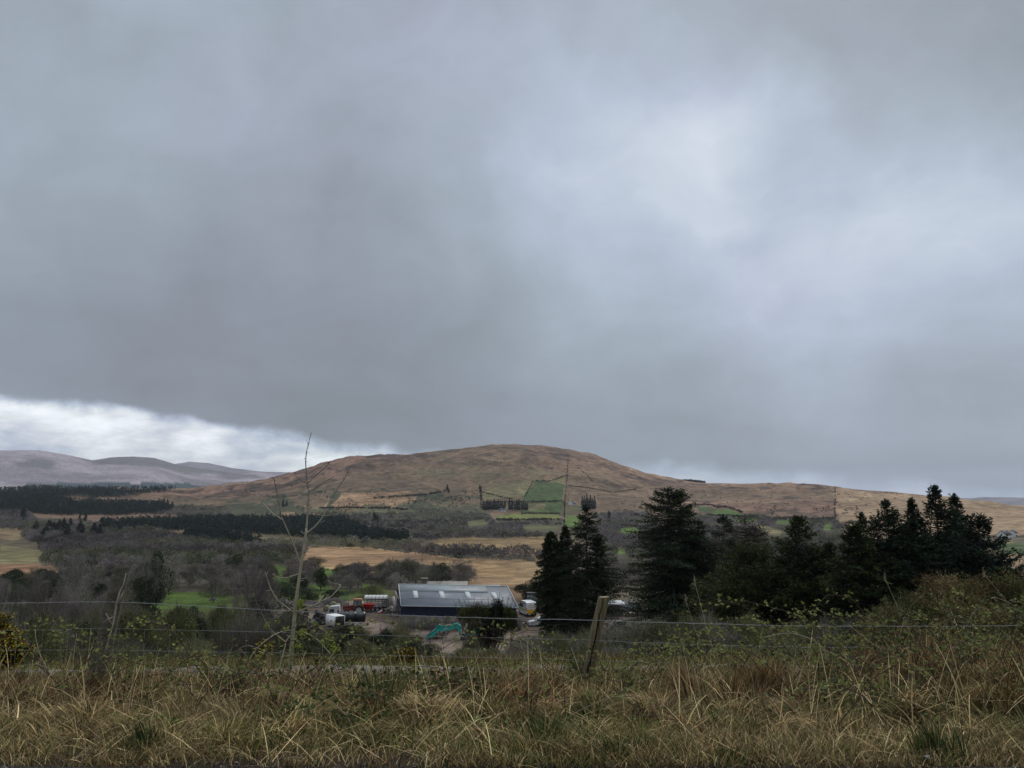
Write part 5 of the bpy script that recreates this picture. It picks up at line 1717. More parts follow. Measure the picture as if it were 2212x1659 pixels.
mb = limb([(287.5, 716), (288.2, 690), (290.3, 666), (292.2, 640), (294, 622), (295.6, 603.5), (297.5, 590), (299.6, 574.5), (301.8, 560), (303.8, 549), (305.2, 540), (306.4, 528)], .026, .0125, PGR, name='trunk', n=10, col1=PALE)
tk_ = mb.build('trunk', M_sap, sap, smooth=True)
BR = [
    ([(306.4, 529), (307.4, 515), (308.5, 501), (308.6, 493), (307.7, 485), (306.3, 474), (305.6, 462), (306.3, 452), (308.2, 445), (309.8, 438), (311.3, 432.5)], .0115, .0032, PALE, DK, .05, 0),
    ([(308.3, 445.5), (307.2, 442.5), (306.6, 439.8)], .003, .0022, DK, DK, .0, 0),
    ([zb(475, 1320), zb(468, 1280), zb(440, 1200), zb(410, 1125), zb(370, 1030), zb(330, 940), zb(300, 860), zb(285, 780), zb(268, 680), zb(250, 590), zb(238, 545), zb(228, 518)], .0095, .003, PALE, (.17, .13, .10), -.25, 0),
    ([zb(240, 545), zb(222, 532), zb(205, 522)], .003, .002, (.17, .13, .10), DK, 0, -.25),
    ([zb(318, 918), zb(280, 895), zb(225, 858), zb(175, 805), zb(140, 765)], .0055, .0035, PALE, PALE, .12, -.15),
    ([zb(530, 1048), zb(570, 1020), zb(630, 970), zb(680, 905), zb(710, 850), zb(745, 770), zb(790, 690), zb(840, 610), zb(890, 540), zb(928, 472)], .0075, .0026, PALE, DK, .35, 0),
    ([zb(530, 1050), zb(508, 1043), zb(488, 1025)], .0045, .0035, PALE, PALE, 0, 0),
    ([zb(698, 885), zb(745, 880), zb(800, 850), zb(840, 820), zb(865, 785)], .004, .002, PALE, DK, .1, .17),
    ([zb(665, 940), zb(688, 938), zb(705, 930)], .0035, .003, PALE, PALE, 0, .12),
    ([zb(555, 580), zb(610, 525), zb(670, 475), zb(720, 430), zb(748, 400), zb(762, 375)], .0045, .0022, (.14, .11, .085), DK, -.2, 0),
    ([zb(742, 412), zb(754, 410), zb(765, 408)], .002, .002, DK, DK, 0, -.18),
    ([zb(560, 668), zb(620, 625), zb(700, 580), zb(760, 540), zb(790, 522)], .0045, .002, (.14, .115, .09), DK, .3, 0),
    ([zb(545, 585), zb(500, 570), zb(460, 535), zb(435, 505), zb(420, 482)], .0035, .0025, (.16, .13, .10), DK, .2, 0),
    ([zb(548, 655), zb(520, 668), zb(475, 695), zb(430, 728)], .004, .0025, PALE, PALE, -.2, 0),
    ([zb(525, 1190), zb(548, 1205), zb(568, 1222)], .0045, .0035, PALE, PALE, 0, 0),
    ([zb(475, 1415), zb(420, 1435), zb(360, 1455), zb(290, 1455), zb(250, 1440), zb(228, 1418)], .006, .004, PALE, PALE, -.15, 0),
    ([zb(495, 1400), zb(520, 1398), zb(540, 1402)], .004, .003, PALE, PALE, 0, 0),
    ([zc(840, 262), zc(880, 255), zc(905, 245), zc(915, 225)], .004, .003, PALE, PALE, -.05, 0),
    ([zc(835, 295), zc(860, 288), zc(885, 280)], .005, .003, PALE, PALE, -.05, 0),
    ([zc(735, 715), zc(690, 690), zc(640, 650), zc(575, 600), zc(520, 560), zc(475, 495), zc(430, 410), zc(395, 320), zc(370, 240), zc(358, 190)], .0085, .0045, PALE, PALE, -.25, 0),
    ([zc(368, 205), zc(382, 175), zc(388, 150)], .0035, .003, PALE, PALE, 0, -.25),
    ([zc(360, 200), zc(350, 178), zc(344, 160)], .0035, .003, PALE, PALE, 0, -.25),
    ([zc(440, 412), zc(400, 422), zc(355, 424)], .003, .002, PALE, PALE, 0, -.2),
    ([zc(800, 720), zc(860, 690), zc(950, 655), zc(1040, 620), zc(1120, 570), zc(1200, 538), zc(1280, 490), zc(1330, 430), zc(1365, 390), zc(1390, 345)], .0085, .0045, PALE, PALE, .2, 0),
    ([zc(870, 620), zc(930, 625), zc(1000, 628), zc(1050, 645), zc(1105, 642)], .0055, .004, PALE, PALE, .1, .05),
    ([zc(1080, 585), zc(1120, 530), zc(1158, 482)], .0045, .0035, PALE, PALE, .1, .12),
    ([zc(1165, 548), zc(1200, 510), zc(1238, 468)], .003, .002, PALE, PALE, .1, .14),
    ([zc(1390, 345), zc(1330, 328), zc(1270, 315), zc(1215, 290)], .003, .0015, PALE, PALE, 0, .2),
    ([zc(690, 1040), zc(640, 1120), zc(625, 1135), zc(560, 1075), zc(480, 1020), zc(400, 935), zc(345, 840), zc(300, 735), zc(250, 640), zc(215, 550), zc(185, 465)], .0065, .0028, PALE, (.16, .14, .11), -.2, 0),
    ([zc(632, 1130), zc(628, 1180), zc(605, 1260), zc(575, 1370), zc(550, 1470), zc(545, 1560)], .006, .0065, PALE, PALE, -.1, -.05),
    ([zc(690, 1070), zc(660, 1095), zc(640, 1130)], .005, .005, PALE, PALE, 0, 0),
    ([zc(705, 1045), zc(665, 1052), zc(635, 1035)], .0035, .0025, PALE, PALE, 0, 0),
    ([zc(300, 745), zc(240, 730), zc(170, 712)], .0022, .0014, (.16, .14, .11), (.16, .14, .11), 0, -.12),
    ([zc(710, 972), zc(640, 972), zc(560, 995), zc(470, 1035), zc(360, 1110), zc(250, 1205), zc(160, 1320), zc(110, 1420)], .0045, .0035, PALE, PALE, -.4, 0),
    ([zc(900, 1008), zc(960, 1030), zc(1040, 1075), zc(1110, 1140), zc(1180, 1220), zc(1240, 1290), zc(1300, 1380), zc(1350, 1465), zc(1385, 1560), zc(1400, 1640)], .0075, .0060, PALE, PALE, .3, .1),
    ([zc(820, 985), zc(860, 992), zc(900, 1008)], .0035, .0060, PALE, PALE, 0, .08),
    ([zc(965, 1022), zc(980, 995), zc(992, 975)], .0028, .002, PALE, PALE, 0, .1),
    ([zc(1045, 1060), zc(1055, 1020), zc(1100, 975)], .0038, .0022, PALE, PALE, 0, .15),
    ([zc(768, 940), zc(770, 905), zc(785, 880)], .004, .003, PALE, PALE, 0, 0),
    ([zc(590, 1490), zc(610, 1420), zc(650, 1360)], .0042, .0028, PALE, PALE, 0, -.1),
]
for (pts, r0, r1, c0, c1, dy, y0) in BR:
    limb(pts, r0, r1, c0, dy, n=6, col1=c1, y0=y0).build('branch', M_sap, sap, smooth=True)
lf = MB()
for (cx, cy, n, sp_) in ((835, 600, 26, 30), (370, 912, 12, 16), (520, 855, 8, 10), (870, 1005, 26, 34), (1210, 1110, 30, 45), (1300, 1230, 20, 36), (790, 1180, 16, 26)):
    a, b = zc(cx, cy)
    c = np.array(P(a, b, SY - .05)) - SO
    p = c + g.normal(size=(n * 2, 3)) * sp_ * .0723 / F * SY
    cards(lf, p, rdir(n * 2, g), g.uniform(.022, .04, n * 2), .022, np.array((.26, .31, .06)) * g.uniform(.6, 1.2, (n * 2, 1)), g)
lf.build('young_leaves', M_grass, sap)

# broken pale sticks and tall stems standing in the verge, each a thing
STK = [
    ([(421.5, 655), (424, 664), (428, 675), (432, 690)], .008, 'bright broken stick leaning in the middle of the fence line'),
    ([(35, 629), (36, 640), (40, 655), (47, 668)], .006, 'pale bent stick behind the left end of the lower wire'),
    ([(30, 665), (27, 690), (24, 715), (23, 740)], .005, 'long pale stalk in the grass at far left'),
    ([(77, 633), (75, 645), (73, 662), (72, 690)], .005, 'upright pale stalk left of the mossy post'),
    ([(91, 629), (89, 650), (86, 672), (83, 700)], .005, 'upright pale stalk touching the mossy post'),
    ([(104, 722), (99, 738), (90, 752), (84, 757)], .004, 'thin stick leaning out over the road edge at left'),
    ([(240, 648), (247, 645), (258, 648), (268, 655)], .004, 'arched pale cane left of the sapling base'),
    ([(695, 583), (701, 606), (709, 637), (722, 676), (728, 700)], .0035, 'tall thin seeding grass stem crossing the dark conifer'),
    ([(686, 601), (696, 632), (706, 655), (716, 690)], .003, 'shorter thin grass stem beside the tall seeding one'),
    ([(885, 578), (896, 604), (906, 625), (922, 655), (940, 690)], .0035, 'seeding grass stem in front of the big cypress clump'),
    ([(984, 574), (1004, 598), (1024, 626), (1040, 650)], .0035, 'grass stem rising over the gorse at the right edge'),
    ([(520, 640), (523, 652), (526, 663), (530, 690)], .005, 'crooked pale stem left of the near post'),
    ([(531, 640), (533, 647), (531, 656), (527, 668), (524, 690)], .005, 'hooked pale stem close to the near post'),
    ([(760, 638), (790, 632), (815, 640), (828, 655)], .006, 'arched pale bramble cane right of the near post'),
    ([(849, 625), (870, 642), (900, 660), (930, 680)], .005, 'straight pale stem lying over the right-hand brambles'),
    ([(846, 690), (845, 720), (844, 745)], .005, 'vertical pale stem in the right foreground'),
]
for (pts, r, lb) in STK:
    o_ = np.array(P(*pts[-1], FY - .5))
    pp = np.array([np.array(P(a, b, FY - .5 - .02 * i)) for i, (a, b) in enumerate(pts)]) - o_
    pp = np.vstack([pp, pp[-1] - [0, 0, .12]])
    s = np.r_[0, np.cumsum(np.linalg.norm(np.diff(pp, axis=0), axis=1))]; u = np.linspace(0, s[-1], 14)
    q = np.stack([np.interp(u, s, pp[:, j]) for j in range(3)], 1); q[1:-1] = (q[:-2] + 2 * q[1:-1] + q[2:]) / 4
    mb = MB(); mb.tube(q, np.linspace(r * .6, r, 14) * .8, 5, np.array((.42, .36, .26)))
    if 'seed' in lb or 'grass stem' in lb:
        slivers(mb, q[0] + g.normal(size=(26, 3)) * [.006, .006, .03], unit(g.normal(size=(26, 3)) * .4 + [0, 0, 1]), .03, .006, (.34, .29, .20))
    o = mb.build('grass_stem' if 'stem' in lb and r < .004 else 'dry_stick', M_sap, loc=tuple(o_)); tag(o, lb, 'stem' if r < .004 else 'stick')


# ---------------------------------------------------------------- gorse and the big brown bush on the right
def spiny(name, lobes, n, col, tw, label, cat, flower=None, fl_n=0, leaf=.05, one=False):
    """lobes: (px, py, y, radius_px) """
    gg = np.random.default_rng(len(label) * 7 + n)
    L_ = [(np.array(P(a, b, yy)), rp / F * yy) for (a, b, yy, rp) in lobes]
    ox, oy = float(np.mean([l[0][0] for l in L_])), float(np.mean([l[0][1] for l in L_]))
    org = np.array((ox, oy, float(H(ox, oy))))
    e = empty(name, tuple(org), 0, label, cat)
    cr = MB(); tr = MB()
    wts = np.array([l[1] ** 2 for l in L_]); k = gg.choice(len(L_), n, p=wts / wts.sum())
    cen = np.array([l[0] for l in L_])[k]; rad = np.array([l[1] for l in L_])[k]
    d0 = rdir(n, gg)
    lump = (.40 if n > 50000 else .52) + (1.75 if n > 50000 else 1.35) * (vnoise(d0[:, 0] * 2.6 + k * 7.3, d0[:, 2] * 2.6 + d0[:, 1] * 1.7 + k * 3.1) + .35) * .75 + .5 * vnoise(d0[:, 0] * 7 + k, d0[:, 2] * 7 + 5)
    p = cen + d0 * (rad * gg.uniform(.15, 1.05, n) ** .5 * lump)[:, None]
    gz = H(p[:, 0], p[:, 1])
    m = p[:, 2] > gz
    p, d0, n = p[m] - org, d0[m], int(m.sum())
    d = unit(d0 * .8 + gg.normal(size=(n, 3)) * .8 + [0, 0, .1])
    pal = np.array(col)
    k = k[m]
    ci = np.where(gg.random(n) < .55, k % len(pal), gg.integers(0, len(pal), n))
    lb_ = gg.uniform(.6, 1.25, len(L_))[k][:, None]
    bright = (.75 + .5 * vnoise(p[:, 0] * 4 + 9, p[:, 2] * 4 + p[:, 1] * 3))[:, None] + .25
    slivers(cr, p, d, gg.uniform(.5, 1.4, n) * leaf, leaf * .22, pal[ci] * gg.uniform(.5, 1.4, (n, 1)) * bright * lb_, gg)
    cr.build('foliage', M_leaf, e)
    for c_, r_ in L_:
        for _ in range(tw):
            s0 = np.array([c_[0] + gg.normal() * r_ * .25, c_[1] + gg.normal() * .1, 0]); s0[2] = float(H(s0[0], s0[1])) - .05
            if one: s0 = org + gg.normal(size=3) * (.15, .15, 0) - (0, 0, .1)
            e_ = c_ + rdir(1, gg)[0] * r_ * .95
            mid = (s0 + e_) / 2 + gg.normal(size=3) * .06
            tr.tube(np.array([s0, mid, e_]) - org, np.array([.010, .006, .0025]) * (9 if one else 1), 4, np.array((.15, .11, .075)) * gg.uniform(.5, 1.6), cap=False)
    tr.build('stems', M_bark, e)
    if flower:
        fb = MB()
        fi = gg.choice(n, min(n, fl_n))
        q = p[fi] + d[fi] * leaf
        cards(fb, q, rdir(len(q), gg), leaf * .5, leaf * .42, np.array(flower) * gg.uniform(.6, 1.15, (len(q), 1)), gg)
        fb.build('flowers', M_grass, e)['kind'] = 'stuff'
    return e


OB = [(.11, .11, .042), (.20, .15, .07), (.065, .085, .03), (.15, .095, .05), (.28, .22, .12)]
spiny('thorn_bush', [(893, 622, 9.9, 17), (884, 640, 9.8, 22), (912, 622, 10.2, 24), (935, 602, 10.8, 20), (950, 592, 11.0, 16), (965, 604, 11.2, 24), (985, 598, 11.0, 20), (1008, 592, 10.8, 18), (1028, 598, 10.8, 20), (1045, 615, 10.8, 28), (950, 630, 10.5, 30), (990, 632, 10.5, 32), (1030, 640, 10.2, 32), (1055, 640, 10.5, 30),
                       (930, 655, 9.6, 26), (960, 665, 9.4, 22), (1000, 668, 9.4, 22), (1035, 670, 9.4, 26), (905, 668, 9.2, 22), (870, 664, 9.2, 16)], 90000, OB, 34,
      'large brown-green thorny bush filling the right edge above the grass', 'bush')
spiny('gorse_bush', [(6, 640, 15, 12), (-8, 630, 15, 14), (16, 652, 14.6, 10), (0, 662, 14.5, 14), (-14, 655, 14.8, 16)], 16000, [(.05, .06, .025), (.09, .09, .035)], 8,
      'yellow flowering gorse bush at the left edge of the verge', 'bush', (.62, .42, .02), 3600, leaf=.075)
spiny('gorse_bush', [(409, 656, 24, 8), (402, 660, 24, 7), (396, 664, 24, 8)], 5000, [(.05, .06, .025), (.09, .085, .035)], 5, 'small gorse spray with yellow flowers in front of the teal digger', 'bush', (.62, .40, .02), 800, leaf=.09)
spiny('gorse_bush', [(266, 648, 20, 6), (261, 653, 20, 5)], 3000, [(.06, .065, .025), (.09, .085, .035)], 4, 'tiny yellow gorse sprig just left of the sapling', 'bush', (.60, .40, .02), 500, leaf=.07)


# ================================================================ the yard and its things
def yg(px, py):
    x, y, z, r, ok = hit([px], [py], 100, 400, 2500)
    return np.array((x[0], y[0], z[0]))


def mm(name, col, **k):
    return mat_(name, col, **k)


M_white = mm('white_paint', (.62, .64, .65), rough=.4, var=.08, vscale=2, dirt=(.30, .27, .23), dscale=2.2)
M_black = mm('black_rubber', (.018, .018, .018), rough=.75, var=.3)
M_dglass = mm('dark_glass', (.03, .035, .04), rough=.08, spec=.6)
M_pglass = mm('pale_glass', (.22, .25, .25), rough=.15, spec=.6)
M_metal = mm('bare_steel', (.35, .35, .34), rough=.45, metal=.6, var=.2)
M_dark = mm('dark_machinery', (.03, .03, .032), rough=.6, var=.4, vscale=4)
M_red = mm('faded_red_paint', (.36, .035, .028), rough=.5, var=.2, dirt=(.12, .06, .045))
M_rim = mm('pale_rim', (.45, .44, .42), rough=.5, var=.2)


def wheel(parent, x, y, r, w, rim=.55):
    mb = MB()
    k = 20; th = np.arange(k) / k * 2 * np.pi
    prof = [(-.5, .62), (-.5, .92), (-.36, 1.0), (.36, 1.0), (.5, .92), (.5, .62)]
    V = np.array([(x + rr * r * np.cos(a), y + ww * w, r + rr * r * np.sin(a)) for ww, rr in prof for a in th])
    Q = [(i * k + j, i * k + (j + 1) % k, (i + 1) * k + (j + 1) % k, (i + 1) * k + j) for i in range(len(prof) - 1) for j in range(k)]
    mb.add(V, Q=Q)
    o = mb.build('wheel', M_black, parent, smooth=True)
    rb = MB()
    for ww in (-.38, .38):
        ring = [(x + .63 * r * np.cos(a), y + ww * w, r + .63 * r * np.sin(a)) for a in th]
        rb.add(ring + [(x, y + ww * w * .7, r)], T=[(k, j, (j + 1) % k) for j in range(k)])
    rb.tube([(x, y - .3 * w, r), (x, y + .3 * w, r)], r * .62, 14)
    rb.build('rim', M_rim, o)
    return o


# ---- the long shed
E0, E1 = P(401.9, 605.8, 141.3), P(517.8, 607.1, 139.6)
R0, R1 = P(399.1, 584.4, 152.0), P(506.7, 586.2, 150.5)
ez_ = (E0.z + E1.z) / 2; E0.z = E1.z = ez_ + .0
rz_ = (R0.z + R1.z) / 2
E0.z += .06; E1.z -= .06; R0.z = rz_ + .12; R1.z = rz_ - .12
B0, B1 = R0 + (R0 - E0), R1 + (R1 - E1)
B0.z, B1.z = E0.z, E1.z
SH = Vector((E0.x, E0.y, float(H(E0.x, E0.y)) - 1.6))
shed = empty('farm_shed', tuple(SH), 0, 'long low farm shed with pale grey metal roof, four rooflights and navy walls', 'shed')
loc = lambda v: tuple(Vector(v) - SH)
gz = SH.z - 1.0
dn = (R0 - E0).normalized()
wb = MB()
ins = .25


def flat(a, zz):
    return (a[0], a[1], zz)


q = [E0 + (R0 - E0) * .03, E1 + (R1 - E1) * .03, B1 - (B1 - R1) * .03, B0 - (B0 - R0) * .03]
q = [Vector((v.x + (.2 if i in (0, 3) else -.2), v.y, v.z)) for i, v in enumerate(q)]
low = [flat(v, gz) for v in q]; hi = [flat(v, v.z - .10) for v in q]
rl = Vector((R0.x + .2, R0.y, R0.z - .12)); rr_ = Vector((R1.x - .2, R1.y, R1.z - .12))
V = [loc(v) for v in low] + [loc(v) for v in hi] + [loc(rl), loc(rr_)]
wb.add(V, Q=[(0, 1, 5, 4), (2, 3, 7, 6), (1, 2, 6, 5), (3, 0, 4, 7)], T=[(5, 6, 9), (7, 4, 8)])
M_navy = mm('navy_cladding', (.016, .022, .050), rough=.6, var=.15, vscale=1.5)
wb.build('wall', M_navy, shed)


def roofq(a0, a1, b0, b1, u0, u1, v0, v1, lift, name, mat, par=None, th=.07):
    def pt(u, v):
        return (a0 + (a1 - a0) * u) + ((b0 + (b1 - b0) * u) - (a0 + (a1 - a0) * u)) * v + Vector((0, 0, lift))
    c = [pt(u0, v0), pt(u1, v0), pt(u1, v1), pt(u0, v1)]
    V = [loc(v) for v in c] + [loc(v - Vector((0, 0, th))) for v in c]
    m = MB(); m.add(V, Q=[(0, 1, 2, 3), (7, 6, 5, 4), (0, 4, 5, 1), (1, 5, 6, 2), (2, 6, 7, 3), (3, 7, 4, 0)])
    return m.build(name, mat, par or shed)


def sheet_mat(name, col, per, var=.1, dirt=None, **k):
    m = mat_(name, col, rough=.45, metal=.0, var=var, vscale=.5, spec=.35, dirt=dirt, dscale=k.get('ds', .7))
    t = m.node_tree; b = t.nodes['Principled BSDF']
    tc = t.nodes.new('ShaderNodeTexCoord'); w = t.nodes.new('ShaderNodeTexWave')
    w.inputs['Scale'].default_value = per; w.bands_direction = 'X'
    t.links.new(tc.outputs['Object'], w.inputs[0])
    bp = t.nodes.new('ShaderNodeBump'); bp.inputs['Strength'].default_value = .25; bp.inputs['Distance'].default_value = .02
    t.links.new(w.outputs['Fac'], bp.inputs['Height']); t.links.new(bp.outputs[0], b.inputs['Normal'])
    return m


M_roofA = sheet_mat('roof_sheet_pale', (.27, .305, .33), 7.0, .14, dirt=(.20, .215, .22), ds=.35)
M_roofB = sheet_mat('roof_sheet_grey', (.175, .195, .225), 7.0, .16, dirt=(.13, .14, .155), ds=.3)
M_light = mm('rooflight_plastic', (.50, .54, .54), rough=.7, var=.1)
roof = roofq(E0, E1, R0, R1, -.004, 1.004, -.03, 1.0, 0, 'roof', M_roofB)
roofq(B0, B1, R0, R1, -.004, 1.004, -.03, 1.0, 0, 'roof', M_roofB)
roofq(E0, E1, R0, R1, -.002, .80, .665, .995, .035, 'roof_sheets', M_roofA, roof, .03)['label'] = 'paler upper roof sheets'
roofq(E0, E1, R0, R1, -.002, 1.002, .330, .338, .035, 'sheet_lap', M_roofA, roof, .03)
for u in (.137, .375, .610, .845):
    roofq(E0, E1, R0, R1, u - .021, u + .021, .345, .675, .06, 'rooflight', M_light, roof, .05)
tb = MB()
tb.tube([loc(E0 + Vector((-.1, -.33, -.02))), loc(E1 + Vector((.1, -.33, -.02)))], .07, 6)
tb.tube([loc(R0 + Vector((0, 0, .05))), loc(R1 + Vector((0, 0, .05)))], .09, 5)
tb.tube([loc(E1 + Vector((.12, -.3, .02))), loc(R1 + Vector((.12, 0, .06)))], .08, 5)
tb.tube([loc(E0 + Vector((-.12, -.3, .02))), loc(R0 + Vector((-.12, 0, .06)))], .08, 5)
tb.build('trim', M_light, shed)
db = MB()
gd = (B0 - E0).normalized()
for s in (3.2, 6.6, 10.0):
    c = E0 + gd * s
    db.box(loc((c.x - .02, c.y, SH.z + 2.2)), (.08, 3.0, 3.2), rot=0.2)
db.build('door', M_dark, shed)

# ---- concrete panel wall in front
cw0, cw1 = P(400, 616.3, 136), P(521, 617.2, 134.5)
cw = empty('concrete_wall', (cw0.x, cw0.y, cw0.z - 3), 0, 'weathered grey concrete panel wall running in front of the long shed', 'wall')
L_ = (cw1 - cw0); ln_ = math.hypot(L_.x, L_.y); ang = math.atan2(L_.y, L_.x)
cw.rotation_euler = (0, 0, ang)
M_conc = mm('stained_concrete', (.165, .150, .130), rough=.95, var=.35, vscale=1.2, bump=.5, bscale=8, dirt=(.10, .085, .07), dscale=.9)
M_conc2 = mm('concrete_pier', (.21, .195, .17), rough=.95, var=.3, vscale=2)
npan = 10
for i in range(npan):
    w = ln_ / npan
    mb = MB(); mb.box((w * (i + .5), 0, .15 + 1.45), (w - .22, .16, 2.9 + float(g.normal() * .02)))
    mb.build('panel', M_conc, cw)
mb = MB()
for i in range(npan + 1):
    pm = MB(); pm.box((ln_ / npan * i, -.03, 1.55), (.22, .26, 3.12)); pm.build('pier', M_conc2, cw, bevel=.02)

# ---- old barn, lean-to and stone stack behind
def gable_building(name, px0, px1, ytop, depth, wdepth, hroof, wallm, roofm, label, cat='building', zt=None):
    a, b = P(px0, ytop, depth), P(px1, ytop, depth)
    gx = (a.x + b.x) / 2; gzz = float(H(gx, depth))
    ht = a.z - gzz; L = b.x - a.x
    e = empty(name, (gx, depth, gzz), 0, label, cat)
    ev = ht - hroof
    w = MB(); w.prism([(-wdepth / 2, -.6), (wdepth / 2, -.6), (wdepth / 2, ev), (0, ht - .1), (-wdepth / 2, ev)], -L / 2, L / 2, 'x')
    w.build('wall', wallm, e)
    for s in (-1, 1):
        r = MB(); d = Vector((0, s * (wdepth / 2 + .25), ev - hroof * .05 * 1)); 
        r.add([(-L / 2 - .2, 0, ht), (L / 2 + .2, 0, ht), (L / 2 + .2, s * (wdepth / 2 + .3), ev - .12), (-L / 2 - .2, s * (wdepth / 2 + .3), ev - .12),
               (-L / 2 - .2, 0, ht - .08), (L / 2 + .2, 0, ht - .08), (L / 2 + .2, s * (wdepth / 2 + .3), ev - .2), (-L / 2 - .2, s * (wdepth / 2 + .3), ev - .2)],
              Q=[(0, 1, 2, 3), (7, 6, 5, 4), (0, 4, 5, 1), (2, 6, 7, 3), (1, 5, 6, 2), (3, 7, 4, 0)])
        r.build('roof', roofm, e)
    return e, L, ht, ev


M_rust = sheet_mat('rusty_sheet', (.25, .25, .225), 2.0, .2, dirt=(.17, .085, .06), ds=.9)
M_stone = mm('rough_stone', (.17, .15, .12), rough=.95, var=.4, vscale=3, bump=.6, bscale=8)
gable_building('old_barn', 428, 467, 581.2, 172, 8, 1.9, M_stone, M_rust, 'old barn with rust-streaked corrugated roof behind the long shed', 'barn')
gable_building('low_outbuilding', 470, 499, 584.9, 164, 4, .5, M_stone, M_light, 'low outbuilding showing a thin white roof line behind the right part of the long shed', 'outbuilding')
a = P(424.5, 578, 176); hz = float(H(a.x, 176)); hh = a.z - hz
stack = empty('stone_stack', (a.x, 176, hz), 0, 'square stone chimney stack with a flat cap left of the rusty barn roof', 'chimney')
mb = MB(); mb.box((0, 0, hh / 2 - .3), (1.15, 1.15, hh + .4)); mb.build('shaft', M_stone, stack, bevel=.04)
mb = MB(); mb.box((0, 0, hh - .1), (1.55, 1.55, .22)); mb.build('cap', M_conc2, stack, bevel=.03)


# ---- tractors
def tractor(px, py, rz, paint, roofm, label, group=None, glass=None, sc=1.0):
    o = yg(px, py)
    e = empty('tractor', tuple(o), rz, label, 'tractor', group, sc)
    b = MB(); b.prism([(.1, .75), (1.95, .85), (2.05, 1.15), (1.95, 1.42), (.1, 1.62)], -.36, .36, 'y'); b.build('bonnet', paint, e, bevel=.06)
    c = MB(); c.prism([(-1.35, .95), (.25, .95), (.30, 1.55), (-1.15, 1.55)], -.55, .55, 'y'); c.build('cab_base', paint, e, bevel=.05)
    gl = MB(); gl.prism([(-1.18, 1.57), (.26, 1.57), (.12, 2.5), (-1.05, 2.5)], -.56, .56, 'y'); gl.build('cab_glass', glass or M_pglass, e)
    fr = MB()
    for sx, tx in ((-1.2, -1.06), (.28, .13), (-.45, -.45)):
        for s in (-.6, .6): fr.tube([(sx, s, 1.5), (tx, s, 2.55)], .045, 5)
    fr.build('cab_frame', M_dark, e)
    r = MB(); r.prism([(-1.25, 2.52), (.32, 2.52), (.22, 2.70), (-1.1, 2.72)], -.72, .72, 'y'); r.build('cab_roof', roofm, e, bevel=.06)
    for s in (-1, 1):
        m_ = MB(); m_.prism([(-1.65, 1.2), (-1.45, 1.62), (-.7, 1.78), (-.05, 1.5), (0, 1.1), (-.1, 1.1), (-.25, 1.4), (-.75, 1.66), (-1.35, 1.52), (-1.55, 1.2)], s * .62, s * 1.05, 'y')
        m_.build('mudguard', paint, e)
        wheel(e, -.75, s * .85, .82, .42); wheel(e, 1.45, s * .74, .48, .28)
    x = MB(); x.tube([(1.1, .25, 1.4), (1.1, .25, 2.4)], [.05, .04], 6); x.build('exhaust', M_dark, e)
    lk = MB(); lk.tube([(-1.3, -.3, .8), (-1.9, -.35, .55)], .05, 5); lk.tube([(-1.3, .3, .8), (-1.9, .35, .55)], .05, 5); lk.tube([(-1.9, -.4, .55), (-1.9, .4, .55)], .05, 5)
    lk.build('rear_linkage', M_dark, e)
    return e


M_orange = mm('faded_orange_roof', (.46, .20, .13), rough=.6, var=.2)
tractor(354.5, 614.6, math.pi + .15, mm('dull_red_paint', (.17, .030, .028), rough=.6, var=.3, dirt=(.06, .045, .04)), M_orange, 'old red tractor with faded orange cab roof beside the red spreader', sc=1.12)
tractor(530.5, 609.5, -2.0, M_dark, M_dark, 'old dark tractor with pale cab windows parked behind the white striped van', sc=1.25)

# ---- red fertiliser spreader
o = yg(368.5, 613.2)
sp_ = empty('fertiliser_spreader', tuple(o), .1, 'bright red spreader hopper standing between the red tractor and the livestock trailer', 'spreader')
M_bred = mm('bright_red_plastic', (.60, .04, .03), rough=.4, var=.08)
mb = MB()
a4 = [(-1.25, -.7, 1.75), (1.25, -.7, 1.75), (1.25, .7, 1.75), (-1.25, .7, 1.75)]; b4 = [(-.55, -.3, .7), (.35, -.3, .7), (.35, .3, .7), (-.55, .3, .7)]
c4 = [(-1.15, -.62, 1.35), (1.0, -.62, 1.35), (1.0, .62, 1.35), (-1.15, .62, 1.35)]
mb.add(a4 + c4 + b4, Q=[(i, (i + 1) % 4, 4 + (i + 1) % 4, 4 + i) for i in range(4)] + [(4 + i, 4 + (i + 1) % 4, 8 + (i + 1) % 4, 8 + i) for i in range(4)] + [(8, 9, 10, 11)])
mb.build('hopper', M_bred, sp_)
mb = MB(); 
for i in range(4): mb.tube([a4[i], a4[(i + 1) % 4]], .05, 5)
mb.build('rim', M_bred, sp_)
mb = MB()
for sx in (-.8, .6):
    for sy in (-.5, .5): mb.tube([(sx, sy, 0), (sx * .7, sy * .8, 1.2)], .05, 5)
mb.tube([(-.8, -.5, .35), (.6, -.5, .35)], .05, 5); mb.tube([(-.8, .5, .35), (.6, .5, .35)], .05, 5)
mb.build('frame', M_dark, sp_)

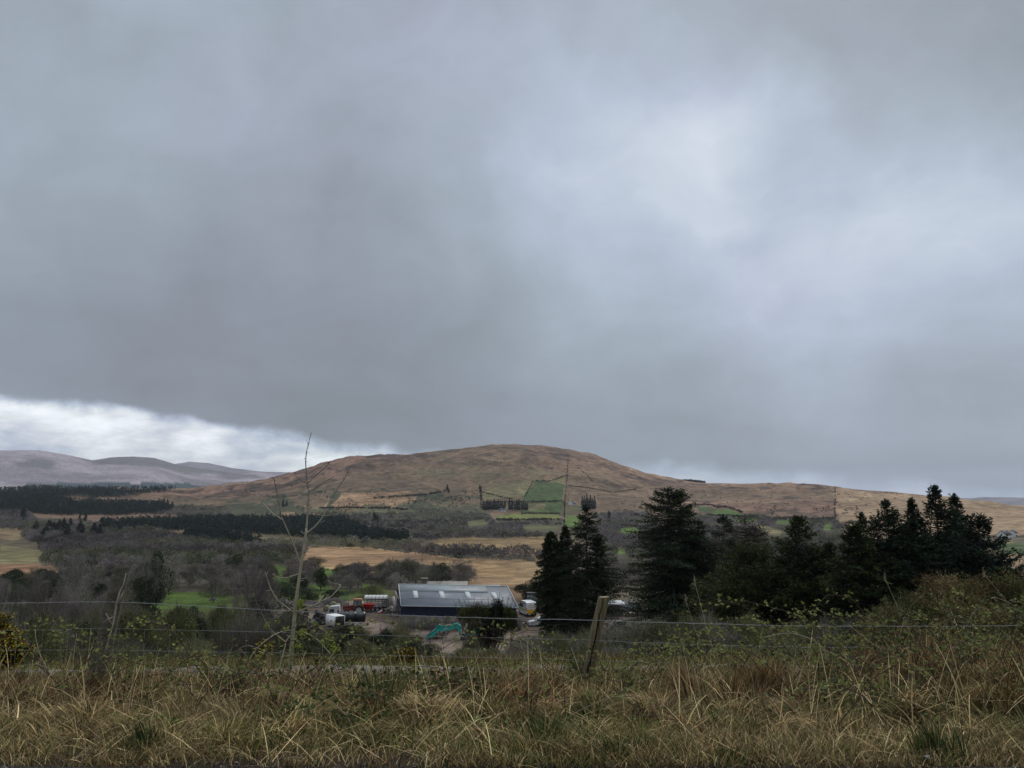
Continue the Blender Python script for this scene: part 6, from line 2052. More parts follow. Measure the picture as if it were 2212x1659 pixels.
# ---- livestock trailer with arched white canopy
o = yg(373.5, 612.6)
lt = empty('livestock_trailer', tuple(o + np.array((0, 3.0, 0))), -.04, 'livestock trailer with slatted metal sides and a ribbed white arched canopy', 'trailer')
k = 9
arc = [(1.05 * math.cos(math.pi * i / (k - 1)), 2.55 + .55 * math.sin(math.pi * i / (k - 1))) for i in range(k)]
mb = MB(); mb.prism(arc + [(-1.05, 2.45), (1.05, 2.45)], -2.35, 2.35, 'x'); mb.build('canopy', mm('canopy_sheet', (.68, .68, .66), rough=.6, var=.1), lt)
for i in range(7):
    x = -2.35 + 4.7 * i / 6
    mb = MB(); mb.tube([(x, a * 1.02, b + .02) for a, b in arc], .035, 4); mb.build('rib', M_dark, lt)
mb = MB()
for z in (.85, 1.12, 1.4, 1.7, 2.05, 2.42):
    for s in (-1.04, 1.04): mb.box((0, s, z), (4.7, .05, .14))
mb.build('side_slats', M_metal, lt)
for x in np.linspace(-2.3, 2.3, 7):
    for s in (-1.08, 1.08):
        mb = MB(); mb.box((x, s, 1.6), (.08, .06, 1.8)); mb.build('post', M_dark, lt)
mb = MB(); mb.box((0, 0, .68), (4.8, 2.1, .16)); mb.tube([(-2.4, 0, .6), (-3.3, 0, .5)], .06, 5); mb.build('chassis', M_dark, lt)
for s in (-1, 1):
    wheel(lt, -.4, s * 1.15, .38, .22); wheel(lt, .5, s * 1.15, .38, .22)

# ---- the striped van
o = yg(531.3, 617.0)
van = empty('van', tuple(o), R_(106), 'white high-roofed van with yellow and orange chevrons on its rear doors beside the shed', 'van')
VO = 2.6
prof = [(0, .45), (0, 2.25), (.10, 2.68), (.30, 2.80), (3.7, 2.78), (4.25, 2.55), (4.75, 1.62), (5.45, 1.30), (5.62, .95), (5.62, .42)]
mb = MB(); mb.prism(prof, -1.0, 1.0, 'y'); mb.build('body', mm('van_white', (.70, .72, .72), rough=.35, var=.05), van, bevel=.10)
mb = MB(); mb.box((2.8, 0, .36), (5.5, 1.96, .26)); mb.build('underbody', M_black, van)
mb = MB(); mb.box((-.10, 0, .42), (.22, 2.02, .46)); mb.build('bumper', M_black, van, bevel=.05)
for s in (-1, 1):
    wheel(van, 1.0, s * .90, .36, .24); wheel(van, 4.6, s * .90, .36, .24)
    mb = MB(); mb.prism([(3.55, 1.55), (4.55, 1.55), (4.18, 2.28), (3.55, 2.28)], s * 1.003, s * 1.015, 'y'); mb.build('side_window', M_dglass, van)
    mb = MB(); mb.prism([(2.35, 1.55), (3.35, 1.55), (3.35, 2.28), (2.35, 2.28)], s * 1.003, s * 1.015, 'y'); mb.build('side_window', M_dglass, van)
    mb = MB(); mb.box((2.8, s * 1.006, 1.30), (5.0, .012, .30), col=(.34, .42, .10)); mb.build('side_stripe', mm('yellow_green_stripe', (.42, .50, .16), rough=.4), van)
    mb = MB(); mb.box((4.6, s * 1.16, 1.75), (.12, .22, .34)); mb.build('mirror', M_black, van, bevel=.02)
    mb = MB(); mb.box((-.02, s * .93, 1.50), (.05, .12, .55)); mb.build('tail_light', mm('red_lens', (.50, .04, .02), rough=.2), van, bevel=.01)
mb = MB(); mb.prism([(4.30, 2.50), (4.78, 1.66)], -.9, .9, 'y') if False else mb.add([(4.285, -.9, 2.50), (4.285, .9, 2.50), (4.765, .92, 1.64), (4.765, -.92, 1.64)], Q=[(0, 1, 2, 3)])
mb.build('windscreen', M_dglass, van)
ch = MB()
nx, nz = 76, 26
for i in range(nx):
    for j in range(nz):
        y0 = -.86 + 1.72 * i / nx; z0 = .66 + .72 * j / nz; dy = 1.72 / nx; dz = .72 / nz
        ph = ((z0 + .75 * abs(y0 + dy / 2)) / .30) % 1.0
        c = (.72, .12, .02) if ph < .38 else (.82, .60, .04)
        ch.add([(-.004, y0, z0), (-.004, y0 + dy, z0), (-.004, y0 + dy, z0 + dz), (-.004, y0, z0 + dz)], Q=[(0, 3, 2, 1)], col=c)
ch.build('chevron_panel', mat_('reflective_chevrons', None, rough=.35), van)
ch = MB()
for i in range(60):
    for j in range(12):
        y0 = -.72 + 1.44 * i / 60; z0 = 2.02 + .26 * j / 12 - .10 * ((y0) / .72) ** 2; dy = 1.44 / 60; dz = .26 / 12
        ph = ((z0 + .55 * abs(y0 + dy / 2)) / .26) % 1.0
        c = (.80, .34, .06) if ph < .45 else (.72, .68, .55)
        ch.add([(-.004, y0, z0), (-.004, y0 + dy, z0), (-.004, y0 + dy, z0 + dz), (-.004, y0, z0 + dz)], Q=[(0, 3, 2, 1)], col=c)
ch.build('chevron_panel', bpy.data.materials['reflective_chevrons'], van)
mb = MB()
for i in range(9): mb.box((-.006, .62 - i * .066, 1.74), (.006, .045, .060 + .014 * (i % 3)))
mb.build('lettering', mm('blue_lettering', (.10, .14, .30), rough=.4), van)
mb = MB(); mb.tube([(-.002, -.40, 1.76), (-.010, -.40, 1.76)], .115, 14); mb.build('badge', mm('badge_blue', (.12, .20, .28), rough=.4), van)
mb = MB(); mb.box((-.22, .42, .50), (.02, .52, .12)); mb.build('number_plate', mm('plate', (.60, .58, .42), rough=.4), van)
mb = MB(); mb.box((-.008, 0, 1.65), (.008, .018, 1.95)); mb.build('door_gap', M_black, van)

# ---- white car
o = yg(540, 625.6)
car = empty('car', tuple(o), math.pi + .12, 'small white car half hidden by the conifers, nose pointing left', 'car')
body = [(2.1, .28), (2.15, .62), (1.95, .80), (1.05, .95), (.40, 1.36), (-.15, 1.47), (-1.1, 1.42), (-1.85, 1.02), (-2.1, .85), (-2.12, .30)]
mb = MB(); mb.prism(body, -.84, .84, 'y'); mb.build('body', M_white, car, bevel=.08)
mb = MB()
for s in (-1, 1):
    mb = MB(); mb.prism([(.85, .98), (.35, 1.30), (-.12, 1.39), (-1.0, 1.34), (-1.45, 1.0)], s * .842, s * .855, 'y'); mb.build('side_window', M_dglass, car)
    mb = MB(); mb.box((2.02, s * .62, .68), (.26, .34, .16)); mb.build('headlight', M_pglass, car, bevel=.03)
    mb = MB(); mb.box((.72, s * .95, 1.03), (.16, .2, .13)); mb.build('mirror', M_white, car, bevel=.02)
    wheel(car, 1.35, s * .74, .31, .2); wheel(car, -1.35, s * .74, .31, .2)
    mb = MB(); mb.box((-.2, s * .846, .80), (.015, .01, .8)); mb.build('door_gap', M_black, car)
mb = MB(); mb.add([(1.02, -.72, .975), (1.02, .72, .975), (.43, .66, 1.365), (.43, -.66, 1.365)], Q=[(0, 1, 2, 3)]); mb.build('windscreen', M_dglass, car)

# ---- teal excavator
zx = lambda x, y: (420 + .0452 * x, 616 + .0452 * y)
XD = 126.0
bx_ = P(469, 632, XD)
ex = empty('excavator', (bx_.x, XD, float(H(bx_.x, XD))), 0, 'teal tracked excavator with its boom reaching left over bare earth', 'excavator')
XO = np.array(ex.location)
M_teal = mm('teal_paint', (.025, .42, .37), rough=.4, var=.15, dirt=(.06, .16, .14))


def plate(poly, y0, y1, name, mat, par):
    pts = []
    for a, b in poly:
        q = np.array(P(*zx(a, b), XD)) - XO
        pts.append((q[0], q[2]))
    mb = MB(); mb.prism(pts, y0, y1, 'y')
    return mb.build(name, mat, par, bevel=.03)


boom = plate([(425, 262), (470, 222), (600, 215), (850, 178), (905, 215), (925, 290), (893, 425), (868, 425), (868, 335), (820, 272), (700, 292), (520, 328), (440, 318)], -.24, .24, 'boom', M_teal, ex)
stick = plate([(140, 430), (190, 385), (420, 185), (468, 205), (478, 262), (400, 345), (270, 465), (185, 520), (150, 495)], -.17, .17, 'stick', M_teal, ex)


def rod(pts, r, name, mat, par, y=0.0):
    mb = MB(); mb.tube([np.array(P(*zx(a, b), XD + y)) - XO for a, b in pts], r, 8)
    return mb.build(name, mat, par, smooth=True)


rod([(185, 432), (345, 278)], .055, 'stick_ram', M_metal, stick, -.25)
rod([(505, 212), (600, 198), (692, 180)], .06, 'boom_ram', M_metal, boom, -.1)
rod([(690, 180), (850, 165)], .10, 'boom_ram', M_teal, boom, -.1)
rod([(880, 420), (918, 300)], .06, 'lift_ram', M_metal, boom, -.3)
bk = rod([(200, 515), (235, 570), (262, 612)], .17, 'bucket_link', mm('dark_teal_steel', (.04, .11, .11), rough=.5, var=.2), ex)
# pale slanted flash on the boom
fl = MB()
for (poly) in ([(520, 305), (545, 268), (562, 262), (545, 292)], [(560, 262), (630, 258), (622, 266), (585, 272)], [(572, 284), (600, 268), (612, 268), (590, 286)]):
    V = [np.array(P(*zx(a, b), XD)) - XO + np.array((0, -.252, 0)) for a, b in poly]
    fl.add(V, Q=[(0, 1, 2, 3)])
fl.build('marking', mm('white_marking', (.6, .62, .6), rough=.5), boom)
for s in (-1, 1):
    mb = MB()
    mb.prism([(-1.3, .12), (-1.15, 0), (1.15, 0), (1.35, .3), (1.35, .5), (1.15, .7), (-1.15, .7), (-1.35, .5)], s * .7, s * 1.15, 'y'); mb.build('track', M_dark, ex, bevel=.05)
mb = MB(); mb.prism([(-.6, .8), (1.6, .8), (1.7, 1.2), (1.6, 1.75), (.2, 1.75), (-.6, 1.5)], -1.0, 1.0, 'y'); mb.build('house', M_teal, ex, bevel=.08)
cabx = MB(); cabx.prism([(-.7, 1.0), (.35, 1.0), (.35, 2.5), (-.45, 2.5), (-.75, 1.8)], -1.0, -.15, 'y'); cb = cabx.build('cab', M_white, ex, bevel=.05)
mb = MB(); mb.prism([(-.58, 1.5), (.22, 1.5), (.22, 2.35), (-.40, 2.35)], -1.02, -1.005, 'y'); mb.build('cab_window', M_pglass, cb)

# ---- wrapped bales, lorry cab, van shell, scrap
M_wrap = mm('black_bale_wrap', (.012, .014, .017), rough=.28, spec=.5, bump=.6, bscale=3)
G_ = 'black wrapped bales in a row'
bale0 = None
for i, (px, lb) in enumerate(((343.5, 'left black wrapped bale beside the white lorry cab'), (351.5, 'middle black wrapped bale of the row'), (360.5, 'right black wrapped bale at the end of the row'))):
    o = yg(px, 622.3)
    e = empty('wrapped_bale', (o[0], o[1], o[2]), .05 * i, lb, 'bale', G_)
    mb = MB(); k = 20; th = np.arange(k) / k * 2 * np.pi; prof = [(-.88, .1), (-.88, .75), (-.80, .92), (-.4, .97), (0, .95), (.4, .98), (.80, .92), (.88, .75), (.88, .1)]
    V = np.array([(a, r * np.cos(t), .98 + r * .98 * np.sin(t)) for a, r in prof for t in th])
    mb.add(V, Q=[(p_ * k + j, p_ * k + (j + 1) % k, (p_ + 1) * k + (j + 1) % k, (p_ + 1) * k + j) for p_ in range(len(prof) - 1) for j in range(k)])
    mb.add([(-.88, 0, .98)] + [tuple(v) for v in V[:k]], T=[(0, 1 + (j + 1) % k, 1 + j) for j in range(k)])
    mb.add([(.88, 0, .98)] + [tuple(v) for v in V[-k:]], T=[(0, 1 + j, 1 + (j + 1) % k) for j in range(k)])
    mb.build('wrap', M_wrap, e, smooth=True)
    mb = MB(); mb.box((0, -.9, 1.5), (.5, .02, .02)); mb.build('tape', M_metal, e)
o = yg(352.5, 622.9)
pr = empty('steel_beam', tuple(o + np.array((0, -1.3, 0))), 0, 'pale steel rail lying along the foot of the black bales', 'beam')
mb = MB(); mb.box((0, 0, .25), (4.6, .12, .14)); mb.build('rail', M_rim, pr)
mb = MB(); mb.box((-1.2, 0, .09), (.12, .3, .2)); mb.build('foot', M_rim, pr)
mb = MB(); mb.box((1.2, 0, .09), (.12, .3, .2)); mb.build('foot', M_rim, pr)

o = yg(333.6, 618.5)
lc = empty('lorry_cab', tuple(o), .15, 'scrap white lorry cab with a dark side window behind the white van shell', 'cab')
mb = MB(); mb.prism([(-1.15, .4), (-1.1, 1.2), (-.85, 2.1), (-.5, 2.3), (1.0, 2.42), (1.12, 2.1), (1.1, .4)], -1.0, 1.0, 'y'); mb.build('body', M_white, lc, bevel=.07)
mb = MB(); mb.prism([(-.88, 1.15), (-.72, 1.85), (.12, 1.85), (.12, 1.15)], -1.02, -1.004, 'y'); mb.build('side_window', M_dglass, lc)
mb = MB(); mb.prism([(.55, .6), (1.0, .8), (1.0, 1.7), (.75, 1.7)], -1.02, -1.004, 'y'); mb.build('dark_recess', M_dark, lc)
wheel(lc, -.3, -.85, .42, .25); wheel(lc, -.3, .85, .42, .25)

o = yg(335, 626.8)
M_shell = mm('clean_white_paint', (.80, .81, .81), rough=.5, var=.06)
vs = empty('van_shell', tuple(o), -.88, 'white box body of a scrapped van with an open dark end, lying in the scrub', 'van body')
mb = MB(); mb.box((0, 0, 2.02), (3.5, 2.0, .06)); mb.build('roof', M_shell, vs, bevel=.02)
mb = MB(); mb.box((0, -.97, 1.15), (3.5, .06, 1.70)); mb.build('side_panel', M_shell, vs)
mb = MB(); mb.box((0, .97, 1.15), (3.5, .06, 1.70)); mb.build('side_panel', M_shell, vs)
mb = MB(); mb.box((-1.72, 0, 1.15), (.06, 1.86, 1.70)); mb.build('end_panel', M_shell, vs)
mb = MB(); mb.box((1.66, .48, 1.10), (.05, .86, 1.5)); mb.build('door_shade_leaf', M_dark, vs)  # half-width leaf coloured dark, standing in for shade inside the open end
mb = MB(); mb.box((0, 0, .27), (3.4, 1.86, .08)); mb.build('floor', M_dark, vs)


def heap(name, px0, px1, ybase, depth_w, hgt, n, cols, sz, label, cat, seed, kind=None, boxes=False, y=None):
    gg = np.random.default_rng(seed)
    a, b = yg(px0, ybase), yg(px1, ybase)
    if y is not None:
        a, b = np.array(P(px0, 600, y)), np.array(P(px1, 600, y))
        a[2] = float(H(a[0], a[1])); b[2] = float(H(b[0], b[1]))
    mb = MB()
    c0 = (a + b) / 2; L = b[0] - a[0]
    for _ in range(n):
        u = gg.uniform(-1, 1); v = gg.uniform(-1, 1)
        hh = hgt * max(0, 1 - u * u) * max(0.05, 1 - v * v) * gg.random() ** .5
        s = sz * gg.uniform(.4, 1.5)
        c = np.array((c0[0] + u * L / 2, c0[1] + v * depth_w / 2, 0)); c[2] = float(H(c[0], c[1])) + hh
        col = np.array(cols[gg.integers(len(cols))]) * gg.uniform(.6, 1.3)
        if boxes:
            mb.box(tuple(c - c0), (s * gg.uniform(.5, 2.5), s * gg.uniform(.2, 1), s * gg.uniform(.1, .7)), rot=gg.uniform(0, 3), rx=gg.uniform(-.6, .6), ry=gg.uniform(-.6, .6), col=col)
        else:
            v8 = unit(gg.normal(size=(10, 3))) * s * .5 * np.array((1.2, 1, .8)) + (c - c0)
            mb.add(v8, T=[(i, j, k_) for i in range(3) for j in range(3, 6) for k_ in range(6, 10)][::2], col=col)
    o = mb.build(name, mat_(name + '_mix', None, rough=.8, var=.25, vscale=3), loc=tuple(c0))
    tag(o, label, cat, kind=kind)
    return o


heap('scrap_heap', 311, 327, 623.5, 4, 1.7, 150, [(.03, .03, .03), (.09, .08, .075), (.16, .15, .14), (.05, .035, .03)], .7, 'dark tangled scrap heap left of the white van shell', 'scrap heap', 3, 'stuff', True)
heap('scrap_heap', 340, 362, 628, 3, .7, 70, [(.03, .03, .03), (.10, .075, .06), (.25, .24, .22)], .5, 'low dark scrap lying below the black bales', 'scrap heap', 4, 'stuff', True)
heap('rubble_heap', 273, 296, 607.5, 5, 1.9, 260, [(.36, .34, .29), (.24, .22, .18), (.15, .14, .11), (.42, .40, .35)], .7, 'pale heap of broken stone and rubble behind the sapling', 'rubble', 5, 'stuff')
heap('rubble_heap', 519, 527, 626, 4, .8, 110, [(.22, .19, .16), (.12, .10, .085), (.33, .30, .26)], .5, 'brown rubble between the concrete wall and the white car', 'rubble', 6, 'stuff')
heap('rubble_heap', 385, 397, 612.5, 4, .9, 110, [(.26, .25, .23), (.14, .13, .12), (.38, .37, .34)], .5, 'grey heap of stones beside the shed gable', 'rubble', 7, 'stuff')
heap('rubble_heap', 430, 447, 636, 8, .5, 160, [(.20, .165, .13), (.12, .10, .08), (.28, .24, .20)], .45, 'brown stones under the digger arm', 'rubble', 8, 'stuff')
heap('scrap_heap', 604, 634, 620, 6, 2.6, 330, [(.10, .095, .09), (.05, .05, .05), (.30, .29, .28), (.16, .15, .14), (.50, .50, .48)], .45, 'grey scrap and rubble heap seen between the conifers right of the near post', 'scrap heap', 9, 'stuff', True, y=128)
heap('rubble_heap', 207, 218, 600, 3, .5, 30, [(.40, .39, .34), (.24, .22, .18)], .5, 'pale stones below the hawthorn on the knoll', 'rubble', 10, 'stuff')
# dark soil banks at the back of the yard
for (px0, px1, yb, hg, lb, sd_) in ((296, 322, 608, 1.3, 'dark soil bank at the back left of the yard', 1), (318, 346, 606.5, 1.6, 'dark soil bank behind the round bales', 2), (380, 398, 606, 1.4, 'dark soil bank behind the livestock trailer', 3)):
    a, b = yg(px0, yb), yg(px1, yb)
    mb = MB(); nx, ny = 40, 14; L = b[0] - a[0]
    X, Y = np.meshgrid(np.linspace(-1, 1, nx), np.linspace(-1, 1, ny))
    c0 = (a + b) / 2
    wx = c0[0] + X * L / 2; wy = c0[1] + 2 + Y * 2.5
    zz = H(wx, wy) - .1 + hg * np.clip(1 - X ** 2, 0, 1) ** .6 * np.clip(1 - Y ** 2, 0, 1) * (1 + .6 * fbm(wx, wy, 1.5, 3))
    mb.add(np.stack([wx - c0[0], wy - c0[1], zz - c0[2]], -1).reshape(-1, 3), Q=[(i * nx + j, i * nx + j + 1, (i + 1) * nx + j + 1, (i + 1) * nx + j) for i in range(ny - 1) for j in range(nx - 1)])
    o = mb.build('soil_bank', mm('dark_soil', (.070, .058, .056), rough=.95, var=.4, vscale=1.5), loc=tuple(c0), smooth=True); tag(o, lb, 'soil bank')

M_bale = mm('mossy_hay', (.20, .19, .11), rough=.95, var=.4, vscale=3, bump=.6, bscale=12)
for px, py, r, lb in ((326.5, 611.3, .62, 'left mossy round bale behind the lorry cab'), (333, 609.5, .8, 'large mossy round bale in the middle of the three'), (337.2, 609.3, .62, 'right mossy round bale next to the red tractor')):
    o = yg(px, py)
    mb = MB(); k = 18; th = np.arange(k) / k * 2 * np.pi; prof = [(-.62, .05), (-.62, .9), (-.5, 1), (.5, 1), (.62, .9), (.62, .05)]
    mb.add(np.array([(q_ * np.cos(t) * r, a * 1.1, r * .96 + q_ * np.sin(t) * r) for a, q_ in prof for t in th]), Q=[(p_ * k + j, p_ * k + (j + 1) % k, (p_ + 1) * k + (j + 1) % k, (p_ + 1) * k + j) for p_ in range(5) for j in range(k)])
    o = mb.build('round_bale', M_bale, loc=tuple(o), smooth=True); o.rotation_euler.z = g.uniform(-.6, .6); tag(o, lb, 'bale', 'mossy round bales')

# ---- boxes, bench, planks
for px, py, s, lb in ((379.0, 613.9, .55, 'small red and white crate on the yard left of the standing person'), (380.8, 613.3, .7, 'larger faded red box next to the small crate')):
    o = yg(px, py)
    e = empty('crate', tuple(o), .3, lb, 'crate')
    mb = MB(); mb.box((0, 0, s * .32), (s * 1.1, s, s * .64)); mb.build('box', M_bred if s < .6 else mm('faded_crate', (.42, .13, .09), rough=.6, var=.2), e, bevel=.02)
    mb = MB(); mb.box((0, 0, s * .67), (s * 1.14, s * 1.04, s * .07)); mb.build('lid', M_white, e)
o = yg(395, 616.6)
bench = empty('work_table', tuple(o), .12, 'wooden-topped work table with dark legs at the corner of the shed', 'table')
mb = MB(); mb.box((0, 0, 1.25), (1.75, .8, .14)); mb.build('top', mm('pale_planks', (.38, .31, .22), rough=.8, var=.2), bench)
for sx in (-.8, .8):
    for sy in (-.33, .33):
        mb = MB(); mb.box((sx, sy, .6), (.10, .10, 1.2)); mb.build('leg', M_dark, bench)
for pts, r, lb in (([(393.3, 596.5), (394.2, 603), (396.3, 610.3)], .26, 'wide pale board leaning against the shed gable'), ([(395.3, 591.5), (396.6, 595), (398.6, 599)], .12, 'pale rail fixed high on the shed gable'),
                   ([(391.3, 606), (392.6, 608.5), (393.4, 610)], .12, 'short pale post leaning left of the work table')):
    o = np.array(P(*pts[-1], 143.5))
    mb = MB(); q = [np.array(P(a, b, 143.5)) - o for a, b in pts]
    mb.tube(q, r, 4)
    oo = mb.build('board', M_rim, loc=tuple(o)); tag(oo, lb, 'board')

# ---- grey store right of the near post
a, b = P(594, 602.6, 152), P(640, 602.6, 152)
gz0 = float(H((a.x + b.x) / 2, 152)); ht = a.z - gz0
st_ = empty('grey_store', ((a.x + b.x) / 2, 152, gz0), 0, 'grey lean-to store with a bright white roof edge glimpsed between the conifers', 'store')
mb = MB(); mb.box((0, 2, ht / 2 - .4), (b.x - a.x - .3, 4, ht + .6)); mb.build('wall', mm('grey_block', (.15, .15, .15), rough=.9, var=.3, vscale=1), st_)
mb = MB(); mb.box((-1.6, -.2, ht), (5.6, 4.8, .34)); mb.build('roof', M_white, st_, bevel=.03)
mb = MB(); mb.box((-4.6, -.1, ht / 2), (.35, .2, ht)); mb.build('corner_post', M_white, st_)
o = np.array(P(629, 617, 134)); o[2] = float(H(o[0], o[1])) 
tank = empty('tan_tank', (o[0], 134, float(P(629, 617.8, 134).z)), .3, 'tan oval tank on pale legs beside the grey scrap heap', 'tank')
mb = MB(); k = 14; th = np.arange(k) / k * 2 * np.pi
mb.add(np.array([(a_, r * .6 * np.cos(t), .55 + r * .42 * np.sin(t)) for a_, r in ((-1, .1), (-.95, .8), (-.7, 1), (.7, 1), (.95, .8), (1, .1)) for t in th]), Q=[(p_ * k + j, p_ * k + (j + 1) % k, (p_ + 1) * k + (j + 1) % k, (p_ + 1) * k + j) for p_ in range(5) for j in range(k)])
mb.build('barrel', mm('tan_plastic', (.30, .21, .15), rough=.6, var=.2), tank, smooth=True)
for sx in (-.6, .6):
    mb = MB(); mb.box((sx, 0, -.15), (.25, .5, 1.0)); mb.build('leg', M_white, tank)

# ---- the person by the shed
def skin_obj(name, verts, edges, radii, mat, parent, lev=1):
    me = bpy.data.meshes.new(name); me.from_pydata(verts, edges, []); me.materials.append(mat)
    o = bpy.data.objects.new(name, me); COL.objects.link(o); o.parent = parent
    m = o.modifiers.new('skin', 'SKIN')
    for i, r in enumerate(radii): me.skin_vertices[0].data[i].radius = (r, r) if not isinstance(r, tuple) else r
    me.skin_vertices[0].data[0].use_root = True
    s = o.modifiers.new('sub', 'SUBSURF'); s.levels = lev; s.render_levels = lev
    return o


o = yg(383.4, 614.2)
per = empty('person', tuple(o), .5, 'person in dark work clothes standing by the shed corner with arms bent', 'person')
V = [(0, 0, .98), (0, 0, 1.18), (0, -.02, 1.40), (0, -.02, 1.50), (0, -.04, 1.60), (0, -.05, 1.70), (0, -.045, 1.77)]
E = [(i, i + 1) for i in range(6)]
Rd = [(.15, .11), (.15, .11), (.17, .12), .055, .085, .095, .06]
for s in (-1, 1):
    n0 = len(V)
    V += [(s * .19, -.02, 1.42), (s * .27, .0, 1.16), (s * .22, -.22, 1.06), (s * .19, -.28, 1.05), (s * .19, -.34, 1.04)]
    E += [(2, n0), (n0, n0 + 1), (n0 + 1, n0 + 2), (n0 + 2, n0 + 3), (n0 + 3, n0 + 4)]; Rd += [.065, .05, .036, .035, .03]
    f0 = n0 + 4
    for q_ in range(4):
        nn_ = len(V); bx0 = s * (.16 + q_ * .02)
        V += [(bx0, -.38, 1.04 - .003 * q_), (bx0, -.42 + .005 * q_, 1.02)]; E += [(f0, nn_), (nn_, nn_ + 1)]; Rd += [.010, .008]
    nn_ = len(V); V += [(s * .15, -.33, 1.06), (s * .135, -.36, 1.07)]; E += [(f0, nn_), (nn_, nn_ + 1)]; Rd += [.011, .009]
    n1 = len(V)
    V += [(s * .10, 0, .90), (s * .12, -.03, .50), (s * .13, .02, .10), (s * .14, -.14, .04)]
    E += [(0, n1), (n1, n1 + 1), (n1 + 1, n1 + 2), (n1 + 2, n1 + 3)]; Rd += [.095, .062, .045, .04]
M_skin = mm('skin', (.36, .22, .16), rough=.6); M_cl = mm('dark_work_clothes', (.016, .018, .026), rough=.9, var=.3, vscale=8)
skin_obj('body', V, E, Rd, M_skin, per)
V = [(0, 0, .88), (0, 0, 1.1), (0, -.02, 1.32), (0, -.02, 1.45)]; E = [(0, 1), (1, 2), (2, 3)]; Rd = [(.18, .14), (.18, .14), (.20, .15), (.12, .10)]
for s in (-1, 1):
    n0 = len(V); V += [(s * .20, -.02, 1.42), (s * .28, .0, 1.16), (s * .21, -.24, 1.055)]; E += [(2, n0), (n0, n0 + 1), (n0 + 1, n0 + 2)]; Rd += [.085, .068, .052]
skin_obj('jacket', V, E, Rd, M_cl, per)
V = [(0, 0, .94)]; E = []; Rd = [(.165, .12)]
for s in (-1, 1):
    n0 = len(V); V += [(s * .105, 0, .86), (s * .12, -.03, .50), (s * .13, .015, .14), (s * .13, .01, .07)]; E += [(0, n0), (n0, n0 + 1), (n0 + 1, n0 + 2), (n0 + 2, n0 + 3)]; Rd += [.11, .078, .065, .06]
skin_obj('trousers', V, E, Rd, M_cl, per)
V = [(0, -.02, 1.72), (0, -.03, 1.80)]; skin_obj('hair', V, [(0, 1)], [.10, .075], mm('dark_hair', (.03, .022, .015), rough=.8), per)
fc_ = MB()
for s in (-1, 1): fc_.box((s * .035, -.142, 1.705), (.022, .012, .012), col=(.03, .02, .02))
fc_.box((0, -.148, 1.665), (.02, .03, .05), col=(.36, .22, .16)); fc_.box((0, -.140, 1.625), (.05, .012, .010), col=(.22, .09, .08))
fc_.build('face', mat_('face_features', None), per)
for s in (-1, 1):
    mb = MB(); mb.box((s * .14, -.06, .055), (.11, .30, .11)); mb.build('boot', M_black, per, bevel=.03)

# ---- farmhouses on the hill
M_hw = mm('white_render', (.72, .72, .70), rough=.8, var=.06); M_slate = mm('slate', (.09, .095, .10), rough=.7, var=.2, vscale=2)


def house(zk, x0, x1, yb, hgt, dep, label, rot=0.0, stacks=2, storeys=1):
    (px0, py) = Z(zk, [(x0, yb)])[0]; (px1, _) = Z(zk, [(x1, yb)])[0]
    x, y, z, r, ok = hit([(px0 + px1) / 2], [py], 300, 3300, 1500)
    L = (px1 - px0) / F * r[0]
    e = empty('farmhouse', (x[0], y[0], z[0]), rot, label, 'house', 'white houses on the hillside')
    h = hgt; rf = dep * .38
    w = MB(); w.prism([(-dep / 2, -3), (dep / 2, -3), (dep / 2, h), (0, h + rf - .15), (-dep / 2, h)], -L / 2, L / 2, 'x'); w.build('wall', M_hw, e)
    for s in (-1, 1):
        m_ = MB(); m_.add([(-L / 2 - .3, 0, h + rf), (L / 2 + .3, 0, h + rf), (L / 2 + .3, s * (dep / 2 + .4), h - .3), (-L / 2 - .3, s * (dep / 2 + .4), h - .3)], Q=[(0, 1, 2, 3)])
        ro_ = m_.build('roof', M_slate, e)
        sl = ro_.modifiers.new('thick', 'SOLIDIFY'); sl.thickness = .18
    for i in range(stacks):
        m_ = MB(); m_.box(((-L / 2 + .5) if i == 0 else (L / 2 - .5), 0, h + rf + .4), (1.0, 1.0, 1.8)); m_.build('chimney', M_hw, e)
    nw = max(2, int(L / 3))
    for st in range(storeys):
        for i in range(nw):
            if st == 0 and i == nw // 2: continue
            m_ = MB(); m_.box((-L / 2 + L * (i + .5) / nw, -dep / 2 - .02, 1.5 + st * 2.8), (1.1, .1, 1.2)); m_.build('window', M_dglass, e)
    m_ = MB(); m_.box((-L / 2 + L * (nw // 2 + .5) / nw, -dep / 2 - .02, 1.05), (1.1, .1, 2.1)); m_.build('door', M_dark, e)
    return e


house('3', 1110, 1142, 490, 3.6, 7, 'white farmhouse with two chimneys below the dark shelter belt', .1)
house('3', 1094, 1106, 487, 2.6, 5, 'small white outbuilding left of the farmhouse with two chimneys', .1, 0)
house('3', 1530, 1551, 447, 5.0, 8, 'tall white gabled house by the straight hill hedge', 1.2, 1, 2)
house('3', 1552, 1572, 446, 2.4, 5, 'low grey-roofed outbuilding right of the tall white gabled house', .0, 0)
house('3', 1597, 1645, 476, 3.2, 9, 'long white bungalow among dark trees on the hill', -.1, 2)
house('5', 2014, 2066, 620, 4.5, 10, 'white house above green fields at the right edge', .3, 2)
house('5', 2100, 2116, 602, 4.5, 8, 'small pale house half hidden by trees at the right edge', .3, 1)
for zk, pts, lb in (('3', [(1560, 472), (1600, 478), (1640, 484)], 'white farm lane below the bungalow'),):
    pass

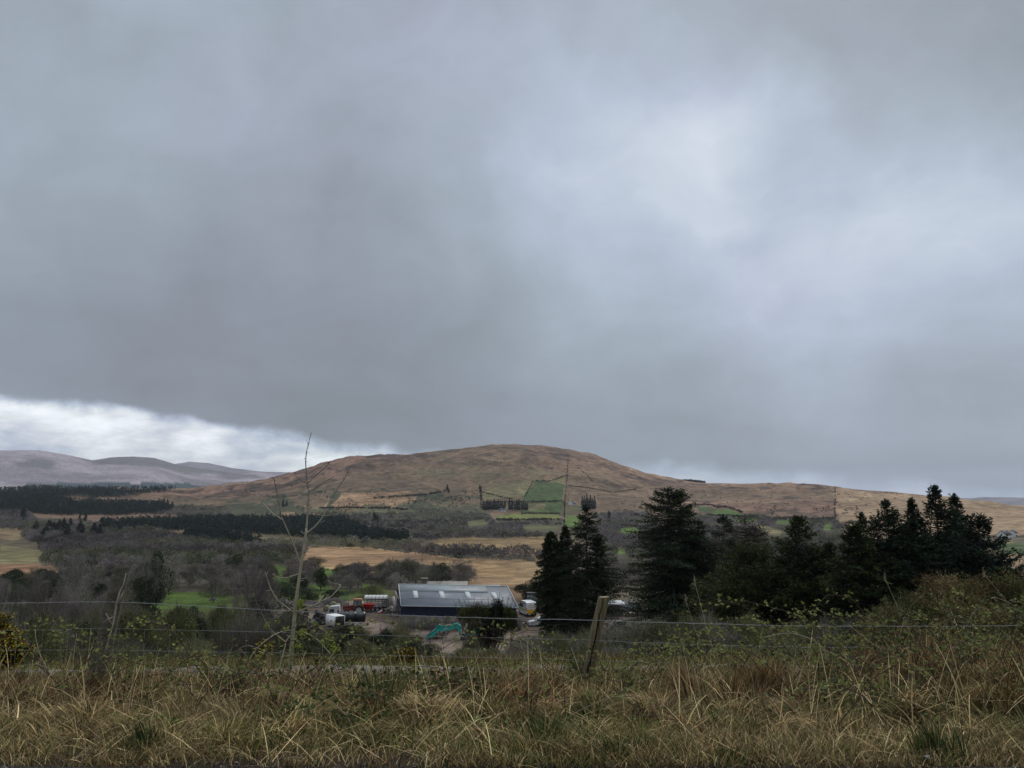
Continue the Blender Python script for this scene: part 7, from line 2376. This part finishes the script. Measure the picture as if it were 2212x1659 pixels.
# sheep on the small pasture
M_wool = mm('wool', (.55, .53, .48), rough=.95, var=.1); M_dk = mm('dark_fleece', (.03, .028, .026), rough=.9)
for i, (px, py, m_, lb) in enumerate(((320.5, 569.5, M_dk, 'dark sheep at the top of the small green pasture'), (325.4, 569.2, M_wool, 'pale sheep at the top of the small green pasture'), (327.5, 570.4, M_dk, 'dark sheep at the right end of the small green pasture'))):
    x, y, z, r, ok = hit([px], [py], 150, 500, 1200)
    e = empty('sheep', (x[0], y[0], z[0]), g.uniform(0, 6), lb, 'sheep', 'sheep on the pasture')
    V = [(-.42, 0, .62), (0, 0, .64), (.38, 0, .66), (.58, 0, .82), (.72, 0, .80), (.84, 0, .72), (-.5, 0, .6)]
    E = [(0, 1), (1, 2), (2, 3), (3, 4), (4, 5), (0, 6)]; Rd = [.21, .25, .21, .11, .09, .05, .05]
    for sx in (0, 2):
        for s in (-1, 1):
            n0 = len(V); xx = V[sx][0]
            V += [(xx, s * .13, .42), (xx + (.03 if sx else -.05), s * .13, .22), (xx, s * .13, .02)]; E += [(sx, n0), (n0, n0 + 1), (n0 + 1, n0 + 2)]; Rd += [.07, .04, .035]
    skin_obj('body', V, E, Rd, m_, e)

# ---- the ivy-clad tree in front of the shed
ID = 111.0
spiny('ivy_clad_tree', [(498, 605, ID, 6), (495, 610, ID, 6), (503, 611, ID, 5), (490, 613, ID, 6), (500, 617, ID, 7), (508, 618, ID, 4), (493, 621, ID, 7), (484, 618, ID, 5), (503, 625, ID, 6), (487, 627, ID, 7), (497, 630, ID, 7), (481, 633, ID, 5), (490, 637, ID, 7), (500, 639, ID, 5), (484, 642, ID, 5), (476, 641, ID, 4)], 15000,
      [(.022, .034, .016), (.035, .048, .02), (.03, .04, .02)], 2, 'dark ivy-clad tree standing in front of the right half of the shed', 'tree', leaf=.28, one=True)
spiny('yellow_green_bush', [(465, 613, ID - 1, 6), (471, 611, ID - 1, 6), (478, 610, ID - 1, 6), (484, 612, ID - 1, 6), (460, 617, ID - 1, 3.5), (467, 620, ID - 1, 5), (475, 619, ID - 1, 6), (470, 627, ID - 1, 4), (477, 627, ID - 1, 5)], 9000,
      [(.10, .105, .028), (.075, .075, .03), (.12, .10, .035)], 1, 'yellow-green ivied bush left of the dark tree in front of the shed', 'bush', leaf=.25, one=True)
spiny('yellow_green_bush', [(508, 611, ID - 1, 4), (512, 617, ID - 1, 5), (508, 622, ID - 1, 5), (514, 624, ID - 1, 4), (505, 628, ID - 1, 4)], 9000,
      [(.10, .11, .03), (.07, .075, .03)], 1, 'small yellow-green lobe of ivy at the right side of the dark tree', 'bush', leaf=.25, one=True)
tm = MB()
gg = np.random.default_rng(12)
o = np.array((P(487, 600, ID + 1).x, ID + 1, 0)); o[2] = float(H(o[0], o[1]))
for a_, b_ in ((458, 599), (463, 597), (468, 600), (474, 598), (481, 600), (488, 598), (494, 596), (500, 594), (503, 597), (509, 596), (513, 599), (516, 603), (455, 604), (517, 609)):
    e_ = np.array(P(a_, b_, ID + 1)) - o; s0 = np.array((e_[0] * .5, 0, e_[2] * .45)); m1 = (s0 + e_) / 2 + gg.normal(size=3) * .3
    tm.tube([(0, 0, 0), s0, m1, e_], [.14, .08, .04, .015], 4, (.10, .09, .08), cap=False)
    d = unit(np.tile(e_ - m1, (9, 1)) / 2 + gg.normal(size=(9, 3)) * .6)
    slivers(tm, m1 + (e_ - m1) * gg.random((9, 1)), d, gg.uniform(.5, 1.2, 9), .05, (.11, .095, .085), gg)
oo = tm.build('bare_tree', M_twig, loc=tuple(o)); tag(oo, 'bare twiggy crown reaching over the shed roof behind the ivied tree', 'tree')
oo = spiny('evergreen_bush', [(531, 597, 168, 6), (537, 591, 168, 8), (543, 586, 168, 7), (528, 603, 168, 5)], 5000, [(.02, .03, .017), (.03, .04, .02)], 6, 'dark evergreen thicket between the old tractor and the drooping conifer', 'bush', leaf=.5)

# ================================================================ air
HZ = MB()
HZ.box((0, 0, 0), (33000, 33000, 1.0))
hv = HZ.V[0]
zmin = float(gb.V[0][:, 2].min()) - 1.0
zmax = float(gb.V[0][:, 2].max()) + 12.0
hv[:, 2] = np.where(hv[:, 2] > 0, zmax, zmin)
M_haze = bpy.data.materials.new('air'); M_haze.use_nodes = True
t = M_haze.node_tree; t.nodes.clear()
pv = t.nodes.new('ShaderNodeVolumePrincipled'); pv.inputs['Color'].default_value = (.74, .83, 1.0, 1); pv.inputs['Density'].default_value = 4.4e-5; pv.inputs['Anisotropy'].default_value = .2
om = t.nodes.new('ShaderNodeOutputMaterial'); t.links.new(pv.outputs[0], om.inputs['Volume'])
hz_ = HZ.build('haze', M_haze); tag(hz_, kind='stuff', label='thin bluish haze filling the valley air', cat='haze')
